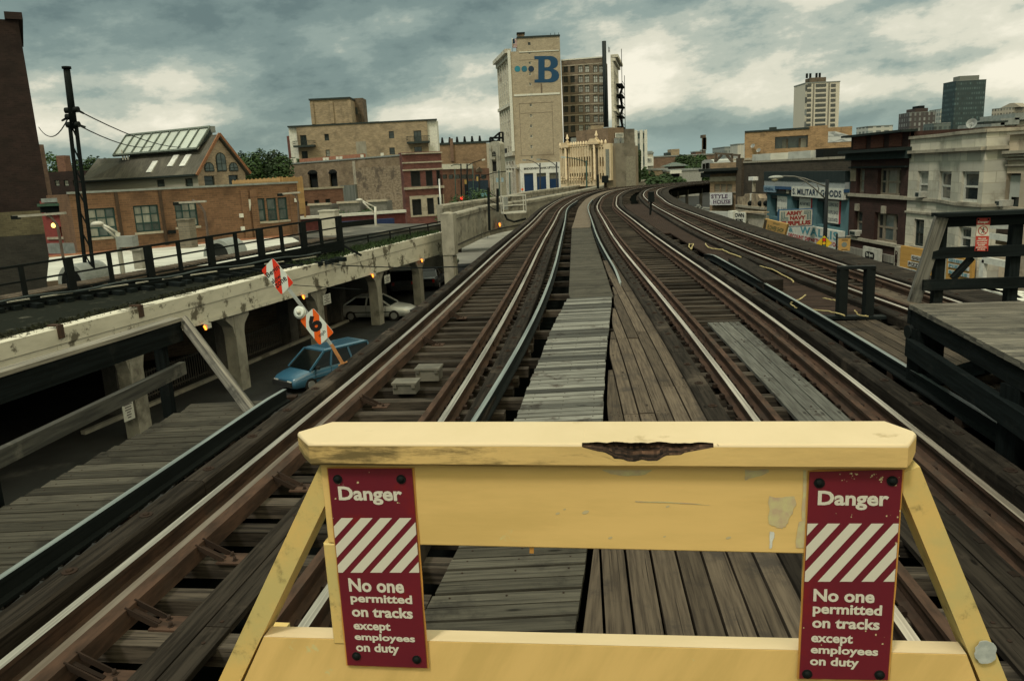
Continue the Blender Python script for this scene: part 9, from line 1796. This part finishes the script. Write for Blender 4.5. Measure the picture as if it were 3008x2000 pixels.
# lamps of the left street
Fq = lambda x, y: q('f', x, y)
def tube_lamp(lab, d_, bar_a, bar_b, pts, bulb=None):
    T_ = thing('street_lamp', lab, 'street lamp', (Y(*pts[-1], d_).x, d_, GZ)); mb = MB(); P_ = [Y(*p, d_) for p in pts]; P_.append(Vector((P_[-1].x + .3, d_, GZ))); mb.tube(P_, .07, 7); mb.build('post', lamp_brown, T_); mb = MB(); mb.bar(Y(*bar_a, d_), Y(*bar_b, d_), .22, .11); mb.build('lamp_bar', M('aluminium_bar', (.34, .33, .28)), T_)
    mb = MB(); a = Y(*bar_a, d_); mb.box(a + Vector((.1, 0, -.05)), (.35, .24, .18)); mb.build('lamp_end', black_m, T_)
    if bulb: mb = MB(); mb.ball(Y(*bulb, d_), (.10, .10, .12), 10, 8); mb.build('lit_bulb', warm_bulb, T_)
tube_lamp('brown curved street lamp with a bar head and one lit yellow bulb', 39, Fq(125, 115), Fq(600, 82), [Fq(410, 88), Fq(470, 120), Fq(525, 190), Fq(548, 290), Fq(580, 480)], Fq(492, 196)); A2_ = lambda x, y: q('a', x, y); tube_lamp('brown curved street lamp with a bar head in front of the third multi-pane window', 47, A2_(1150, 1336), A2_(1355, 1325), [A2_(1265, 1318), A2_(1310, 1340), A2_(1345, 1395), A2_(1358, 1470), A2_(1368, 1560)]); Bq = lambda x, y: q('b', x, y); tube_lamp('brown curved street lamp with a bar head right of the brown brick building', 52, Bq(400, 1080), Bq(610, 1063), [Bq(530, 1072), Bq(570, 1095), Bq(592, 1160), Bq(597, 1290), Bq(600, 1440)])
def davit(lab, d_, head, arms, post, box=None):
    T_ = thing('street_lamp', lab, 'street lamp', (Y(*post[1], d_).x, d_, GZ)); mb = MB()
    for a in arms: mb.tube([Y(*p, d_) for p in a], .07, 6)
    mb.build('arm', lamp_cream, T_); mb = MB(); mb.tube([Y(*post[0], d_), Y(*post[1], d_), Vector((Y(*post[1], d_).x, d_, GZ))], .11, 7); mb.build('post', lamp_cream, T_); mb = MB(); h = Y(*head, d_); mb.ball(h, (.32, .22, .14), 10, 6); mb.build('lamp_head', lamp_cream, T_)
    if box: mb = MB(); p = Y(*box, d_); mb.box(p, (.75, .6, .5)); mb.build('transformer', galv, T_)
Xq = lambda x, y: q('x', x, y)
davit('cream street lamp with two slanting arms in front of the first multi-pane window', 37, Xq(762, 130), [[Xq(780, 125), Xq(860, 160), Xq(960, 218)], [Xq(800, 135), Xq(870, 195), Xq(965, 285)]], [Xq(962, 215), Xq(968, 300)], Xq(1060, 300)); davit('cream street lamp with two slanting arms in front of the blue awning', 69, Bq(1198, 1140), [[Bq(1210, 1135), Bq(1260, 1165), Bq(1355, 1212)], [Bq(1215, 1140), Bq(1290, 1215), Bq(1350, 1268)]], [Bq(1355, 1205), Bq(1357, 1335)])
# dark lattice mast with wires
D_ = 36; T_ = thing('power_mast', 'tall dark leaning mast with a lattice lower half and insulators', 'mast', (Y(*q('f', 840, 680), D_).x, D_, GZ)); mt = Y(*A2_(438, 452), D_); mm = Y(*A2_(480, 850), D_); la, lb = Y(*q('f', 785, 570), D_), Y(*q('f', 855, 680), D_); mb = MB(); mb.cyl(mm + Vector((.05, 0, 0)), mt, .155, .135, 12); mb.cyl(mt - UZ * .02, mt + UZ * .08, .19, n=12); mb.build('upper_pole', timber_dk, T_)
mb = MB(); ba = Vector((la.x, D_, GZ)); tA, tB = mm + Vector((-.10, 0, .3)), mm + Vector((.17, 0, .3)); ba = la + (la - tA) * ((GZ - la.z) / (la.z - tA.z)); bb_ = ba + Vector((.42, 0, 0)); mb.bar(tA, ba, .12, .13, (0, 1, 0)); mb.bar(tB, bb_, .12, .13, (0, 1, 0))
for k in range(12): f0, f1 = k / 12, (k + .8) / 12; mb.bar(tA.lerp(ba, f0), tB.lerp(bb_, f1), .05, .05, (0, 1, 0))
mb.build('lattice', timber_dk, T_); ins = []
for x, y, s_ in ((447, 728, -1), (452, 770, -1), (457, 822, -1), (500, 722, 1), (505, 820, 1)): p = Y(*A2_(x, y), D_); mb = MB(); mb.cyl(p + Vector((-.12, 0, 0)), p + Vector((.12, 0, 0)), .13, n=9); mb.build('insulator', black_m, T_); ins.append(p)
def wire2(lab, pts, r=.03): mb = MB(); mb.tube(pts, r, 5); tag(mb.build('power_line', black_m), lab, 'wire')
mk = lambda a, b, n=12, sag=.4: [a.lerp(b, t) - UZ * sag * 4 * t * (1 - t) for t in np.linspace(0, 1, n)]
wire2('upper power line from the leaning mast toward the gabled house', mk(ins[3], Y(*A2_(1190, 970), 72))); wire2('lower power line from the leaning mast toward the glass roof', mk(ins[4], Y(*A2_(1000, 965), 70))); wire2('power line from the leaning mast to the very dark building', mk(ins[1], Y(*A2_(255, 838), 66), sag=.8))
for i_, (a, b) in enumerate(((ins[3], Y(*A2_(560, 752), 40)), (ins[4], Y(*A2_(570, 840), 40)), (ins[1], Y(*A2_(400, 800), 40)))): mb = MB(); mb.cyl(a, a.lerp(b, .8), .06, .05, 7); mb.build('strain_insulator', black_m, T_)
# --- trees
def tree(name, lab, base, top_z, rx, ry, n, leaf, seed, mat=leaf_m, low=.35, trunk=True, clumps=9):
    rnd = random.Random(seed); T_ = thing(name, lab, 'tree' if trunk else 'shrub', base); h_ = top_z - base.z; cz0 = base.z + h_ * low; rz_ = (top_z - cz0) / 2; cz = (top_z + cz0) / 2
    if trunk:
        mb = MB(); r0 = max(.12, h_ * .03); mb.tube([base, base + Vector((.05 * h_ * .2, 0, h_ * .25)), base + Vector((.02, .1, h_ * .5)), base + Vector((0, .1, h_ * .75))], [r0, r0 * .8, r0 * .6, r0 * .3], 8)
        for k in range(6): a = rnd.uniform(0, 6.28); z_ = base.z + h_ * rnd.uniform(.3, .55); s_ = Vector((base.x, base.y, z_)); e_ = Vector((base.x + math.cos(a) * rx * .7, base.y + math.sin(a) * ry * .7, z_ + h_ * .22)); mb.tube([s_, s_.lerp(e_, .5) + UZ * .1, e_], [r0 * .4, r0 * .25, r0 * .1], 6)
        mb.build('trunk', bark_m, T_)
    cl = [Vector((rnd.gauss(0, .42) * rx, rnd.gauss(0, .42) * ry, rnd.uniform(-.6, .5) * rz_)) for _ in range(clumps)]; mb = MB()
    tints = [rnd.uniform(.1, .9) for _ in cl]
    for i in range(n):
        k = rnd.randrange(len(cl)); c = cl[k]; fr_ = .48; d_ = Vector((rnd.gauss(0, 1), rnd.gauss(0, 1), rnd.gauss(0, 1))).normalized(); rr = rnd.uniform(.55, 1.08) ** .6
        p = Vector((base.x, base.y, cz)) + c + Vector((d_.x * rx * fr_ * rr, d_.y * ry * fr_ * rr, d_.z * rz_ * .5 * rr))
        if p.z < base.z + .05: continue
        nrm_ = (d_ + Vector((rnd.gauss(0, .6), rnd.gauss(0, .6), rnd.gauss(.3, .6)))).normalized(); x = nrm_.cross(UZ); x = x.normalized() if x.length > .01 else Vector((1, 0, 0)); y = nrm_.cross(x); s_ = leaf * rnd.uniform(.6, 1.4)
        mb.face([p - x * s_, p - y * s_ * .6, p + x * s_, p + y * s_ * .6], 0, None, min(1, max(0, tints[k] + rnd.uniform(-.25, .25))))
    mb.build('crown', mat, T_); return T_
def gpt(r, x, y, d_): p = Y(*q(r, x, y), d_); p.z = GZ; return p
for lab, r, x, y, d_, rx, n, sd_ in (('rounded green tree behind the narrow pink-brown building', 'a', 350, 985, 130, 3.2, 7000, 1), ('green tree behind the leaning mast', 'a', 430, 1008, 135, 3.6, 7000, 2), ('wide low green tree left of the grey shingle roof', 'a', 610, 1010, 140, 4.0, 7000, 3), ('large dark green tree between the gabled house and the apartment block', 'b', 250, 605, 118, 3.6, 11000, 4), ('darker green tree overlapping the left end of the apartment block', 'b', 440, 605, 126, 3.2, 8000, 5), ('small green tree just right of the gable', 'b', 70, 640, 120, 2.2, 4500, 6)):
    p = gpt(r, x, y, d_); tree('tree', lab, p, topz_(*q(r, x, y), d_), rx, rx * .8, n, d_ * .0017, sd_, low=.25)
for lab, x, y, d_, rx, n, sd_ in (('broad dark tree among the far low buildings', 1960, 375, 300, 6.5, 6000, 7), ('darker tree beside the church tower', 2100, 385, 310, 5.5, 5000, 8), ('lighter green tree above the train', 2140, 450, 230, 2.6, 4000, 9), ('small round green tree behind the ivy covered wall', 1290, 530, 190, 1.7, 3000, 10), ('small dark tree near the steel gantry', 2250, 440, 240, 1.8, 2500, 11)):
    p = gpt('u', x, y, d_); tree('tree', lab, p, topz_(*q('u', x, y), d_), rx, rx * .8, n, d_ * .0017, sd_, low=.15)
p = gpt('v', 380, 950, 88); tree('tree', 'small bushy street tree behind the curved parapet, left of the red signal', p, topz_(*q('v', 360, 950), 88), 2.9, 2.6, 7000, .12, 12, low=.1, clumps=12)
for lab, r, x, y, d_, rx, n, sd_ in (('small dark bush between the grey sheds, left one', 'b', 955, 1190, 76, 1.6, 900, 13), ('small dark bush between the grey sheds, right one', 'b', 1265, 1185, 76, 1.7, 1000, 14), ('green shrub by the far track curve, left of the tan shed', 'u', 1440, 690, 150, 3.2, 1600, 15), ('taller green shrub beside the tan gateway shed', 'u', 1560, 640, 165, 2.6, 1500, 16), ('low green shrub under the white awning of the tan shed', 'u', 1720, 715, 160, 2.4, 1200, 17)):
    p = gpt(r, x, y, d_); p.z = max(GZ, topz_(*q(r, x, y), d_) - 4.5); tree('shrub', lab, p, topz_(*q(r, x, y), d_), rx, rx, n, d_ * .0024, sd_, low=.0, trunk=False, clumps=7)
# ivy on the edge of the grey stucco building
T_ = thing('ivy', 'tall wedge of dark green ivy on the edge of the grey stucco building', 'ivy', (Y(*q('u', 1180, 770), 138).x, 138, GZ)); mb = MB(); rnd = random.Random(5)
for i in range(5200): y_ = 330 + (780 - 330) * rnd.random() ** .7; x0, x1 = 1222 - (y_ - 330) * .215, 1226; p = Y(*q('u', rnd.uniform(x0, x1), y_), 138 + rnd.uniform(-.5, .5)); a = rnd.uniform(0, 6.28); x = Vector((math.cos(a), rnd.uniform(-.5, .5), math.sin(a))) * .32; z = Vector((-math.sin(a), rnd.uniform(-.5, .5), math.cos(a))) * .2; mb.face([p - x, p - z, p + x, p + z], 0, None, rnd.uniform(0, .5))
mb.build('leaves', leaf_m, T_)
